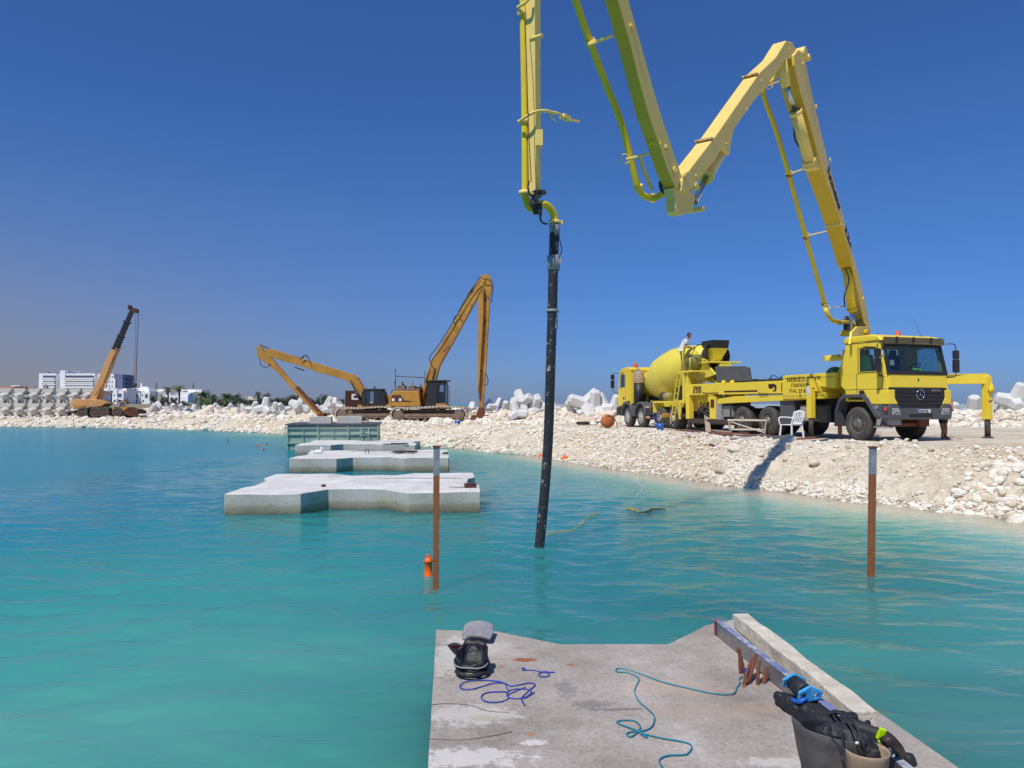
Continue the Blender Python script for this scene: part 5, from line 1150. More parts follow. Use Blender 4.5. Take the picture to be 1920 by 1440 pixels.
# -- chassis
b = MB(); b.bb(-9.2, 1.0, -.43, -.33, .66, .96); b.bb(-9.2, 1.0, .33, .43, .66, .96)
for x in (-8.5, -6.3, -4.8, -3.0, -1.5, .3): b.bb(x-.05, x+.05, -.33, .33, .7, .92)
b.bb(-9.0, -6.5, -1.1, 1.1, .30, .52); b.box((0, 0, .5), (.2, 1.9, .16)); b.box((-4.1, 0, .5), (.3, 1.6, .3)); b.box((-5.5, 0, .5), (.3, 1.6, .3)); b.build('chassis', 'dark', PT, bevel=.01)
def put_wheel(root, x, y, r, w_, sgn, m='rim', deep=.3):
    b = MB(); wheel(b, (x, y, r), r, w_); o = b.build('wheel', 'tyre', root)
    b = MB()
    for k in range(36):      # tread lugs
        t = k*2*math.pi/36
        for s in (-1, 1): b.box((x+math.sin(t)*(r+.004), y+s*w_*.19, r+math.cos(t)*(r+.004)), (.05, w_*.26, .02), e=(0, t, 0))
    b.build('tread', 'tyre', o); b = MB(); rim(b, (x, y, r), r, w_, sgn=sgn, deep=deep); b.build('rim', m, o); return o
for y in (-1, 1):
    put_wheel(PT, .06, y*1.0, .52, .30, y, deep=.12)
    for x in (-4.1, -5.55): put_wheel(PT, x, y*.93, .52, .54, y, deep=.7)
# -- cab
yN, yF = -1.20, 1.20
CAB = MB()
CAB.pxz([(-.36, 1.18), (-.36, 2.02), (1.23, 2.02), (1.28, 1.56), (1.28, 1.12), (.70, 1.12), (.62, 1.30), (-.2, 1.40)], yN, yN+.06)
CAB.pxz([(-.36, 1.18), (-.36, 2.02), (1.23, 2.02), (1.28, 1.56), (1.28, 1.12), (.70, 1.12), (.62, 1.30), (-.2, 1.40)], yF-.06, yF)
for y0, s in ((yN, 1), (yF, -1)):
    CAB.ring([(-.36, y0, 2.02), (1.23, y0, 2.02), (1.10, y0, 2.5), (.98, y0, 2.96), (.3, y0, 3.0), (-.36, y0, 2.98)],
             [(.20, y0, 2.10), (1.03, y0, 2.10), (.97, y0, 2.45), (.86, y0, 2.82), (.45, y0, 2.86), (.20, y0, 2.80)], (0, s*.06, 0))
CAB.ring([(-.36, yN+.06, 1.2), (-.36, yF-.06, 1.2), (-.36, yF-.06, 2.98), (-.36, yN+.06, 2.98)], [(-.36, -.95, 2.25), (-.36, .95, 2.25), (-.36, .95, 2.85), (-.36, -.95, 2.85)], (.05, 0, 0))
CAB.bb(-.3, 1.2, yN+.06, yF-.06, 1.2, 1.26)
CAB.pxz([(1.20, 1.60), (1.285, 1.60), (1.265, 2.0), (1.20, 2.0)], yN+.06, yF-.06)
CAB.build('cab', 'yellow', PT, bevel=.018)
b = MB(); b.pxz([(-.42, 2.99), (-.42, 3.10), (-.34, 3.19), (.70, 3.21), (.98, 3.15), (1.09, 3.0)], yN-.01, yF+.01); b.build('cab_roof', 'yellow', PT, bevel=.05, seg=3)
b = MB(); b.ring([(1.285, -1.19, 1.99), (1.285, 1.19, 1.99), (1.09, 1.13, 2.99), (1.09, -1.13, 2.99)], [(1.275, -1.08, 2.10), (1.275, 1.08, 2.10), (1.12, 1.03, 2.82), (1.12, -1.03, 2.82)], (-.05, 0, 0)); b.build('windscreen_frame', 'black', PT, bevel=.012)
b = MB(); b.prism([(1.262, -1.09, 2.09), (1.262, 1.09, 2.09), (1.10, 1.04, 2.84), (1.10, -1.04, 2.84)], (-.006, 0, 0)); b.build('windscreen', 'glass', PT)
for y0 in (yN+.03, yF-.03): b = MB(); b.prism([(.19, y0, 2.09), (1.04, y0, 2.09), (.98, y0, 2.45), (.87, y0, 2.83), (.45, y0, 2.87), (.19, y0, 2.81)], (0, .005, 0)); b.build('side_window', 'glass', PT)
b = MB(); b.ring([(1.12, -1.16, 2.90), (1.20, 1.16, 2.90), (1.16, 1.14, 3.11), (1.08, -1.14, 3.11)], [(1.15, -1.0, 2.95), (1.15, 1.0, 2.95), (1.12, 1.0, 3.06), (1.12, -1.0, 3.06)], (.015, 0, 0))
b.pyz([(-1.14, 2.91), (1.14, 2.91), (1.12, 3.10), (-1.12, 3.10)], 1.155, 1.165)
o = b.build('sun_visor', mat('smoked_visor', (.13, .11, .05), .3, col2=(.10, .085, .04), sc=2), PT)
b = MB()
for y in (-.75, -.1, .6): b.pyz([(y-.02, 2.90), (y+.06, 2.90), (y+.10, 3.12), (y+.02, 3.12)], 1.165, 1.18)
b.build('visor_strut', 'black', o)
b = MB(); b.bb(.1, .12, yN-.004, yN, 1.45, 2.05); b.bb(1.10, 1.115, yN-.004, yN, 1.5, 2.02); b.bb(-.36, 1.27, yN-.004, yN, 1.555, 1.57); b.bb(.16, 1.06, yN-.006, yN, 2.06, 2.085)
b.bb(.16, .185, yN-.006, yN, 2.08, 2.85); b.bb(-.34, .98, yN-.006, yN, 2.965, 2.985); b.build('door_seam', 'dark', PT)
b = MB(); b.bb(.20, .40, yN-.006, yN, 1.42, 1.53); b.bb(.98, 1.09, yN-.03, yN-.006, 1.93, 1.98); b.build('door_handle', 'black', PT, bevel=.006)
b = MB()    # lower side panel and its step edge
b.pxz([(.58, 1.28), (.42, 1.54), (1.29, 1.54), (1.32, 1.36), (1.34, 1.12), (.72, 1.12)], yN-.05, yN); b.pyz([(yN-.05, 1.54), (-.98, 1.54), (-.98, 1.30), (-.86, 1.12), (yN-.05, 1.12)], 1.285, 1.335)
b.build('corner_panel', 'yellow', PT, bevel=.015); b = MB(); b.pyz([(-yN+.05, 1.54), (1.0, 1.54), (1.0, 1.30), (.90, 1.12), (-yN+.05, 1.12)], 1.285, 1.335); b.build('corner_panel', 'yellow', PT, bevel=.015)
b = MB(); b.pyz([(-1.02, 1.60), (1.03, 1.60), (1.03, 1.42), (.98, 1.22), (.82, .98), (-.80, .98), (-.90, 1.12), (-1.02, 1.34)], 1.27, 1.315)
for z in (1.10, 1.22, 1.34, 1.46): k = .80 if z < 1.15 else .9; b.bb(1.315, 1.335, -k, k, z, z+.05)
b.pyz([(-1.19, 1.60), (-1.0, 1.60), (-1.0, 1.55), (-1.19, 1.55)], 1.29, 1.32); b.build('grille', 'black', PT, bevel=.008)
# three pointed star in a ring
b = MB(); c = Vector((1.345, 0, 1.405)); P = [c+Vector((0, .15*math.cos(t), .15*math.sin(t))) for t in np.linspace(0, 2*math.pi, 33)]; b.tube(P, .011, 8, caps=False)
for k in range(3):
    t = math.pi/2+k*2*math.pi/3; d = Vector((0, math.cos(t), math.sin(t))); q = Vector((0, -d.z, d.y)); h = c+Vector((.012, 0, 0))
    b.add([c-d*.02+q*.018, c+d*.145, c-d*.02-q*.018, h], [(0, 1, 3), (1, 2, 3), (0, 2, 1)])
b.build('star_emblem', 'chrome', PT)
text('Actros', .10, basis((1.337, .45, 1.50), (0, 1, 0), (0, 0, 1)), 'lgrey', PT, 'model_lettering', sx=1.3)
b = MB(); b.pyz([(-.02, 1.80), (.02, 1.80), (.02, 1.88), (-.02, 1.88)], 1.275, 1.285); b.build('badge', 'print', PT)
# bumper
b = MB()
b.pyz([(-1.22, .66), (1.22, .66), (1.25, .80), (1.25, 1.05), (1.18, 1.12), (.88, 1.10), (.80, .99), (-.80, .99), (-.88, 1.10), (-1.18, 1.12), (-1.25, 1.05), (-1.25, .80)], 1.08, 1.36)
b.pxy([(1.1, -1.25), (1.36, -1.25), (1.36, -1.19), (1.1, -1.19)], .68, 1.08)
b.bb(.95, 1.1, -1.24, -1.1, .68, 1.1); b.bb(.95, 1.1, 1.1, 1.24, .68, 1.1); b.build('bumper', 'grey', PT, bevel=.03, seg=3)
b = MB(); b.bb(1.34, 1.366, -.46, .46, .73, .83); b.build('bumper_opening', 'black', PT, bevel=.02); b = MB(); b.bb(1.34, 1.40, -.44, .46, .685, .715); b.build('tow_bar', 'grey', PT, bevel=.008)
for s in (-1, 1):
    b = MB(); b.pyz([(s*1.12, .80), (s*.80, .80), (s*.82, .90), (s*.88, 1.0), (s*1.13, 1.0)], 1.345, 1.372); o = b.build('headlight', 'headlamp', PT, bevel=.01)
    b = MB(); b.lathe([(.06, 0), (.045, -.01), (.02, -.02), (0, -.02)], (1.385, s*1.03, .89), (1, 0, 0), 14); b.lathe([(.05, 0), (.035, -.01), (0, -.02)], (1.385, s*.91, .89), (1, 0, 0), 14); b.build('lens', 'chrome', o)
b = MB(); b.bb(1.20, 1.30, -1.262, -1.25, .93, 1.03); b.bb(1.20, 1.30, 1.25, 1.262, .93, 1.03); b.build('indicator', 'orange', PT, bevel=.004)
b = MB(); b.bb(1.362, 1.372, -.16, .36, .865, .965); o = b.build('number_plate', 'white', PT)
b = MB(); b.bb(1.366, 1.375, -.16, -.10, .867, .963); b.build('blue_strip', 'blue', o)
text('KQS 222', .095, basis((1.374, -.085, .883), (0, 1, 0), (0, 0, 1)), 'black', o, 'number', sx=1.0, bold=.002)
# fenders, steps
def fender(root, x, r0, r1, a0, a1, y0, y1, m='grey', bev=.012):
    A = [R(a) for a in np.linspace(a0, a1, 15)]; b = MB(); b.pxz([(x+r1*math.cos(a), .52+r1*math.sin(a)) for a in A]+[(x+r0*math.cos(a), .52+r0*math.sin(a)) for a in reversed(A)], y0, y1); return b.build('mudguard', m, root, bevel=bev)
for s in (-1, 1):
    b = MB(); b.pxz([(-.78, .42), (-.76, .95), (-.60, 1.28), (-.40, 1.42), (.45, 1.42), (.62, 1.30), (.80, 1.02), (1.06, .80), (1.06, .70), (.86, .72), (.66, .98), (.50, 1.18), (.36, 1.31), (-.34, 1.31), (-.52, 1.20), (-.66, .92), (-.68, .42)], s*1.27, s*.86); b.build('mudguard', 'grey', PT, bevel=.02)
b = MB(); b.pxz([(.78, .98), (1.10, .98), (1.10, 1.13), (.66, 1.13)], -1.22, -.7); b.pxz([(.86, .48), (1.0, .48), (1.08, .70), (.92, .70)], -1.24, -1.2); b.bb(.80, 1.25, -1.26, -.95, .42, .46); b.bb(.9, 1.2, -1.1, -.6, .5, .9); b.build('step', 'lgrey', PT, bevel=.008)
b = MB(); b.box((1.05, -.35, .5), (.12, 1.6, .10)); b.bb(.5, 1.2, .1, .5, .45, .66); b.build('front_axle_beam', 'rust', PT)
# mirrors
def mirror(s, x0):
    b = MB(); y = s*1.50
    b.box((x0, y, 2.62), (.10, .20, .26)); b.box((x0, y, 2.28), (.10, .21, .40)); o = b.build('mirror', 'black', PT, bevel=.025)
    b = MB(); b.tube(spline([(x0-.05, s*1.19, 2.94), (x0+.02, s*1.38, 2.94), (x0, y, 2.84), (x0, y, 2.5), (x0, y, 2.05), (x0, s*1.38, 1.94), (x0-.08, s*1.19, 1.92)], 6), .014, 6); b.build('mirror_arm', 'black', o)
mirror(-1, 1.22); mirror(1, 1.30)
# beacon, aerials
b = MB(); b.lathe([(.085, 0), (.085, .02), (.075, .03), (.072, .15), (.06, .17), (0, .18)], (.55, .0, 3.19), n=18); b.build('beacon', 'orange', PT)
b = MB(); b.cyl((.95, .55, 3.1), (.85, .30, 3.75), .006, .003, n=5); b.cyl((-.05, -.4, 3.1), (-.15, -.75, 3.65), .006, .003, n=5); b.cyl((.25, -.5, 3.1), (.25, -.5, 3.42), .005, n=5); b.build('aerial', 'black', PT)
# interior
b = MB(); b.pxz([(.78, 1.3), (.72, 2.02), (.90, 2.12), (1.22, 2.08), (1.24, 1.3)], -1.12, 1.12); b.build('dashboard', 'seat', PT, bevel=.03)
for y in (-.55, .55):
    b = MB(); b.box((.12, y, 2.05), (.50, .52, .16)); b.box((-.14, y, 2.36), (.14, .50, .62), e=(0, -.12, 0)); b.box((-.18, y, 2.74), (.10, .30, .18)); b.build('seat', 'seat', PT, bevel=.05, seg=3)
b = MB(); c = Vector((.62, .52, 2.24)); ax = Vector((-.55, 0, .83)).normalized(); x_, y_, d_ = frame(ax); b.tube([c+x_*(.22*math.cos(t))+y_*(.22*math.sin(t)) for t in np.linspace(0, 6.283, 25)], .016, 6, caps=False); b.cyl(c, c-ax*.3, .03); b.bar(c-x_*.2, c+x_*.2, .03); b.build('steering_wheel', 'black', PT)
random.seed(5)
b = MB()
for k in range(7): b.ell((1.02+random.uniform(-.08, .08), .10+k*.045, 2.13+random.uniform(0, .04)), (.06, .05, .04), e=(random.random(), random.random(), 0))
b.build('hi_vis_vest', 'vest', PT)
b = MB(); b.prism([(-.25, .0, 2.85), (-.25, .30, 2.55), (-.25, .25, 2.2), (-.25, .02, 2.35)], (.04, 0, 0)); b.build('hanging_vest', 'vest', PT)
b = MB(); b.prism([(.05, -1.05, 2.75), (.45, -1.05, 2.55), (.5, -1.05, 2.12), (.05, -1.05, 2.12)], (0, .05, 0)); b.build('green_curtain', 'greenglass', PT)
b = MB(); b.prism([(1.20, -1.0, 2.26), (1.20, -.84, 2.26), (1.185, -.84, 2.42), (1.185, -1.0, 2.42)], (-.01, 0, 0)); b.build('permit_sticker', 'paper', PT)
# -- superstructure along the near side
def side(name, m, polys, y0, y1, bev=.012, root=PT, **k):
    b = MB()
    for P in polys: b.pxz([p if isinstance(p[1], float) and abs(p[0]) < 50 else Pn(*p) for p in P], y0, y1)
    return b.build(name, m, root, bevel=bev, **k)
xL, _ = Pn(1284, 725); xR, _ = Pn(1468, 715)
beam = MB(); beam.bb(xL, xR, -1.25, -1.05, 1.50, 1.93); beam = beam.build('side_beam', 'yellow', PT, bevel=.012)
b = MB(); b.bb(xL, xR, 1.05, 1.25, 1.50, 1.93); b.build('side_beam', 'yellow', PT, bevel=.012)
b = MB(); b.bb(xL, xR, -1.256, -1.25, 1.492, 1.52); b.build('beam_edge', 'yellow', PT)
b = MB(); b.bb(xL+.3, -1.9, -1.0, 1.0, 1.82, 1.92); b.bb(-5.0, -3.3, -.9, .9, 1.92, 2.02); b.bb(-6.6, -6.0, -.9, -.5, 1.92, 1.99)
for k in range(9): b.box((-6.3+k*.36, -.8+.1*(k % 3), 1.98), (.22, .18, .10+.04*(k % 2)))
b.build('deck', 'dark', PT, bevel=.01)
b = MB()
for k, (x, z) in enumerate(((-6.9, 1.97), (-6.35, 1.96))): b.lathe([(.09, -.03), (.085, .04), (.05, .07), (.045, .02)], (x, -1.0, z), (0, -.6, .8), n=14)
b.build('filler_cap', 'pipe_y', PT)
b = MB(); b.tube(spline([(-4.6, -.7, 2.0), (-4.3, -.75, 2.16), (-4.0, -.7, 2.05), (-3.7, -.75, 2.14), (-3.5, -.7, 2.0)], 6), .02, 6); b.build('deck_hose', 'blue', PT)
# locker with the company name
bx0, bzt = Pn(1468, 702); bx1, _ = Pn(1565, 690); lx1, _ = Pn(1547, 760)
b = MB(); b.pxz([(xR+.004, 1.30), (xR+.004, 2.10), (bx1, 2.12), (bx1, 1.62), (lx1-.25, 1.70), (lx1-.25, 1.50), (lx1, 1.50), (lx1, 1.30)], -1.27, -.62); lk = b.build('side_locker', 'yellow', PT, bevel=.015)
b = MB(); b.bb(xR+.004, bx1, -1.275, -1.27, 1.985, 1.995); b.bb(xR+.02, lx1, -1.275, -1.27, 1.385, 1.395); b.bb(-1.95, -1.94, -1.275, -1.27, 1.6, 1.985); b.bb(xR-.06, xR-.045, -1.275, -1.25, 1.55, 1.86); b.build('seam', 'print', lk)
def stext(s, px, py, h, sx, root, bold=.004, y=-1.252, dx=0):
    x, z = Pn(px, py, y); text(s, h, basis((x+dx, y, z), (1, 0, 0), (0, 0, 1)), 'print', root, 'lettering', sx=sx, bold=bold)
stext('ΝΕΒΙΣΟ ΣΚΥΡ.', 1475, 716, .20, 1.22, lk, .003, -1.272)
stext('ΠΑΡΑΛΙΜΝ', 1483.5, 726, .165, 1.22, lk, .002, -1.272)
stext('ΤΗΛ. 23 821', 1479, 736.5, .160, 1.16, lk, .002, -1.272)
stext('Σ', 1499, 741.5, .07, 1.5, lk, .001, -1.272); stext('Ξ', 1499, 745.5, .07, 1.5, lk, .001, -1.272)
# beam lettering
def Bx(px): return Pn(px, 735, -1.252)[0]
def glyph(rects, x0, x1, z0, z1, name='logo', root=beam):
    b = MB()
    for a, c, d, e in rects: b.bb(x0+(x1-x0)*a, x0+(x1-x0)*c, -1.256, -1.251, z0+(z1-z0)*d, z0+(z1-z0)*e)
    return b.build(name, 'print', root)
glyph([(0, .12, 0, 1), (.12, .30, .88, 1), (.12, .30, .48, .58), (.24, .36, .5, 1), (.36, .44, 0, .12), (.38, .50, 0, .95), (.50, .62, .88, 1), (.56, .68, 0, .92), (.68, .80, .88, 1), (.74, .84, 0, .92), (.84, .92, .88, 1), (.89, 1, 0, .93), (.14, .22, 0, .4)], Bx(1300), Bx(1315), 1.55, 1.84)
stext('Putzmeister', 1318, 740.2, .165, 1.32, beam, .004)
b = MB(); b.bb(Bx(1358), Bx(1420), -1.256, -1.251, 1.565, 1.625); b.build('stripe', 'print', beam)
stext('Elephant', 1422, 740.6, .15, 1.05, beam, .0025)
x0, x1 = Bx(1441), Bx(1456); u = lambda a, c: (x0+(x1-x0)*a, -1.251, 1.56+.27*c)
b = MB(); b.prism([u(*q) for q in ((0, .5), (0, 1), (.62, 1), (.85, .93), (1, .75), (1, .2), (.9, .02), (.6, 0), (.5, .06), (.5, .12), (.72, .14), (.76, .3), (.76, .55), (.60, .62), (.56, .42), (.30, .36), (.12, .40))], (0, -.005, 0)); b.build('elephant_logo', 'print', beam)
# lower yellow frame under the beam
b = MB(); zA = 1.47
b.pxz([Pn(1343, 757), Pn(1345, 748), Pn(1376, 743), (-1.2, zA), (-1.2, 1.29), Pn(1346, 757)], -1.22, -1.1)
b.build('lower_frame', 'yellow', PT, bevel=.01)
b = MB(); xa, _ = Pn(1329, 760); xb_, _ = Pn(1341, 760); b.bb(xa, xb_, -1.22, -.6, .52, 1.42); o = b.build('control_cabinet', 'yellow', PT, bevel=.01)
b = MB(); b.bb(xa+.1, xa+.32, -1.24, -1.22, .98, 1.30); b.build('control_panel', 'brown', o)
b = MB(); xa, _ = Pn(1341, 760); xb_, _ = Pn(1350, 760); b.bb(xa+.01, xb_, -1.21, -.8, .50, 1.28); xc, _ = Pn(1368, 770); b.bb(xb_+.01, xc, -1.1, -.7, .62, 1.05); b.build('hydraulic_cabinet', 'lgrey', PT, bevel=.01)
b = MB(); xa, _ = Pn(1296, 770); xb_, _ = Pn(1328, 770); b.bb(xa, xb_, -.9, .8, .55, 1.2)
for k in range(14): b.cyl((xa+.1+random.random()*(xb_-xa-.2), -1.0-random.random()*.1, .55+random.random()*.5), (xa+.1+random.random()*(xb_-xa-.2), -1.0, .6+random.random()*.6), .035, n=6)
b.bb(xa-.2, xb_+1.8, -1.24, -1.12, .34, .50); b.build('pump_cylinders', 'dark', PT)
b = MB()
for k in range(6): x = xa+.3+k*.22; b.tube(spline([(x, -1.05, 1.45), (x+.1+.05*k, -1.12, 1.25), (x+.02, -1.1, 1.05)], 5), .018, 5)
b.build('hydraulic_hose', 'pipe_y', PT)
b = MB(); xa, _ = Pn(1356, 790); b.bb(xa-.1, xa+2.2, -1.15, -1.08, .10, .55) if False else b.tube(spline([(Pn(1372, 745)[0], -1.15, 1.4), (Pn(1368, 765)[0], -1.2, 1.0), (Pn(1366, 790)[0], -1.15, .55)], 6), .025, 6); b.build('hose', 'dark', PT)
# tanks and boxes between the axles
b = MB(); x0, x1 = Pn(1457, 770)[0], Pn(1484, 770)[0]; b.bb(x0, x1, -1.15, -.6, .42, 1.26); b.build('fuel_tank', 'grey', PT, bevel=.05, seg=3)
b = MB(); x0, x1 = Pn(1494, 780)[0], Pn(1516, 780)[0]; b.bb(x0, x1, -1.12, -.6, .55, 1.08); b.build('water_tank', mat('dull_cream_tank', (.42, .40, .35), .6), PT, bevel=.04)
b = MB(); x0, x1 = Pn(1528, 780)[0], Pn(1552, 780)[0]; b.bb(x0, x1, -1.12, -.6, .52, 1.10); b.bb(x1+.06, -.80, -.9, -.5, .6, 1.3); b.bb(-3.4, -1.0, -.5, .5, .95, 1.45); b.build('battery_box', 'black', PT, bevel=.03)
b = MB(); x0, _ = Pn(1569, 780); b.bb(x0-.02, x0+.12, -1.2, -1.16, .12, .5); b.build('mud_flap', 'brown', PT)
# -- outriggers
def leg(x, y, ztop, zmid, name='outrigger_leg', w_=.20, zb=.03):
    b = MB(); b.bb(x-w_/2, x+w_/2, y-w_/2, y+w_/2, zmid, ztop); o = b.build(name, 'yellow', PT, bevel=.015)
    b = MB(); b.cyl((x, y, zb), (x, y, zmid+.05), w_*.40, n=14); b.build('ram', 'dark', o); b = MB(); b.lathe([(0, 0), (.17, 0), (.17, .04), (.08, .07), (.0, .07)], (x, y, zb-.03), n=16); b.build('foot_plate', 'dark', o); return o
lx, lz = Pn(1520, 712, -1.45); o = leg(lx, -1.45, 1.95, .66)
b = MB(); b.bb(lx-.08, lx+.08, -1.556, -1.55, 1.42, 1.68); b.build('sticker', 'paper', o); b = MB(); b.bb(lx-.07, lx+.05, -1.556, -1.55, 1.74, 1.78); b.build('mark', 'print', o)
b = MB(); b.bar((lx+.05, -1.45, 1.78), (-1.1, -.3, 1.70), .16, .26); b.bar((lx+.1, -1.40, 1.60), (-1.2, -.4, 1.52), .12, .12); b.build('outrigger_arm', 'yellow', PT, bevel=.01)
rx, _ = Pn(1290, 790, -1.25); o = leg(rx, -1.16, 1.50, .50, w_=.24)
leg(rx, 1.16, 1.50, .50, w_=.24)
# far front leg swung out on its arm
fl = PI_ @ at_z(1852, 822, .87); o = leg(fl.x, fl.y, 2.02, .62, w_=.22)
b = MB(); b.bar((-1.3, .5, 1.90), (fl.x, fl.y+.08, 1.93), .20, .30); b.bar((-.6, 1.4, 2.06), (fl.x-.05, fl.y+.06, 2.10), .12, .03); b.build('outrigger_arm', 'yellow', PT, bevel=.012)
b = MB(); q = Vector((fl.x, fl.y, 1.55)); 
for k in range(6): a = k; b.tube([q+Vector((.12, -.1+.03*k, .05*k)), q+Vector((.18, -.12+.04*k, .02)), q+Vector((.13, -.05+.03*k, -.08))], .022, 6)
b.build('hose_coupling', 'pipe_y', o); b = MB(); b.pyz([(fl.y-.1, 1.22), (fl.y+.1, 1.26), (fl.y+.1, 1.22), (fl.y-.05, 1.16)], fl.x+.111, fl.x+.114); b.build('red_mark', 'pink', o)
# -- yellow tube rail behind the cab
b = MB(); p0, p1 = Pn(1546, 672, -.9), Pn(1588, 668, -.9); b.cyl((p0[0], -.9, p0[1]), (-.9, -.9, p1[1]), .085, n=14); b.bb(-1.5, -.40, -1.0, -.75, 2.52, 2.62); b.bar((-.62, -.9, 2.5), (-.95, -.9, 2.0), .12, .14); b.pxz([(-.36, 1.5), (-.36, 2.9), (-.52, 2.5), (-.62, 2.1), (-.62, 1.7)], -1.15, -.9); b.build('boom_rest', 'yellow', PT, bevel=.01)
b = MB(); b.ell((-1.75, -.3, 2.05), (.35, .3, .32)); b.build('control_dome', 'black', PT); b = MB(); b.ell((-1.45, -.6, 2.12), (.12, .1, .22)); b.build('green_cloth', 'greenglass', PT)
# -- hopper at the tail: dark rubber splash walls
b = MB(); hp = [Pn(1341, 687, -.95), Pn(1399, 686.5, -.95), Pn(1407, 714, -.95), Pn(1345, 717, -.95)]
b.pxz(hp, -.97, -.92); hx0, hx1 = hp[0][0], hp[3][0]; b.prism([(hx0, -.95, hp[0][1]), (hx1, -.95, hp[3][1]), (hx1-.25, .9, hp[3][1]), (hx0-.25, .9, hp[0][1])], (.05, 0, 0)); b.build('splash_guard', mat('grey_rubber_sheet', (.115, .115, .12), .65, col2=(.085, .085, .09), sc=3), PT, bevel=.008)
b = MB(); b.prism([(-9.6, -.9, 1.9), (-9.6, .9, 1.9), (-9.3, .6, .8), (-9.3, -.6, .8)], (.04, 0, 0)); b.pxz([(-9.6, 1.9), (-8.0, 1.9), (-8.3, .9), (-9.3, .8)], -.92, -.88); b.pxz([(-9.6, 1.9), (-8.0, 1.9), (-8.3, .9), (-9.3, .8)], .88, .92); b.build('hopper', 'yellow', PT)
# ================================================================== the boom, in its own upright plane
TUR = PM_ @ Vector((-1.2, 0, 0)); TUR.z = 0; TIP = Vector((.32, 10.8, 0)); DU = (TUR-TIP).normalized(); NR = Vector((DU.y, -DU.x, 0))     # NR: to the right, towards the camera
def bp(px, py, off=0.0): return on_plane(px, py, TIP+NR*off, NR)
def plate(name, px_poly, w_, m='boom', off=None, bev=.02, root=PT, **k):
    """profile seen on the right face; extruded by the width of the box"""
    h = w_/2 if off is None else off; b = MB(); b.prism([bp(x, y, h) for x, y in px_poly], -NR*w_); tolocal(b); return b.build(name, m, root, bevel=bev, **k)
# turret
tl = Vector((-1.2, 0, 0))
b = MB(); b.cyl((-1.2, 0, 1.4), (-1.2, 0, 2.2), .55, n=24); b.cyl((-1.2, 0, 2.2), (-1.2, 0, 2.9), .42, .36, n=20); b.build('turret', 'yellow', PT, bevel=.02)
b = MB(); b.prism([bp(1595, 645, .32), bp(1598, 622, .32), bp(1608, 612, .32), bp(1633, 612, .32), bp(1632, 628, .32), bp(1629, 648, .32)], -NR*.08); b.prism([bp(1595, 645, -.24), bp(1598, 622, -.24), bp(1608, 612, -.24), bp(1626, 606, -.24), bp(1630, 628, -.24), bp(1629, 648, -.24)], -NR*.08); tolocal(b); b.build('turret_head', 'yellow', PT, bevel=.02)
c = bp(1602, 624, 0); b = MB(); b.cyl(c+NR*.42, c-NR*.42, .10, n=14); tolocal(b); b.build('turret_pin', 'pipe_y', PT)
S1 = plate('boom_section', [(1611, 516), (1600, 478), (1580, 400), (1566, 348), (1552, 300), (1526, 190), (1512, 122), (1505, 97), (1497, 93), (1489, 103), (1489, 122), (1499, 165), (1520, 235), (1540, 312), (1560, 368), (1577, 420), (1592, 470), (1598, 495)], .46)
# ribs on the underside and its base fork
b = MB(); a = bp(1536, 300, .235); 
for px, py in ((1577, 420), (1553, 345)): q = bp(px, py, .23); b.box(q-NR*.23, (.05, .05, .03)); b.bar(q+NR*.01, q-NR*.47, .07, .07)
tolocal(b); b.build('underside_rib', 'boom', S1)
for o_ in (.23, -.19): plate('boom_fork', [(1633, 622), (1624, 572), (1611, 517), (1598, 496), (1605, 525), (1612, 560), (1621, 604)], .04, 'boom', off=o_, bev=.006)
plate('boom_back_plate', [(1631, 612), (1624, 572), (1611, 516), (1608, 516), (1621, 572), (1628, 612)], .38, 'boom', off=.19, bev=0)
# hoist cylinder at the base
b = MB(); a, c, d_ = bp(1588, 503, 0), bp(1597, 583, 0), bp(1602, 626, 0); b.cyl(a, c, .135, n=18); b.cyl(c-(c-a).normalized()*.08, c, .155, n=18); tolocal(b); o = b.build('lift_cylinder', 'yellow', PT); b = MB(); b.cyl(c, d_, .075, n=14); tolocal(b); b.build('piston_rod', 'chrome', o)
b = MB(); b.tube(spline([bp(1586, 505, .1), bp(1592, 525, .16), bp(1586, 545, .15), bp(1583, 558, .1), bp(1584, 575, .05)], 6), .022, 6); tolocal(b); b.build('hydraulic_hose', 'black', o)
b = MB(); c = bp(1588, 610, -.42); b.lathe([(0, -.05), (.30, -.05), (.34, 0), (.30, .05), (0, .05)], c, NR, n=24); tolocal(b); b.build('swivel_housing', 'dark', PT)
b = MB(); c = bp(1612, 612, .05); b.lathe([(0, -.12), (.22, -.12), (.25, 0), (.22, .12), (0, .12)], c, NR, n=20); tolocal(b); b.build('slew_pulley', mat('olive_casting', (.30, .22, .05), .6), PT)
# cylinder between sections one and two
b = MB(); a, c = bp(1491, 207, .05), bp(1518, 303, .05); b.cyl(a, c, .145, n=18); b.cyl(a, a+(c-a).normalized()*.10, .17, n=18); b.cyl(c-(c-a).normalized()*.06, c, .17, n=18); tolocal(b); o = b.build('fold_cylinder', 'boom', PT)
b = MB(); b.cyl(bp(1474, 160, .05), a, .065, n=12); tolocal(b); b.build('piston_rod', 'chrome', o); b = MB(); b.cyl(bp(1466, 112, .05), bp(1474, 163, .05), .12, n=12); tolocal(b); b.build('link_arm', 'boom', o)
b = MB(); b.tube(spline([bp(1487, 215, -.1), bp(1489, 240, -.2), bp(1491, 262, -.2), bp(1503, 282, -.2), bp(1514, 300, -.1)], 6), .022, 6); b.tube(spline([bp(1476, 130, .1), bp(1480, 150, .14), bp(1478, 168, .1)], 6), .02, 6); tolocal(b); b.build('hydraulic_hose', 'black', o)
plate('bracket', [(1528, 300), (1537, 268), (1541, 300), (1539, 318), (1530, 314)], .36, 'boom', bev=.01)
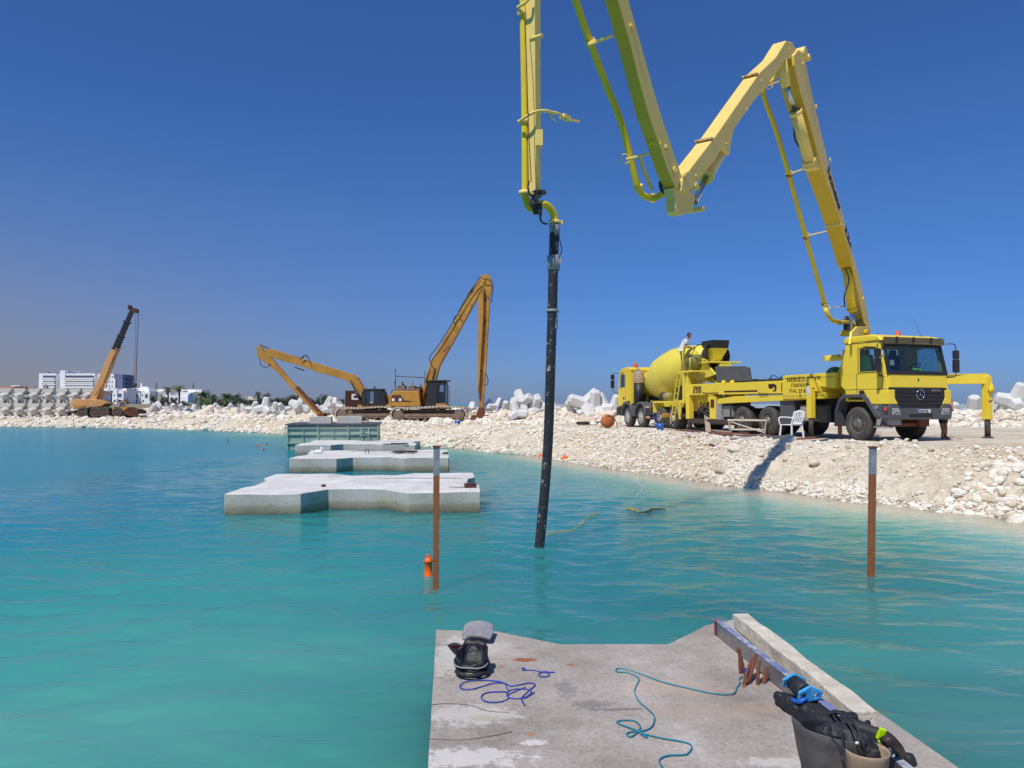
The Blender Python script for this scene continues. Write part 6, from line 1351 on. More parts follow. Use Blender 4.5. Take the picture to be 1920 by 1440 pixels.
# joint one
b = MB(); c = bp(1490, 104, 0); b.cyl(c+NR*.30, c-NR*.30, .16, n=20); c = bp(1500, 112, 0); b.cyl(c+NR*.27, c-NR*.27, .09, n=16); tolocal(b); b.build('joint_pin', 'boom', PT, bevel=.01)
S2 = plate('boom_section', [(1494, 95), (1486, 79), (1474, 76), (1464, 92), (1455, 107), (1425, 135), (1385, 192), (1345, 250), (1322, 280), (1295, 315), (1280, 335), (1277, 358), (1287, 361), (1301, 350), (1316, 330), (1340, 302), (1352, 281), (1360, 284), (1369, 290), (1370, 278), (1372, 262), (1378, 240), (1410, 195), (1440, 157), (1460, 132), (1472, 112), (1488, 108)], .34)
b = MB()
for px, py in ((1421, 138), (1336, 259), (1284, 333)):
    q = bp(px, py, .18); t = (bp(px+8, py-12, .18)-q).normalized(); nrm = t.cross(NR).normalized()
    b.bar(q+nrm*.0, q-NR*.36, .10, .035)
tolocal(b); b.build('weld_strap', mat('rust_streaked_strap', (.42, .17, .06), .7, col2=(.70, .55, .25), sc=14, amt=.3), S2)
# its cylinder underneath
b = MB(); a, c = bp(1353, 283, 0), bp(1324, 332, 0); b.cyl(a, c, .125, n=18); b.cyl(c-(c-a).normalized()*.07, c+(c-a).normalized()*.02, .16, n=18); tolocal(b); o = b.build('fold_cylinder', 'boom', PT); b = MB(); b.cyl(c, bp(1303, 380, 0), .06, n=12); tolocal(b); b.build('piston_rod', 'chrome', o)
plate('joint_link', [(1262, 352), (1282, 350), (1300, 362), (1304, 372), (1299, 398), (1275, 404), (1267, 396), (1266, 372)], .20, 'boom', bev=.015)
b = MB(); 
for px, py, r_ in ((1290, 352, .07), (1302, 394, .05), (1270, 332, .06)): b = MB(); c = bp(px, py, 0); b.cyl(c+NR*.2, c-NR*.2, r_, n=14); tolocal(b); b.build('joint_pin', 'boom', PT)
def shade_under(o):
    o.data.materials.append(M['boomshade']); R3 = PM_.to_3x3()
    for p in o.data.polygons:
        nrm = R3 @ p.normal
        if nrm.dot(-DU)*.8-nrm.z*.5 > .45: p.material_index = 1  # underside faces get the yellow that has shade painted in
shade_under(S1)
S3 = plate('boom_section', [(1292, 352), (1283, 345), (1276, 322), (1264, 288), (1240, 215), (1225, 165), (1203, 85), (1179, 0), (1150, -100), (1128, -180), (1112, -180), (1130, -100), (1159, 0), (1183, 85), (1203, 165), (1218, 220), (1238, 276), (1252, 318), (1268, 355), (1282, 362)], .24)
shade_under(S3); b = MB(); q = bp(1238, 268, .12); b.box(q-NR*.12, (.2, .2, .05)); tolocal(b); b.build('boom_stop', 'pipe_y', S3)
b = MB()
for k, o_ in enumerate((-.17, -.20)): b.tube([bp(x+k*1.2, y, o_) for x, y in ((1127, -100), (1138, 0), (1165, 90), (1190, 175), (1215, 262), (1232, 310), (1240, 345))], .016, 6)
c = [bp(x, y, -.14) for x, y in ((1238, 340), (1240, 355), (1250, 362), (1258, 352), (1256, 335))]; b.tube(spline(c, 5), .035, 6); tolocal(b); b.build('cable', 'black', S3)
for px, py, r_ in ((1183, 50, .05), (1249, 277, .06), (1266, 322, .10)): b = MB(); c = bp(px, py, .12); b.cyl(c, c+NR*.03, r_, n=18); b.cyl(c+NR*.03, c+NR*.045, r_*.4, n=10); tolocal(b); b.build('pivot_cap', 'boom', S3)
for px, py in ((1618, 560), (1556, 300), (1530, 200), (1506, 120)): b = MB(); c = bp(px, py, .23); b.cyl(c, c+NR*.03, .06, n=14); tolocal(b); b.build('pivot_cap', 'boom', S1)
for px, py in ((1480, 92), (1428, 152), (1362, 270), (1400, 205), (1305, 330)): b = MB(); c = bp(px, py, .17); b.cyl(c, c+NR*.02, .035, n=14); tolocal(b); b.build('pivot_cap', 'boom', S2)
# section four: hangs straight down
TOP = bp(1124, -190, 0); q4 = bp(1002, -210, 0)
b = MB(); q4b = bp(1003, 366, 0); q4t = Vector((q4b.x-.06, q4b.y-.08, 11.6)); x1 = .085
def qd(p, s): return [p+DU*(-s)+NR*s, p+DU*s+NR*s, p+DU*s-NR*s, p-DU*s-NR*s]
b.hexa(qd(q4b, .062)+qd(q4t, .10)); tolocal(b); S4 = b.build('boom_section', 'boom', PT, bevel=.01)
b = MB(); top3 = bp(1120, -180, 0); b.bar(top3, q4t, .22, .24); b.cyl(q4t+NR*.2, q4t-NR*.2, .16, n=16); tolocal(b); b.build('joint_link', 'boom', PT)
b = MB(); c = bp(1006, 70, .1); b.cyl(c-NR*.1, c+NR*.10, .028, n=10); tolocal(b); b.build('clamp', 'boom', S4); b = MB(); c = bp(1001, 262, 0); b.box(c+NR*.09, (.10, .10, .22)); tolocal(b); b.build('clamp', 'boom', S4)
# -- delivery pipe
def pipe(name, pts, r, m='pipe_y', off=0, root=PT, per=8, n=14):
    b = MB(); P = spline([bp(p[0], p[1], p[2] if len(p) > 2 else off) for p in pts], per); b.tube(P, r, n); tolocal(b); return b.build(name, m, root)
P1 = pipe('delivery_pipe', [(1466, 118, -.45), (1448, 150, -.75), (1430, 170, -.85), (1455, 245, -.85), (1479, 328, -.85), (1511, 445, -.8), (1545, 565, -.7), (1549, 583, -.6), (1560, 600, -.5), (1574, 604, -.45), (1590, 604, -.4)], .068)
b = MB()
for px, py, o_ in ((1479, 328, -.85), (1511, 445, -.8), (1546, 570, -.7), (1574, 604, -.45)):
    c = bp(px, py, o_); c2 = bp(px+3, py+10, o_); t = (c2-c).normalized() if px < 1570 else NR; b.cyl(c-t*.04, c+t*.04, .095, n=16)
tolocal(b); b.build('pipe_clamp', 'rustboom', P1)
for (a, c) in (((1481, 326, -.85), (1520, 312, -.25)), ((1513, 442, -.8), (1552, 433, -.25)), ((1550, 577, -.6), (1583, 574, -.25)), ((1442, 160, -.7), (1466, 150, -.2))):
    b = MB(); pa, pc = bp(*a), bp(*c); b.bar(pa, pc, .05, .03); b.tube([pa+Vector((.1*math.cos(t), 0, .1*math.sin(t))) for t in np.linspace(0, 6.28, 13)], .012, 5, caps=False); tolocal(b); b.build('pipe_bracket', 'boom', P1)
P3 = pipe('delivery_pipe', [(1046, -110, -.55), (1079, 0, -.55), (1108, 84, -.55), (1137, 160, -.55), (1166, 235, -.55), (1191, 335, -.5), (1195, 350, -.5), (1205, 365, -.48), (1222, 372, -.4), (1238, 366, -.25), (1246, 360, -.15)], .062)
b = MB()
for px, py, dx, dy in ((1107, 80, 3, 9), (1197, 350, 2, 8), (1224, 371, 8, 0)): c = bp(px, py, -.52); t = (bp(px+dx, py+dy, -.52)-c).normalized(); b.cyl(c-t*.03, c+t*.03, .09, n=16)
tolocal(b); b.build('pipe_clamp', 'boom', P3)
for bars, (px, py) in (([((1104, 84, -.5), (1150, 66, -.1))], (1108, 78)), ([((1174, 298, -.5), (1218, 288, -.12)), ((1198, 294, -.4), (1222, 356, -.35))], (1172, 297))):
    b = MB()
    for a, c in bars: b.bar(bp(*a), bp(*c), .05, .035)
    c = bp(px, py, -.5); b.tube([c+Vector((.09*math.cos(t), .02, .09*math.sin(t))) for t in np.linspace(0, 6.28, 13)], .01, 5, caps=False); tolocal(b); b.build('pipe_bracket', 'boom', P3)
P4 = pipe('delivery_pipe', [(979, -330, -.12), (981, 0, -.12), (984, 200, -.13), (985, 355, -.14), (986, 372, -.14), (991, 387, -.13), (1002, 394, -.08)], .052)
P5 = pipe('delivery_pipe', [(1002, 390, -.06), (1012, 384, 0), (1022, 384, .03), (1032, 392, .05), (1039, 405, .06), (1040, 418, .06)], .056)
b = MB(); c = bp(984, 362, -.14); b.cyl(c-Vector((0, 0, .03)), c+Vector((0, 0, .03)), .085, n=18); c = bp(1040, 417, .06); b.cyl(c-Vector((0, 0, .022)), c+Vector((0, 0, .022)), .088, n=18); b.box(c+Vector((.09, 0, 0)), (.05, .04, .05)); c = bp(1008, 389, -.02); t = Vector((.8, 0, .2)).normalized(); b.cyl(c-t*.03, c+t*.03, .08, n=16); tolocal(b); b.build('pipe_clamp', 'boom', P5)
b = MB()
for P in ([(998, 360, .1), (1010, 358, .12), (1022, 360, .12), (1020, 364, .1), (1004, 364, .1)], [(992, 340, .05), (990, 352, .08), (994, 364, .1), (1004, 372, .1), (1014, 368, .1)], [(1002, 372, .1), (1000, 382, .12), (1006, 396, .12), (1014, 398, .1), (1016, 386, .08)], [(1015, 398, .08), (1013, 410, .1), (1018, 418, .1), (1026, 420, .1)], [(996, 372, .1), (996, 384, .1), (1004, 400, .1), (1010, 396, .12)]):
    b.tube(spline([bp(*q) for q in P], 6), .014, 6)
b.box(bp(1012, 360, .1), (.16, .06, .05)); b.box(bp(1004, 372, .1), (.09, .06, .09)); b.box(bp(1008, 392, .08), (.12, .10, .14)); tolocal(b); b.build('valve_and_hoses', 'black', P5)
b = MB()    # hand rail hook and bracket
b.tube(spline([bp(*q) for q in ((971, 228, -.14), (976, 226, -.10), (986, 219, 0), (1000, 211, .1), (1012, 208, .15), (1024, 208, .2), (1036, 211, .22), (1046, 213, .24), (1054, 218, .25))], 6), .022, 8); b.bar(bp(1054, 217, .25), bp(1066, 224, .27), .09, .06); b.bar(bp(1066, 224, .27), bp(1086, 228, .30), .035, .03); b.tube([bp(1028, 210, .2), bp(1034, 220, .2), bp(1042, 227, .2)], .014, 6)
tolocal(b); b.build('pipe_hook', 'boom', S4); b = MB()
b.tube(spline([bp(*q) for q in ((970, 14, -.14), (974, 12, -.1), (984, 6, 0), (990, 0, .05), (994, -6, .06))], 5), .022, 8); b.box(bp(977, 22, -.12), (.10, .06, .09)); tolocal(b); b.build('pipe_hook', 'boom', S4); b = MB(); b.cyl(bp(984, 232, -.13), bp(984, 224, -.13), .07, n=14); tolocal(b); b.build('pipe_collar', 'boom', P4)
b = MB(); b.tube(spline([bp(*q) for q in ((984, 40, .0), (987, 110, .05), (989, 180, .06), (991, 240, .06), (994, 300, .07), (996, 340, .07))], 6), .007, 5); tolocal(b); b.build('cable', 'rust', S4)
# boom lettering along section one
d0, d1 = bp(1552, 318, .236), bp(1583, 428, .236); dd = (d1-d0).normalized(); up = -dd.cross(NR).normalized()
if up.dot(DU) < 0: up = -up
def btext(s, a, c, h):
    p0, p1 = bp(a[0], a[1], .236), bp(c[0], c[1], .236); x = (p1-p0).normalized(); y = NR.cross(x); L_ = (p1-p0).length
    m_ = PI_ @ basis(p0, x, y); text(s, h, m_, 'print', S1, 'lettering', sx=L_/(len(s)*h*.60), bold=.010)
btext('Putzmeister', (1551, 322), (1582, 424), .42); btext('M 36-4', (1584, 432), (1597, 476), .38)
# -- end hose hanging into the water
hz_ = [bp(1040, 418, .06), bp(1039, 450, .06), bp(1037, 520, .06), bp(1035, 600, .05), bp(1032, 700, .03), bp(1029, 800, 0), bp(1023, 900, -.02), bp(1012, 1018, -.05), bp(1004, 1100, -.08)]
b = MB(); P = spline(hz_, 10); b.tube(P, .070, 20); tolocal(b); HO = b.build('end_hose', 'hose', PT)
b = MB()
for py, l_, r_ in ((430, .10, .078),): c = bp(1040, py, .06); b.cyl(c-Vector((0, 0, l_)), c+Vector((0, 0, l_)), r_, n=20)
c = bp(1036, 583, .05); b.cyl(c-Vector((0, 0, .02)), c+Vector((0, 0, .02)), .092, n=20); tolocal(b); b.build('hose_coupling', 'lgrey', HO)
b = MB(); c = bp(1038, 493, .06); b.lathe([(.082, -.11), (.092, -.10), (.092, .10), (.082, .11)], c, n=22); b.box(c+Vector((.07, -.03, .02)), (.08, .04, .08)); tolocal(b); b.build('grey_sleeve', 'lgrey', HO)
b = MB(); c = bp(1036, 602, .05); c1 = bp(1036, 566, .05); b.lathe([(.0725, -.11), (.0725, .11)], c, n=22); b.lathe([(.0725, -.06), (.0725, .06)], c1, n=22); tolocal(b); b.build('worn_white_band', mat('cement_smeared_band', (.60, .58, .55), .8, col2=(.10, .10, .10), sc=16, amt=.35), HO)
b = MB(); b.tube(spline([bp(1044, 420, .1), bp(1048, 445, .15), bp(1053, 468, .18), (bp(1048, 484, .15))], 6), .008, 6); b.tube(spline([bp(1035, 424, .12), bp(1031, 450, .13), bp(1033, 480, .13)], 6), .009, 6); tolocal(b); b.build('safety_rope', 'black', HO)
text('V SUPER', .09, PI_ @ basis(bp(1037, 455, .06)-NR*0+Vector((-.02, -.071, .1)), (0, 0, -1), (1, 0, 0)), 'lgrey', HO, 'lettering', sx=1.0) if False else None
# ================================================================== CONCRETE MIXER TRUCK
_t = R(13.5); MH = Vector((-math.sin(_t), math.cos(_t), 0)); ML = Vector((-MH.y, MH.x, 0))
_p = at_y(1261, 757, 35.0); MO = Vector((_p.x, _p.y, .81)) - ML*1.2         # origin: rearmost axle centre, on the ground
MX = empty('concrete_mixer_truck', MO, math.atan2(MH.y, MH.x), label='yellow concrete mixer truck with a big drum, parked tail to tail behind the pump truck', cat='mixer truck')
MM = Matrix.Translation(MO) @ Matrix.Rotation(math.atan2(MH.y, MH.x), 4, 'Z'); MI = MM.inverted()
def Mn(px, py, y=1.2): q = MI @ on_plane(px, py, MO+ML*y, ML); return (q.x, q.z)
def Mw(px, py, y): x, z = Mn(px, py, y); return Vector((x, y, z))
b = MB(); b.bb(-2.0, 6.8, .33, .43, .66, .96); b.bb(-2.0, 6.8, -.43, -.33, .66, .96)
for x in (0, 1.35, 3.66, 5.4): b.box((x, 0, .5), (.2, 1.8, .2))
b.build('chassis', 'dark', MX)
for s in (1, -1):
    for x in (0, 1.35): put_wheel(MX, x, s*.93, .52, .54, s, 'rim2', .7)
    for x in (3.66, 5.42): put_wheel(MX, x, s*1.03, .52, .30, s, 'rim2', .08)
# cab
fx = 6.72
b = MB()
for y0, s in ((1.2, -1), (-1.2, 1)):
    b.pxz([(4.95, 1.12), (4.95, 2.0), (fx-.05, 2.0), (fx, 1.6), (fx, 1.05), (6.15, 1.1), (6.0, 1.25), (5.1, 1.35)], y0, y0+s*.06)
    b.ring([(4.95, y0, 2.0), (fx-.05, y0, 2.0), (fx-.15, y0, 2.5), (fx-.28, y0, 2.88), (5.7, y0, 2.9), (4.95, y0, 2.9)], [(5.75, y0, 2.08), (fx-.2, y0, 1.98), (fx-.26, y0, 2.45), (fx-.38, y0, 2.74), (5.9, y0, 2.76), (5.75, y0, 2.7)], (0, s*.06, 0))
b.bb(4.95, 5.0, -1.14, 1.14, 1.2, 2.9); b.pxz([(fx-.08, 1.05), (fx+.02, 1.05), (fx, 1.95), (fx-.08, 1.95)], -1.14, 1.14); b.build('cab', 'yellow', MX, bevel=.02)
b = MB(); b.pxz([(4.90, 2.88), (4.90, 3.02), (5.4, 3.10), (6.1, 3.06), (6.42, 2.96), (6.5, 2.86)], -1.21, 1.21); b.build('cab_roof', 'yellow', MX, bevel=.05, seg=3)
b = MB()
for y0 in (1.17, -1.17): b.prism([(5.74, y0, 2.07), (fx-.19, y0, 1.97), (fx-.25, y0, 2.45), (fx-.37, y0, 2.75), (5.9, y0, 2.77), (5.74, y0, 2.71)], (0, .005, 0))
b.prism([(fx-.06, -1.1, 2.0), (fx-.06, 1.1, 2.0), (fx-.3, 1.1, 2.85), (fx-.3, -1.1, 2.85)], (-.01, 0, 0)); b.build('cab_glass', 'glass', MX)
b = MB(); b.box((5.5, .5, 2.2), (.3, .5, .8)); b.box((5.5, -.5, 2.2), (.3, .5, .8)); b.bb(6.1, 6.6, -1.1, 1.1, 1.4, 2.0); b.build('seat', 'seat', MX, bevel=.04)
b = MB(); b.bb(5.6, 5.62, 1.2, 1.206, 1.3, 2.8); b.bb(5.14, 5.155, 1.2, 1.206, 1.3, 2.85); b.bb(5.9, 6.4, 1.2, 1.206, 2.80, 2.84); b.bb(5.78, 5.98, 1.2, 1.21, 1.42, 1.54); b.build('door_seam', 'black', MX)
b = MB(); b.pxz([(fx-.5, .55), (fx+.12, .60), (fx+.12, 1.0), (fx-.5, 1.05)], -1.25, 1.25); b.build('bumper', 'black', MX, bevel=.03)
b = MB(); x, z = fx+.08, 2.5; b.box((x, 1.48, 2.62), (.10, .20, .26)); b.box((x, 1.48, 2.24), (.10, .2, .42)); o = b.build('mirror', 'black', MX, bevel=.025); b = MB(); b.tube(spline([(x-.1, 1.2, 2.8), (x, 1.4, 2.82), (x, 1.48, 2.7), (x, 1.48, 2.0), (x-.1, 1.35, 1.78), (x-.12, 1.2, 1.78)], 6), .014, 6); b.build('mirror_arm', 'black', o)
for s in (1, -1):
    for x in (3.66, 5.42):
        A = [R(a) for a in np.linspace(8, 172, 15)]; b = MB(); b.pxz([(x+.74*math.cos(a), .52+.78*math.sin(a)) for a in A]+[(x+.64*math.cos(a), .52+.67*math.sin(a)) for a in reversed(A)], s*1.27, s*.86); b.build('mudguard', 'grey', MX, bevel=.015)
b = MB(); b.bb(4.28, 4.80, 1.16, 1.24, .55, 1.05); b.build('side_skirt', 'grey', MX, bevel=.01)
b = MB(); b.lathe([(.08, 0), (.10, .03), (.10, .20), (.07, .24), (0, .25)], (5.35, .75, 3.07), n=16); b.build('beacon', 'orange', MX)
b = MB(); b.cyl((4.45, .95, 1.12), (4.45, .95, 2.25), .26, n=18); o = b.build('air_filter', 'black', MX); b = MB(); b.lathe([(.27, 2.25), (.27, 2.78), (.22, 2.84), (.10, 2.86), (0, 2.86)], (4.45, .95, 0), n=18); b.cyl((4.45, .95, 2.84), (4.6, .95, 3.02), .07, n=10); b.build('intake_cover', 'tan', o)
b = MB(); b.bb(4.6, 4.8, .5, 1.1, 1.1, 1.7); b.bb(4.2, 4.9, -1.0, .3, 1.1, 2.6); b.build('engine_bits', 'dark', MX)
for q in ((2.55, 2.95, .98, 1.06), (2.45, 2.90, .48, .58)): b = MB(); b.bb(q[0], q[1], 1.22, 1.25, q[2], q[3]); b.build('reflector_board', 'redwhite', MX)
b = MB(); b.bb(2.5, 3.0, .8, 1.22, .5, 1.0); b.build('battery_box', 'black', MX, bevel=.02)
b = MB(); b.tube([(2.35, 1.2, 1.35), (2.4, 1.22, 1.2), (2.42, 1.22, .7)], .025, 6); b.tube([(2.2, 1.2, 1.35), (2.25, 1.22, .8)], .02, 6); b.build('bracket', 'tan', MX)
# frame over the rear wheels
b = MB(); b.bb(-1.25, 2.05, .75, 1.22, 1.22, 1.32); b.pxz([(2.05, 1.22), (2.05, .75), (2.15, .75), (2.15, 1.30)], .6, 1.2); b.bb(-1.2, 2.1, .35, .6, .9, 1.3); b.build('side_frame', 'mixyellow', MX, bevel=.01)
# drum: axis rises towards the tail
a0, a1 = Vector((4.75, 0, 2.12)), Vector((-1.45, 0, 3.25)); ax = (a1-a0).normalized(); L_ = (a1-a0).length
b = MB(); b.lathe([(0, .0), (.50, .0), (.62, .06), (.66, .30), (.78, .75), (1.00, 1.35), (1.13, 1.9), (1.17, 2.5), (1.17, 3.25), (1.10, 3.75), (.92, 4.7), (.72, 5.6), (.55, L_), (.50, L_)], a0, ax, n=48); o = b.build('drum', 'mixyellow', MX)
b = MB()
for h, r_ in ((1.35, 1.0), (1.9, 1.13), (3.3, 1.17), (3.75, 1.10)): b.lathe([(r_+.002, h-.012), (r_+.007, h), (r_+.002, h+.012)], a0, ax, n=48)
b.build('weld_seam', 'mixyellow', o)
b = MB(); b.lathe([(0, -.3), (.35, -.3), (.42, 0), (.0, 0)], a0, ax, n=20); b.bb(4.7, 5.0, -.5, .5, 1.3, 2.6); b.build('drum_drive', 'mixyellow', MX)
b = MB(); b.cyl(Mw(1196+22, 696, .3), Mw(1216, 712, .3), .5, n=20) if False else b.bb(4.55, 4.85, -.3, .6, 2.35, 2.75); b.build('water_tank_bracket', 'mixyellow', MX)
c = Mw(1250, 743, 1.05); b = MB(); b.lathe([(0, -.02), (.20, 0), (.22, .05), (.22, .50), (.18, .55), (0, .56)], c-Vector((.35, 0, .02)), (1, 0, 0), n=18, sq=.9); b.build('water_drum', mat('dull_brass', (.35, .30, .10), .5), MX); b = MB(); b.lathe([(0, .0), (.21, -.01), (.23, .02), (.235, .30), (.23, .34)], c-Vector((0.0, 0, .02)), (1, 0, 0), n=18); b.box(c+Vector((.1, .236, 0)), (.34, .01, .035)); b.box(c+Vector((.08, .236, 0)), (.035, .012, .30)); b.build('round_tank', 'dark', MX)
b = MB(); x0, z0 = Mn(1273, 745, 1.0); b.bb(x0-.55, x0, .7, 1.15, 1.35, 2.0); b.build('control_box', 'black', MX, bevel=.02)
# rear platform, ladder and rail
pz = 2.64; x0 = -.72; x1 = Mn(1311, 695, 1.0)[0]
b = MB(); b.bb(-2.15, -.75, .70, 1.28, pz-.10, pz-.02); b.bb(-1.55, -1.35, 1.0, 1.2, 1.3, pz-.1); b.bb(-1.25, -1.13, 1.15, 1.27, 1.2, pz); b.build('platform', 'mixyellow', MX, bevel=.01)
b = MB()
def rail(*P, r_=.022): b.tube([Vector(p) for p in P], r_, 6)
rt = pz+1.02
rail((-1.15, 1.25, pz), (-1.15, 1.25, rt)); rail((-1.30, 1.25, pz), (-1.30, 1.25, rt), (-1.7, 1.25, rt+.02), (-2.3, 1.1, rt-.04)); rail((-1.85, 1.25, pz), (-1.85, 1.25, pz+.55)); rail((-1.15, 1.25, pz+.45), (-1.30, 1.25, pz+.45)); rail((-.80, 1.25, pz-.5), (-.85, 1.25, pz+.9)); b.build('handrail', 'mixyellow', MX)
b = MB(); t0, t1 = Vector((-.98, 1.30, pz)), Vector((-.45, 1.42, .42)); u_ = Vector((.17, 0, 0)); b.bar(t0-u_, t1-u_, .05, .035); b.bar(t0+u_, t1+u_, .05, .035)
for k in range(8): p = t0.lerp(t1, .06+k*.128); b.cyl(p-u_, p+u_, .018, n=6)
b.build('ladder', 'mixyellow', MX)
b = MB(); b.pxz([(-.85, 1.35), (-.25, 1.35), (-.55, .95), (-.72, .5), (-.80, .5)], 1.15, 1.24); b.build('rear_mudguard', 'mixyellow', MX, bevel=.01)
b = MB(); b.bb(-2.0, -.8, -1.2, 1.2, .60, .74); b.bb(-1.9, -1.7, -1.1, 1.1, .74, 1.5); b.build('rear_bumper', 'dark', MX, bevel=.01)
# charge hopper, chutes
b = MB(); c = Vector((-1.75, 0, 0))
top = [(-.50, -.40), (.50, -.40), (.50, .40), (-.50, .40)]; zt, zm, zb_ = 3.92, 3.58, 3.02
V = [(c.x+x*1.0, y*1.0, zt) for x, y in top]+[(c.x+x*.92, y*.92, zm) for x, y in top]+[(c.x+x*.42+.1, y*.42, zb_) for x, y in top]
b.mi(0).add(V[4:], [(i, (i+1) % 4, 4+(i+1) % 4, 4+i) for i in range(4)]); b.build('charge_hopper', 'mixyellow', MX)
b = MB(); b.add(V[:8], [(i, (i+1) % 4, 4+(i+1) % 4, 4+i) for i in range(4)]); o = b.build('hopper_skirt', 'black', MX); sm = o.modifiers.new('thick', 'SOLIDIFY'); sm.thickness = .03
b = MB(); b.bb(-2.6, -1.0, -.75, .80, 2.92, 2.99); b.cyl((-1.2, .62, 2.9), (-1.2, .62, 3.5), .05, n=8); b.cyl((-1.2, -.62, 2.9), (-1.2, -.62, 3.5), .05, n=8); b.build('hopper_frame', 'mixyellow', MX, bevel=.01)
b = MB(); b.lathe([(.50, 0), (.62, .25), (.60, .45)], (-1.5, 0, 3.22), ax, n=24); b.build('drum_mouth', 'dark', MX)
def chute(name, a, c, w0, w1, m='mixyellow'):
    a, c = Vector(a), Vector(c); d = (c-a).normalized(); sd_ = d.cross(Vector((0, 0, 1))).normalized(); up_ = sd_.cross(d); b = MB(); vs = []
    for p, w_ in ((a, w0), (c, w1)):
        for t in np.linspace(0, math.pi, 9): vs.append(p-sd_*(w_*math.cos(t))-up_*(w_*.9*math.sin(t)))
    b.add(vs, [(i, i+1, 10+i, 9+i) for i in range(8)], True); o = b.build(name, m, MX); s_ = o.modifiers.new('thick', 'SOLIDIFY'); s_.thickness = .02; return o
chute('collecting_chute', (-1.3, 0, 3.0), (-2.35, .1, 2.35), .75, .42); chute('discharge_chute', (-2.2, .1, 2.45), (-3.15, .25, 1.95), .36, .30)
b = MB(); b.lathe([(0, 0), (.34, 0), (.34, .5), (0, .5)], (-1.25, 1.05, pz+.30) if False else (-1.45, .55, pz+.36), (0, 1, 0), n=20); b.build('gear_cover', mat('olive_shadow_plate', (.22, .20, .05), .6), MX)
b = MB(); b.pxz([Mn(*q, .62) for q in ((1317, 672), (1324, 674), (1331, 688), (1343, 702), (1330, 707), (1308, 714), (1301, 706), (1306, 690), (1312, 679))], .58, .66); b.pxz([Mn(*q, .5) for q in ((1304, 704), (1312, 704), (1336, 716), (1330, 718))], .42, .5); b.build('chute_side', 'mixyellow', MX, bevel=.01)
b = MB(); b.box((-2.55, .0, 2.7), (.30, .5, .36)); b.build('lamp_box', 'mixyellow', MX, bevel=.02)
b = MB(); b.tube(spline([(-1.9, 1.1, rt-.1), (-2.2, 1.0, rt+.05), (-2.5, .9, rt-.1), (-2.6, .8, rt-.6)], 6), .025, 6); b.build('hose', 'black', MX)
# ================================================================== PEOPLE
def body(name, parts, regions, pos, rz, label, voxel=.012, smooth_it=3, faces=None):
    """parts fused into one skin; regions: list of (child name, material, test(point), offset) for the clothes"""
    b = MB(); parts(b); tmp = b.build('tmp', 'skin'); rm = tmp.modifiers.new('r', 'REMESH'); rm.mode = 'VOXEL'; rm.voxel_size = voxel
    sm = tmp.modifiers.new('s', 'SMOOTH'); sm.iterations = smooth_it; sm.factor = .5
    dg = bpy.context.evaluated_depsgraph_get(); me = bpy.data.meshes.new_from_object(tmp.evaluated_get(dg)); bpy.data.objects.remove(tmp)
    me.name = name
    for p in me.polygons: p.use_smooth = True
    root = bpy.data.objects.new(name, me); COL.objects.link(root); root.location = pos; root.rotation_euler = (0, 0, rz); me.materials.clear(); me.materials.append(M['skin'])
    tag(root, label, 'person')
    for cn, m, test, off in regions:
        fs = [p for p in me.polygons if test(p.center)]; used = {}; V = []; F = []
        for p in fs:
            q = []
            for i in p.vertices:
                if i not in used: used[i] = len(V); v = me.vertices[i]; V.append(v.co+v.normal*off)
                q.append(used[i])
            F.append(q)
        if not F: continue
        m2 = bpy.data.meshes.new(cn); m2.from_pydata(V, [], F); m2.materials.append(M[m])
        for p in m2.polygons: p.use_smooth = True
        o = bpy.data.objects.new(cn, m2); COL.objects.link(o); o.parent = root
    return root
def cap(b, *pr, n=12):
    """tapered limb through (point, radius) pairs with round joints"""
    pts = [Vector(p) for p, r in pr]; rs = [r for p, r in pr]
    for i in range(len(pts)-1): b.cyl(pts[i], pts[i+1], rs[i], rs[i+1], n=n)
    for p, r in zip(pts, rs): b.ell(p, (r, r, r), 10, 6)
def head(b, c, yaw=0, s=1.0, tilt=0):
    m = Matrix.Rotation(yaw, 3, 'Z') @ Matrix.Rotation(tilt, 3, 'Y'); c = Vector(c)
    def E(p, r): 
        q = c+m@Vector(p)*s; b.ell(q, tuple(k*s for k in r), 12, 8, e=tuple(m.to_euler()))
    E((0, 0, .02), (.095, .076, .108)); E((.035, 0, -.06), (.06, .055, .065)); E((.102, 0, -.01), (.018, .013, .026)); E((.088, 0, -.055), (.012, .026, .012)); E((.082, 0, -.10), (.022, .022, .018))
    E((0, .078, -.005), (.02, .012, .03)); E((0, -.078, -.005), (.02, .012, .03)); E((.088, .03, .02), (.012, .018, .01)); E((.088, -.03, .02), (.012, .018, .01))
def hand(b, w_, d, up, s=1.0, curl=.5):
    """palm and five fingers from the wrist along d, closing towards -up"""
    d = Vector(d).normalized(); up = Vector(up).normalized(); sd_ = d.cross(up).normalized(); w_ = Vector(w_)
    b.ell(w_+d*.05*s, (.042*s, .042*s, .028*s), 8, 6)
    for k, l_ in ((-1.5, .055), (-.5, .07), (.5, .066), (1.5, .052)):
        p = w_+d*.085*s+sd_*k*.02*s; q = p+(d*math.cos(curl)-up*math.sin(curl))*l_*.5*s; r = q+(d*math.cos(curl*2.4)-up*math.sin(curl*2.4))*l_*.5*s
        cap(b, (p, .0095*s), (q, .009*s), (r, .008*s), n=8)
    p = w_+d*.03*s-sd_*.035*s; q = p+(d*.6-sd_*.5-up*.3).normalized()*.035*s; cap(b, (p, .012*s), (q, .010*s), (q+(d*.8-up*.5).normalized()*.03*s, .009*s), n=8)
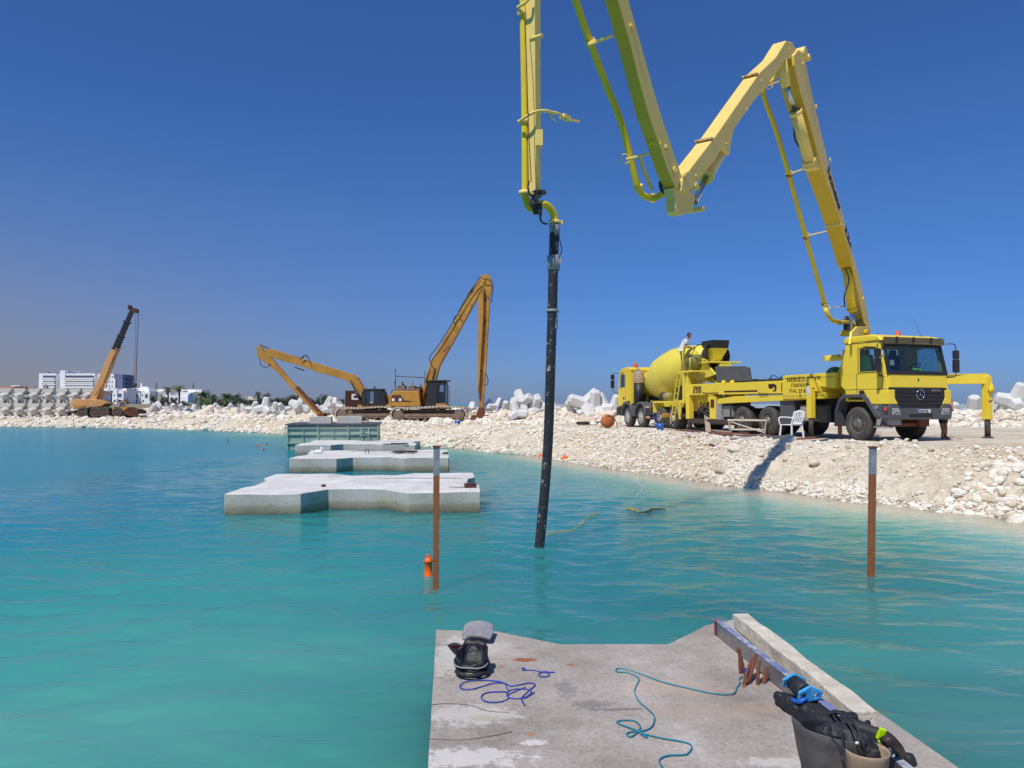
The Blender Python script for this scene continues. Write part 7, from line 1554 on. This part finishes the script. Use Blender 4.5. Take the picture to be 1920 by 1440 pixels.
def man1(b):      # standing on the mixer platform, bent forward, forearms on the rail; local x faces the rail
    cap(b, ((0, .09, .05), .045), ((.02, .10, .46), .056), ((0, .09, .88), .082)); cap(b, ((.14, -.09, .05), .045), ((.12, -.10, .48), .056), ((0, -.09, .88), .082))
    for y, x in ((.10, 0), (-.10, .14)): b.box((x+.07, y, .035), (.27, .09, .07)); b.ell((x+.18, y, .04), (.05, .045, .035))
    cap(b, ((-.02, 0, .92), .135), ((.02, 0, 1.08), .13), ((.14, 0, 1.30), .145), ((.20, 0, 1.42), .11)); b.ell((.17, 0, 1.36), (.12, .20, .09)); b.ell((-.02, 0, .92), (.13, .17, .12))
    cap(b, ((.22, 0, 1.45), .058), ((.27, 0, 1.54), .052)); head(b, (.31, 0, 1.63), -.25, 1.0, .25)
    for s in (1, -1):
        cap(b, ((.18, .19*s, 1.38), .062), ((.24, .22*s, 1.12), .046), ((.46, .10*s, 1.06), .032)); hand(b, (.46, .10*s, 1.06), (1, -.4*s, -.1), (0, 0, 1))
_q = Mn(1279, 697, 1.0); mp = MM @ Vector((_q[0], 1.0, 2.60)); 
ang = -.35
wm = Vector((math.cos(ang), math.sin(ang), 0))
P1_ = body('person', man1, [('shirt', 'shirt', lambda c: .90 < c.z < 1.47 and not (c.x > .22 and c.z > 1.43) and not (abs(c.y) > .155 and c.z < 1.25 and c.x > .10) and not (c.x > .29 and c.z < 1.22), .012),
     ('trousers', 'trousers', lambda c: .09 < c.z < .935 and c.x < .32, .012), ('boots', 'black', lambda c: c.z < .11, .006), ('hair', 'hair', lambda c: c.z > 1.62 and (c.z > 1.69 or c.x < .31), .008)], mp, ang,
     'man in white shirt and patterned trousers leaning on the mixer truck rail')
b = MB(); b.bar((.395, -.09, 1.645), (.42, .045, 1.645), .03, .015); b.build('sunglasses', 'black', P1_)
def man2(b):      # behind the pump cab: bare legs, shorts; one arm down by the cab
    cap(b, ((0, .08, .06), .042), ((.03, .06, .27), .058), ((.0, .09, .48), .058), ((0, .09, .86), .088)); cap(b, ((.06, -.10, .06), .042), ((.08, -.07, .27), .058), ((.03, -.09, .48), .058), ((0, -.09, .86), .088))
    for y, x, a in ((.09, 0, .2), (-.11, .06, -.5)):
        b.ell((x+.09*math.cos(a), y+.09*math.sin(a), .035), (.13, .048, .038), e=(0, 0, a))
        for k in range(5): b.ell((x+(.205-.012*k)*math.cos(a)-(k-2)*.019*math.sin(a), y+(.205-.012*k)*math.sin(a)+(k-2)*.019*math.cos(a), .02), (.022, .010, .012), 8, 5, e=(0, 0, a))
    cap(b, ((0, 0, .92), .13), ((0, 0, 1.12), .125), ((0, 0, 1.34), .145)); b.ell((0, 0, 1.38), (.11, .19, .09)); b.ell((0, 0, .92), (.12, .165, .11)); cap(b, ((0, 0, 1.44), .056), ((.01, 0, 1.52), .052)); head(b, (.02, 0, 1.62), 0)
    cap(b, ((0, .18, 1.39), .058), ((-.02, .36, 1.18), .045), ((.08, .30, .98), .031)); hand(b, (.08, .30, .98), (.4, -.2, -1), (0, 1, 0)); cap(b, ((0, -.18, 1.39), .058), ((.0, -.26, 1.12), .045), ((.14, -.24, .92), .031)); hand(b, (.14, -.24, .92), (.5, 0, -1), (0, -1, 0))
g2 = at_z(1765, 823, .87)
body('person', man2, [('shorts', 'shorts', lambda c: .50 < c.z < .98 and abs(c.y) < .2, .014), ('hair', 'hair', lambda c: c.z > 1.60 and (c.z > 1.68 or c.x < .02), .008)], (g2.x+.12, g2.y+.1, gz(g2.x, g2.y)+.0), R(-75), 'barefoot man in dark shorts half hidden behind the pump truck cab')

# ================================================================== THINGS ON THE BANK
def gp(px, py, z=.95): p = at_z(px, py, z); return Vector((p.x, p.y, gz(p.x, p.y)))
# white plastic chair
c = at_z(1484, 819, .95); zc = gz(c.x, c.y)+.02
CH = empty('plastic_chair', (c.x, c.y, zc), R(205), label='white plastic garden chair standing beside the pump truck', cat='chair')
b = MB(); b.pxy([(-.22, -.23), (.22, -.25), (.25, 0), (.22, .25), (-.22, .23)], .42, .45); b.build('seat', 'white', CH, bevel=.02)
for x, y in ((.22, .23), (.22, -.23), (-.24, .22), (-.24, -.22)): b = MB(); b.bar((x*1.14, y*1.12, 0), (x*.95, y*.97, .44), .055, .04); b.build('leg', 'white', CH, bevel=.012)
b = MB(); b.ring([(-.24, -.25, .45), (-.24, .25, .45), (-.36, .23, .84), (-.38, 0, .90), (-.36, -.23, .84)], [(-.255, -.20, .50), (-.255, .20, .50), (-.345, .18, .79), (-.36, 0, .835), (-.345, -.18, .79)], (.025, 0, .008))
for k in range(5): y = -.14+k*.07; b.bar((-.24, y, .47), (-.345, y, .82), .035, .015)
b.build('backrest', 'white', CH, bevel=.008)
for s in (-1, 1): b = MB(); b.tube(spline([(.22, .26*s, .42), (.24, .29*s, .60), (.18, .30*s, .665), (0, .30*s, .67), (-.2, .28*s, .66), (-.31, .24*s, .64)], 5), .022, 8); b.build('armrest', 'white', CH)
# wooden trestle
def trestle():
    a = at_z(1370, 812, .95); r = empty('timber_trestle', (a.x, a.y, gz(a.x, a.y)), R(-15), label='grey weathered timber trestle frame beside the rear wheels', cat='trestle')
    L_, W2, H_ = 1.15, .75, .55; b = MB()
    for x in (0, L_):
        for y in (0, W2): b.bar((x, y, 0), (x+(.05 if x else -.05), y, H_), .08, .06)
    b.build('leg', 'wood', r); b = MB(); b.bar((-.1, 0, H_), (L_+.1, 0, H_), .09, .05); b.bar((-.1, W2, H_), (L_+.1, W2, H_), .09, .05); b.bar((0, -.05, H_), (0, W2+.05, H_), .08, .05); b.bar((L_, -.05, H_), (L_, W2+.05, H_), .08, .05); b.build('top_rail', 'timber', r)
    b = MB(); b.bar((0, 0, .50), (L_, 0, .12), .06, .04); b.bar((0, W2, .20), (L_, W2, .22), .07, .04); b.bar((0, 0, .22), (L_, 0, .22), .07, .04); b.build('brace', 'timber', r)
trestle()
GP = 'scrap planks lying along the bank edge'
pl = [((1258, 808), (1345, 816), 'plank', 'long dark red plank end nearest the mixer truck'), ((1270, 812), (1370, 822), 'plank', 'long dark red plank running to the trestle, closest to the water'), ((1300, 808), (1400, 818), 'plank', 'dark red plank passing under the timber trestle'),
      ((1322, 803), (1334, 812), 'wood', 'short pale plank propped up across the red planks'), ((1330, 806), (1368, 810), 'wood', 'broad pale brown board left of the trestle'), ((1340, 819), (1440, 824), 'plank', 'dark red plank under the dark tarpaulin'),
      ((1455, 822), (1540, 821), 'plank', 'dark red plank lying under the plastic chair'), ((1398, 822), (1412, 815), 'wood', 'grey board end leaning between trestle and tarpaulin')]
for k, (a, c, m, lab) in enumerate(pl):
    pa, pc = gp(*a), gp(*c); b = MB(); mid = (pa+pc)/2; d = pc-pa; d.z = 0; L_ = max(.5, d.length)
    b.box((0, 0, 0), (L_, .16 if m == 'plank' else .2, .045)); b.build('plank', m, loc=(mid.x, mid.y, max(pa.z, pc.z, gz(mid.x, mid.y))+.05+.02*(k % 3)+(.12 if k == 3 else 0)), rot=(R(random.uniform(-4, 4)), R(24 if k == 3 else random.uniform(-3, 3)), math.atan2(d.y, d.x)), bevel=.006, label=lab, cat='plank', group=GP)
# tarpaulin: crumpled sheet
def sheet(name, c, sx, sy, rz, m, amp, seed, thick=.006, fold=None, **k):
    n, q = 34, 26; X, Y = np.meshgrid(np.linspace(-.5, .5, n), np.linspace(-.5, .5, q)); Z = (fbm(X*5+seed, Y*5, 4, seed)+fbm(X*14, Y*9+seed, 3, seed+3)*.4)*amp
    if fold is not None: Z += fold(X, Y)
    Xw = X*sx*(1+.15*fbm(Y*4, X*0+seed, 2, 8)); Yw = Y*sy*(1+.15*fbm(X*4, Y*0+seed, 2, 9)); co = np.stack([Xw.ravel(), Yw.ravel(), Z.ravel()], 1)
    i = np.arange(q-1)[:, None]*n+np.arange(n-1)[None, :]; f = np.stack([i, i+1, i+n+1, i+n], -1).reshape(-1, 4)
    o = np_mesh(name, co, f, [m], True); o.location = c; o.rotation_euler = (0, 0, rz); s_ = o.modifiers.new('t', 'SOLIDIFY'); s_.thickness = thick; return tag(o, **k)
c = gp(1440, 821); sheet('tarpaulin', (c.x, c.y, c.z+.10), 1.5, .75, R(-10), 'tarp', .30, 3, label='crumpled dark blue grey tarpaulin at the bank edge left of the chair', cat='tarpaulin')
c = gp(1400, 824); sheet('tarpaulin', (c.x, c.y, c.z+.06), .9, .6, R(-20), 'towel', .2, 8, label='pale grey sheet poking out left of the dark tarpaulin', cat='sheet')
# blue bucket and yellow engine by the ladder
c = gp(1238, 808, .86); b = MB(); b.lathe([(0, 0), (.11, 0), (.15, .32), (.155, .32), (.13, .02), (0, .02)], (0, 0, 0), n=20); o = b.build('bucket', 'blue', loc=c, label='blue bucket on the ground beside the mixer truck rear wheels', cat='bucket')
b = MB(); b.tube(spline([(-.15, 0, .31), (-.1, -.12, .22), (0, -.17, .16), (.1, -.12, .22), (.15, 0, .31)], 5), .005, 5); b.build('handle', 'lgrey', o)
c = gp(1250, 806, .86); EN = empty('water_pump', (c.x, c.y+.3, gz(c.x, c.y+.3)), R(10), label='small engine with a yellow tank on top, standing behind the blue bucket', cat='engine')
b = MB(); b.box((0, 0, .30), (.34, .3, .36)); b.cyl((-.1, -.2, .3), (-.1, -.12, .3), .12, n=14); b.cyl((.15, -.18, .2), (.15, .1, .2), .09, n=10); b.build('engine_block', 'dark', EN, bevel=.02); b = MB(); b.box((0, -.02, .62), (.32, .28, .2)); b.build('fuel_tank', 'cat', EN, bevel=.05, seg=3)
b = MB()
for x in (-.22, .22):
    b.tube([(x, -.2, 0), (x, -.2, .5), (x, .2, .5), (x, .2, 0)], .015, 6)
b.build('frame', 'dark', EN)
c = gp(1228, 803, .86); b = MB()
for k in range(7): b.tube(spline([(random.uniform(-.2, .2), random.uniform(-.1, .1), .05+.09*k), (random.uniform(-.2, .2), -.12, .1+.09*k), (random.uniform(-.2, .2), 0, .12+.09*k)], 5), .035, 6)
b.build('hose_coil', 'hoseb', loc=c, label='bundle of blue hose left of the blue bucket', cat='hose')
# orange rusty cylinder
c = gp(1139, 802, .85); MXC = empty('steel_mooring_buoy', (c.x, c.y, c.z), R(10), label='round orange rusty steel buoy lying on the bank left of the mixer', cat='buoy')
b = MB(); b.lathe([(0, -.20), (.24, -.19), (.32, -.10), (.33, 0), (.32, .10), (.24, .19), (0, .20)], (0, 0, .33), (.25, -1, 0), n=26); b.build('shell', mat('rusty_orange_paint', (.55, .17, .06), .7, col2=(.33, .12, .05), sc=7, rust=(.12, .05, .03), rust_t=.6, rsc=14), MXC)
b = MB(); b.tube([Vector((.04, -.2, .33))+Vector((.26*math.cos(t), 0, .26*math.sin(t))) for t in np.linspace(0, 6.283, 25)], .014, 6, caps=False); b.tube([(.30, -.1, .5), (.42, -.12, .25), (.46, -.1, .0)], .02, 6); b.tube([(-.3, -.1, .15), (-.36, -.12, .0)], .025, 6); b.build('ring', 'rust', MXC)
c = gp(1136, 789, .9); b = MB()
for k in range(18): a = random.uniform(0, 6.28); b.tube(spline([(random.uniform(-.3, .3), random.uniform(-.2, .2), random.uniform(.1, .5)), (random.uniform(-.4, .4), random.uniform(-.2, .2), random.uniform(.2, .8)), (random.uniform(-.3, .3), random.uniform(-.2, .2), random.uniform(0, .5))], 5), .03, 5)
b.build('scrap_heap', 'rust', loc=(c.x, c.y+3.0, gz(c.x, c.y+3)), label='tangle of rusty scrap behind the orange buoy', cat='scrap')
c = at_z(1108, 793, .9); b = MB()
for k in range(14): b.bar((random.uniform(-.9, -.5), random.uniform(-.3, .3), .03+.02*k*.5), (random.uniform(.5, .9), random.uniform(-.3, .3), .05+.01*k), .05, .04)
b.build('bar_bundle', 'dark', loc=(c.x, c.y, gz(c.x, c.y)), rot=(0, 0, R(5)), label='bundle of dark bars on the ground left of the orange buoy', cat='bars')

# ================================================================== THINGS ON THE NEAR BLOCK
def tp(px, py, z=FT): return at_z(px, py, z)
def rope(name, pts, r, m, **k):
    rng = random.Random(len(pts)); b = MB(); P = spline([tp(x, y)+Vector((0, 0, r+rng.uniform(0, .004))) for x, y in pts], 8); b.tube(P, r, 8); return b.build(name, m, **k)
rope('rope', [(1002, 1300), (985, 1310), (978, 1311), (984, 1325), (978, 1311), (990, 1298), (1000, 1290), (1003, 1284), (990, 1283), (960, 1288), (950, 1285), (935, 1279), (900, 1277), (872, 1281), (862, 1288), (868, 1294), (885, 1294), (905, 1288), (925, 1283), (945, 1283), (950, 1291), (953, 1297)], .0034, 'ropeb', label='blue rope in long flat loops, in front of the black bag', cat='rope')
rope('rope', [(953, 1300), (940, 1299), (915, 1300), (903, 1306), (905, 1314), (920, 1319), (940, 1317), (953, 1311), (950, 1304), (956, 1296), (975, 1293), (995, 1296), (992, 1304), (978, 1311), (962, 1311), (953, 1309), (955, 1303), (970, 1296), (985, 1290)], .0034, 'ropeb', label='blue rope coiled in two ovals, lowest on the block', cat='rope')
rope('rope', [(978, 1254), (984, 1255), (980, 1258), (1000, 1258), (1020, 1262), (1030, 1265), (1026, 1270), (1014, 1270), (1010, 1265), (1020, 1261), (1030, 1262), (1040, 1262)], .0034, 'ropeb', label='short knotted piece of blue rope near the rust stain', cat='rope')
rope('rope', [(1392, 1270), (1386, 1275), (1388, 1282), (1382, 1290), (1378, 1300), (1368, 1304), (1340, 1302), (1290, 1292), (1240, 1280), (1195, 1263), (1165, 1255), (1155, 1257), (1158, 1262), (1175, 1263), (1190, 1268), (1198, 1276), (1192, 1290), (1190, 1300), (1199, 1318), (1215, 1332), (1226, 1344), (1226, 1357), (1218, 1368), (1200, 1373), (1178, 1366), (1160, 1359), (1157, 1355), (1170, 1352), (1190, 1354), (1200, 1364), (1196, 1374), (1183, 1383), (1175, 1380), (1180, 1375), (1195, 1374), (1208, 1383), (1214, 1384), (1204, 1377), (1196, 1374), (1215, 1380), (1245, 1387), (1275, 1392), (1294, 1398), (1296, 1407), (1285, 1417), (1255, 1419), (1238, 1425), (1238, 1436), (1250, 1448), (1270, 1462)], .0038, 'ropet', label='long teal rope snaking across the near block with a knot', cat='rope')
# rebar loops
def rb(b, P, r=.011): b.tube(spline(P, 5), r, 8)
a = tp(1400, 1282); RB = empty('rebar_loop', (a.x, a.y, FT), 0, label='cluster of rusty bent reinforcement bars sticking out beside the straightedge', cat='rebar')
def rl(px, py, h=0): q = tp(px, py); return Vector((q.x-a.x, q.y-a.y, h))
for P in ([rl(1389, 1262, -.03), rl(1387, 1262, .14)], [rl(1394, 1262, .02), rl(1390, 1262, .08), rl(1384, 1262, .15)], [rl(1394, 1290, -.02), rl(1400, 1278, .05), rl(1412, 1268, .10)], [rl(1402, 1284, -.02), rl(1410, 1275, .06), rl(1418, 1266, .12)], [rl(1421, 1284, -.03), rl(1421, 1282, .06), rl(1424, 1278, .12)], [rl(1430, 1282, -.03), rl(1434, 1280, .03), rl(1438, 1277, .08)], [rl(1395, 1286, .01), rl(1402, 1282, .02), rl(1408, 1276, .03)]):
    b = MB(); rb(b, P); b.build('bent_bar', 'rust', RB)
b = MB()
for k in range(5): t = np.linspace(0, 6.28, 12); c = rl(1402, 1275, .03+.008*k); b.tube([c+Vector((.022*math.cos(u), .015*math.sin(u), .006*math.sin(u*2))) for u in t], .004, 5)
b.build('rope_lashing', 'ropeb', RB)
# timber beam and straightedge
def beam_(name, f0, f1, w_, h_, m, z0=FT, root=None, bev=.006, **k):
    d = (f1-f0); d.z = 0; L_ = d.length; ang_ = math.atan2(d.y, d.x); o = MB(); return f0, d.normalized(), L_, ang_
p0, p1 = tp(1372, 1150, FT+.1), tp(1598, 1332, FT+.1)    # top left edge, far and near
d = (p1-p0); d.z = 0; L_ = d.length; dn = d.normalized(); rt_ = Vector((-dn.y, dn.x, 0)); p0 = p0+dn*(.02); 
TB = empty('timber_beam', (p0.x, p0.y, FT+.006), math.atan2(dn.y, dn.x), label='thick grey timber beam lying along the right edge of the near block', cat='timber')
b = MB(); nseg = 14; W3 = .112
for i in range(nseg):
    x0, x1 = L_*i/nseg, L_*(i+1)/nseg
    j = lambda x, s: .004*math.sin(x*7+s)+.003*math.sin(x*17+s*2)
    P = []
    for x in (x0, x1): P += [(x, j(x, 1), 0), (x, W3+j(x, 2), 0), (x, W3+j(x, 3), .10+j(x, 4)), (x, j(x, 5), .10+j(x, 6))]
    b.add(P, [(0, 1, 5, 4), (1, 2, 6, 5), (2, 3, 7, 6), (3, 0, 4, 7)] + ([(0, 3, 2, 1)] if i == 0 else []) + ([(4, 5, 6, 7)] if i == nseg-1 else []))
b.build('beam', 'timber', TB, merge=True, bevel=.008)
q0, q1 = tp(1339, 1162, FT+.10), tp(1500, 1288, FT+.10); d = (q1-q0); d.z = 0; dn2 = d.normalized(); L2 = 2.45
SE = empty('straightedge', (q0.x, q0.y, FT+.004), math.atan2(dn2.y, dn2.x), label='long aluminium straightedge with scratched blue top and red end cap', cat='straightedge')
b = MB(); b.bb(.03, L2, 0, .040, 0, .095); b.build('profile', 'alu', SE, bevel=.003)
b = MB(); b.bb(.032, L2, -.0015, .0415, .0955, .098); b.build('blue_face', 'bluep', SE)
b = MB(); b.bb(0, .028, -.002, .042, -.001, .097); b.build('end_cap', 'pink', SE, bevel=.003); b = MB(); b.bb(.0285, .05, -.002, .042, 0, .0965); b.build('black_seal', 'black', SE)
# helper in the frame of the straightedge
SM = Matrix.Translation((q0.x, q0.y, FT)) @ Matrix.Rotation(math.atan2(dn2.y, dn2.x), 4, 'Z')
def sl(px, py, z): q = SM.inverted() @ tp(px, py, z); return q
# sky blue foam brackets with black roll
cA, cB = sl(1487, 1288, FT+.11), sl(1527, 1312, FT+.11)
FB = empty('foam_float', SM @ Vector((cA.x, cA.y, .10)), math.atan2(dn2.y, dn2.x), label='sky blue foam brackets holding a black roll on the straightedge', cat='foam float')
dAB = (cB.x-cA.x)
for x in (0, dAB):
    b = MB(); b.ring([(x-.02, -.055, .01), (x-.02, .0, .0), (x-.0, .0, .085), (x-.0, -.060, .055)], [(x-.016, -.038, .022), (x-.016, -.018, .022), (x-.006, -.018, .05), (x-.006, -.040, .045)], (.02, 0, 0))
    b.ring([(x-.02, .002, 0), (x-.02, .060, .01), (x-.0, .065, .055), (x-.0, .002, .085)], [(x-.016, .018, .02), (x-.016, .042, .022), (x-.006, .045, .045), (x-.006, .018, .05)], (.02, 0, 0)); b.build('blue_bracket', 'cyan', FB, bevel=.004)
b = MB(); b.cyl((.01, .0, .035), (dAB-.03, .0, .035), .040, n=20); b.ell((dAB*.5, 0, .03), (dAB*.4, .05, .04)); b.build('black_roll', 'wetsuit', FB)
# wetsuit: soft folded heap from the foam towards the basket
def lumps(name, pts, m, seed, vox=.006, **k):
    rng = random.Random(seed); b = MB()
    P = [Vector(p) for p, r in pts]; rs = [r for p, r in pts]
    for i in range(len(P)-1): b.cyl(P[i], P[i+1], rs[i], rs[i+1], n=14)
    for p, r in zip(P, rs):
        b.ell(p, (r*1.1, r*1.1, r*.85), 12, 8, e=(rng.random(), rng.random(), rng.random()))
        for _ in range(3): q = p+Vector((rng.uniform(-r, r), rng.uniform(-r, r), rng.uniform(-.2*r, .6*r))); b.ell(q, (r*.5, r*.45, r*.35), 10, 6, e=(rng.random()*3, rng.random()*3, 0))
    o = b.build(name, m, **k); md = o.modifiers.new('r', 'REMESH'); md.mode = 'VOXEL'; md.voxel_size = vox; md.use_smooth_shade = True; s_ = o.modifiers.new('s', 'SMOOTH'); s_.iterations = 4
    tx = bpy.data.textures.new(name+'_tex', 'CLOUDS'); tx.noise_scale = .05; dm = o.modifiers.new('d', 'DISPLACE'); dm.texture = tx; dm.strength = .022; dm.mid_level = .5; return o
def wp(px, py, h, r): q = tp(px, py, FT+h); return (Vector((q.x, q.y, q.z)), r)
lumps('wetsuit', [wp(1464, 1308, .04, .035), wp(1480, 1318, .045, .045), wp(1500, 1330, .045, .045), wp(1520, 1336, .05, .05), wp(1540, 1346, .05, .05), wp(1560, 1352, .05, .055), wp(1585, 1358, .05, .06)], 'wetsuit', 4, label='black crumpled wetsuit lying beside the straightedge', cat='wetsuit')
lumps('weight_belt', [wp(1498, 1300, .03, .02), wp(1512, 1318, .04, .028), wp(1525, 1326, .05, .025)], 'wetsuit', 9, vox=.004, label='black rubber strap bundle under the sky blue foam brackets', cat='strap')
b = MB(); b.tube(spline([tp(1485, 1312, FT+.08), tp(1500, 1316, FT+.10), tp(1512, 1308, FT+.12)], 6), .012, 8); b.build('blue_cord', 'blue', label='bright blue cord on the black wetsuit', cat='cord')
# big grey rubber basket with black gear
c = tp(1578, 1462); BK = empty('rubber_basket', (c.x, c.y, FT), R(-6), label='large dark grey flexible rubber basket full of black diving gear', cat='basket')
n = 48; prof = [(.0, .0), (.115, .0), (.135, .03), (.155, .12), (.168, .20), (.175, .235), (.170, .240), (.160, .20), (.145, .12), (.125, .03), (.0, .02)]
b = MB(); vs = []
for k, (r_, h) in enumerate(prof):
    for j in range(n):
        t = 2*math.pi*j/n; w_ = 1+.05*math.sin(3*t+1)*h/.24+.03*math.sin(7*t); hh = h*(.92+.13*math.cos(t-2.6)*(h/.24)); vs.append((r_*w_*1.16*math.cos(t), r_*w_*.56*math.sin(t), hh))
b.add(vs, [(i*n+j, i*n+(j+1) % n, (i+1)*n+(j+1) % n, (i+1)*n+j) for i in range(len(prof)-1) for j in range(n)], True); b.m = [0 if k//n < 6 else 1 for k in range(len(b.f))]; b.build('basket_wall', ['rubber', 'wetsuit'], BK)
b = MB()
for s in (0, .022): b.tube(spline([(-.02+s, .09, .24), (.0+s, .02, .27), (.02+s, -.06, .25), (.03+s, -.11, .20), (.05+s, -.115, .10), (.08+s, -.11, .0)], 8), .005, 8)
b.build('strap', 'black', BK)
lumps('diving_gear', [wp(1545, 1378, .185, .036), wp(1562, 1372, .195, .040), wp(1580, 1374, .20, .042), wp(1598, 1378, .20, .042), wp(1614, 1388, .19, .042), wp(1628, 1400, .17, .035), wp(1600, 1395, .17, .04)], 'wetsuit', 14, label='black diving vest and hoses heaped in the two buckets', cat='diving gear')
lumps('diving_gear', [wp(1606, 1362, .08, .035), wp(1620, 1374, .11, .045), wp(1638, 1386, .12, .045), wp(1643, 1404, .13, .045), wp(1630, 1412, .14, .06)], 'wetsuit', 19, label='black diving harness with a neon clip over the tan bucket', cat='diving gear')
b = MB(); b.tube(spline([tp(1575, 1352, FT+.16), tp(1590, 1344, FT+.20), tp(1604, 1346, FT+.20), tp(1618, 1360, FT+.16)], 8), .0035, 8); b.tube(spline([tp(1573, 1345, FT+.18), tp(1578, 1365, FT+.24), tp(1580, 1395, FT+.26), tp(1580, 1420, FT+.25), tp(1588, 1445, FT+.20)], 8), .004, 8); b.tube(spline([tp(1560, 1385, FT+.25), tp(1572, 1400, FT+.26), tp(1578, 1425, FT+.24), tp(1585, 1448, FT+.18)], 8), .004, 8); b.build('breathing_hose', 'black', label='thin black hoses looping over the rubber basket', cat='hose')
c = tp(1626, 1492); b = MB(); b.lathe([(0, 0), (.085, 0), (.105, .17), (.112, .185), (.108, .19), (.10, .175), (.08, .02), (0, .02)], (0, 0, 0), n=28); b.v = [(x*.80, y*.80, z) for x, y, z in b.v]; b.build('tan_bucket', 'tan', loc=(c.x, c.y, FT), label='tan plastic bucket standing right of the rubber basket', cat='bucket')
c = tp(1652, 1376, FT+.22); b = MB(); b.box((0, 0, 0), (.028, .016, .05), e=(.2, .3, 0)); b.box((-.004, 0, -.035), (.02, .014, .02)); b.build('buckle', 'neon', loc=c, bevel=.004, label='neon yellow buckle on the black diving harness', cat='buckle')
c = tp(1600, 1400, FT+.25); b = MB()
for px, py in ((1607, 1393),): q = tp(px, py, FT+.245); b.ell(q, (.008, .005, .006), 8, 5)
b.build('white_tag', 'white', label='tiny white tag on the black gear in the basket', cat='tag')
b = MB(); P = [tp(1656, 1384, FT+.20), tp(1668, 1388, FT+.21), tp(1680, 1400, FT+.17), tp(1688, 1414, FT+.10), tp(1690, 1430, FT+.02)]; ws = [.035, .045, .045, .04, .012]
vs = []
for p, w_ in zip(spline(P, 5), np.interp(np.linspace(0, 4, 21), range(5), ws)): vs += [tuple(p-Vector((w_*.5, 0, .01))), tuple(p+Vector((w_*.5, .01, .01)))]
b.add(vs, [(2*i, 2*i+1, 2*i+3, 2*i+2) for i in range(20)], True); o = b.build('fin_strap', mat('brown_black_rubber', (.045, .03, .028), .5), label='curved dark brown rubber strap hanging right of the tan bucket', cat='strap'); s_ = o.modifiers.new('t', 'SOLIDIFY'); s_.thickness = .012
c = tp(1705, 1433); b = MB(); b.lathe([(0, 0), (.030, 0), (.032, .01), (.024, .035), (.018, .045), (0, .046)], (0, 0, 0), n=9, smooth=False); b.cyl((-.03, 0, .02), (-.05, .012, .022), .004, n=6); b.build('rubber_stopper', 'black', loc=c, label='small black rubber stopper on the slab at the lower right', cat='stopper')
# black bag with open red lined pouch, grey foam pad behind it
c = tp(887, 1262); BG = empty('dive_bag', (c.x, c.y, FT), R(-12), label='small shiny black bag with open mouth and a red lined pouch', cat='bag')
n = 36; prof = [(0, .0), (.080, .0), (.098, .025), (.102, .06), (.096, .09), (.096, .115), (.088, .118), (.084, .10), (.075, .04), (0, .03)]; vs = []
for k, (r_, h) in enumerate(prof):
    for j in range(n):
        t = 2*math.pi*j/n; w_ = 1+.09*math.sin(5*t+h*40)+.06*math.sin(9*t-h*60)+.03*math.sin(17*t+h*50); vs.append((r_*w_*math.cos(t)-h*.12, r_*w_*.95*math.sin(t)+h*.2, h*(1+.42*math.sin(t))))
b = MB(); b.add(vs, [(i*n+j, i*n+(j+1) % n, (i+1)*n+(j+1) % n, (i+1)*n+j) for i in range(len(prof)-1) for j in range(n)], True); b.build('bag_body', mat('shiny_black_vinyl', (.010, .010, .012), .32, col2=(.018, .018, .022), sc=12, bump=.5, bsc=25), BG)
b = MB()
for z, r_ in ((.085, .108), (.035, .108)): b.tube([(r_*math.cos(t)-z*.12, r_*.97*math.sin(t)+z*.2, z*(1+.42*math.sin(t))+.008*math.sin(3*t)) for t in np.linspace(-2.6, -.3, 16)], .0045, 6)
b.build('strap', 'lgrey', BG); b = MB(); b.tube(spline([(-.09, -.05, .02), (-.05, -.11, .03), (.02, -.12, .025), (.08, -.08, .03), (.10, -.02, .02)], 6), .012, 8); b.build('side_pocket', 'wetsuit', BG)
pc = Vector((-.11, .085, .10)); b = MB(); vs = []; m_ = 20
for k, s in enumerate((1.0, .8)):
    for j in range(m_):
        t = 2*math.pi*j/m_; x = .075*math.cos(t)*s; z = .042*math.sin(t)*s*(1.0 if math.cos(t) > 0 else (1+math.cos(t))**.5+.15); vs.append(pc+Vector((x, -.01*k, z+.35*x*-1)))
b.add(vs, [(j, (j+1) % m_, m_+(j+1) % m_, m_+j) for j in range(m_)], True); o = b.build('pouch_lip', 'wetsuit', BG); s_ = o.modifiers.new('t', 'SOLIDIFY'); s_.thickness = .018
b = MB(); b.add(vs[m_:]+[pc+Vector((0, .03, 0))], [(j, (j+1) % m_, m_) for j in range(m_)], True); b.build('pouch_lining', 'redlining', BG)
c = tp(896, 1198); o = sheet('foam_pad', (c.x, c.y-.02, FT+.035), .20, .20, R(-3), 'towel', .012, 12, thick=.022, fold=lambda X, Y: .035*np.cos(X*2.6)+.10*np.clip(Y+.05, 0, 1)*.6, label='faded grey foam pad curving over the far edge of the near block', cat='foam pad')
c = tp(1708, 1440)
for o in list(bpy.data.objects):
    if o.type == 'MESH' and o.data.users == 0: bpy.data.objects.remove(o)
S.render.engine = 'CYCLES'
S.cycles.max_bounces = 8; S.cycles.transparent_max_bounces = 12
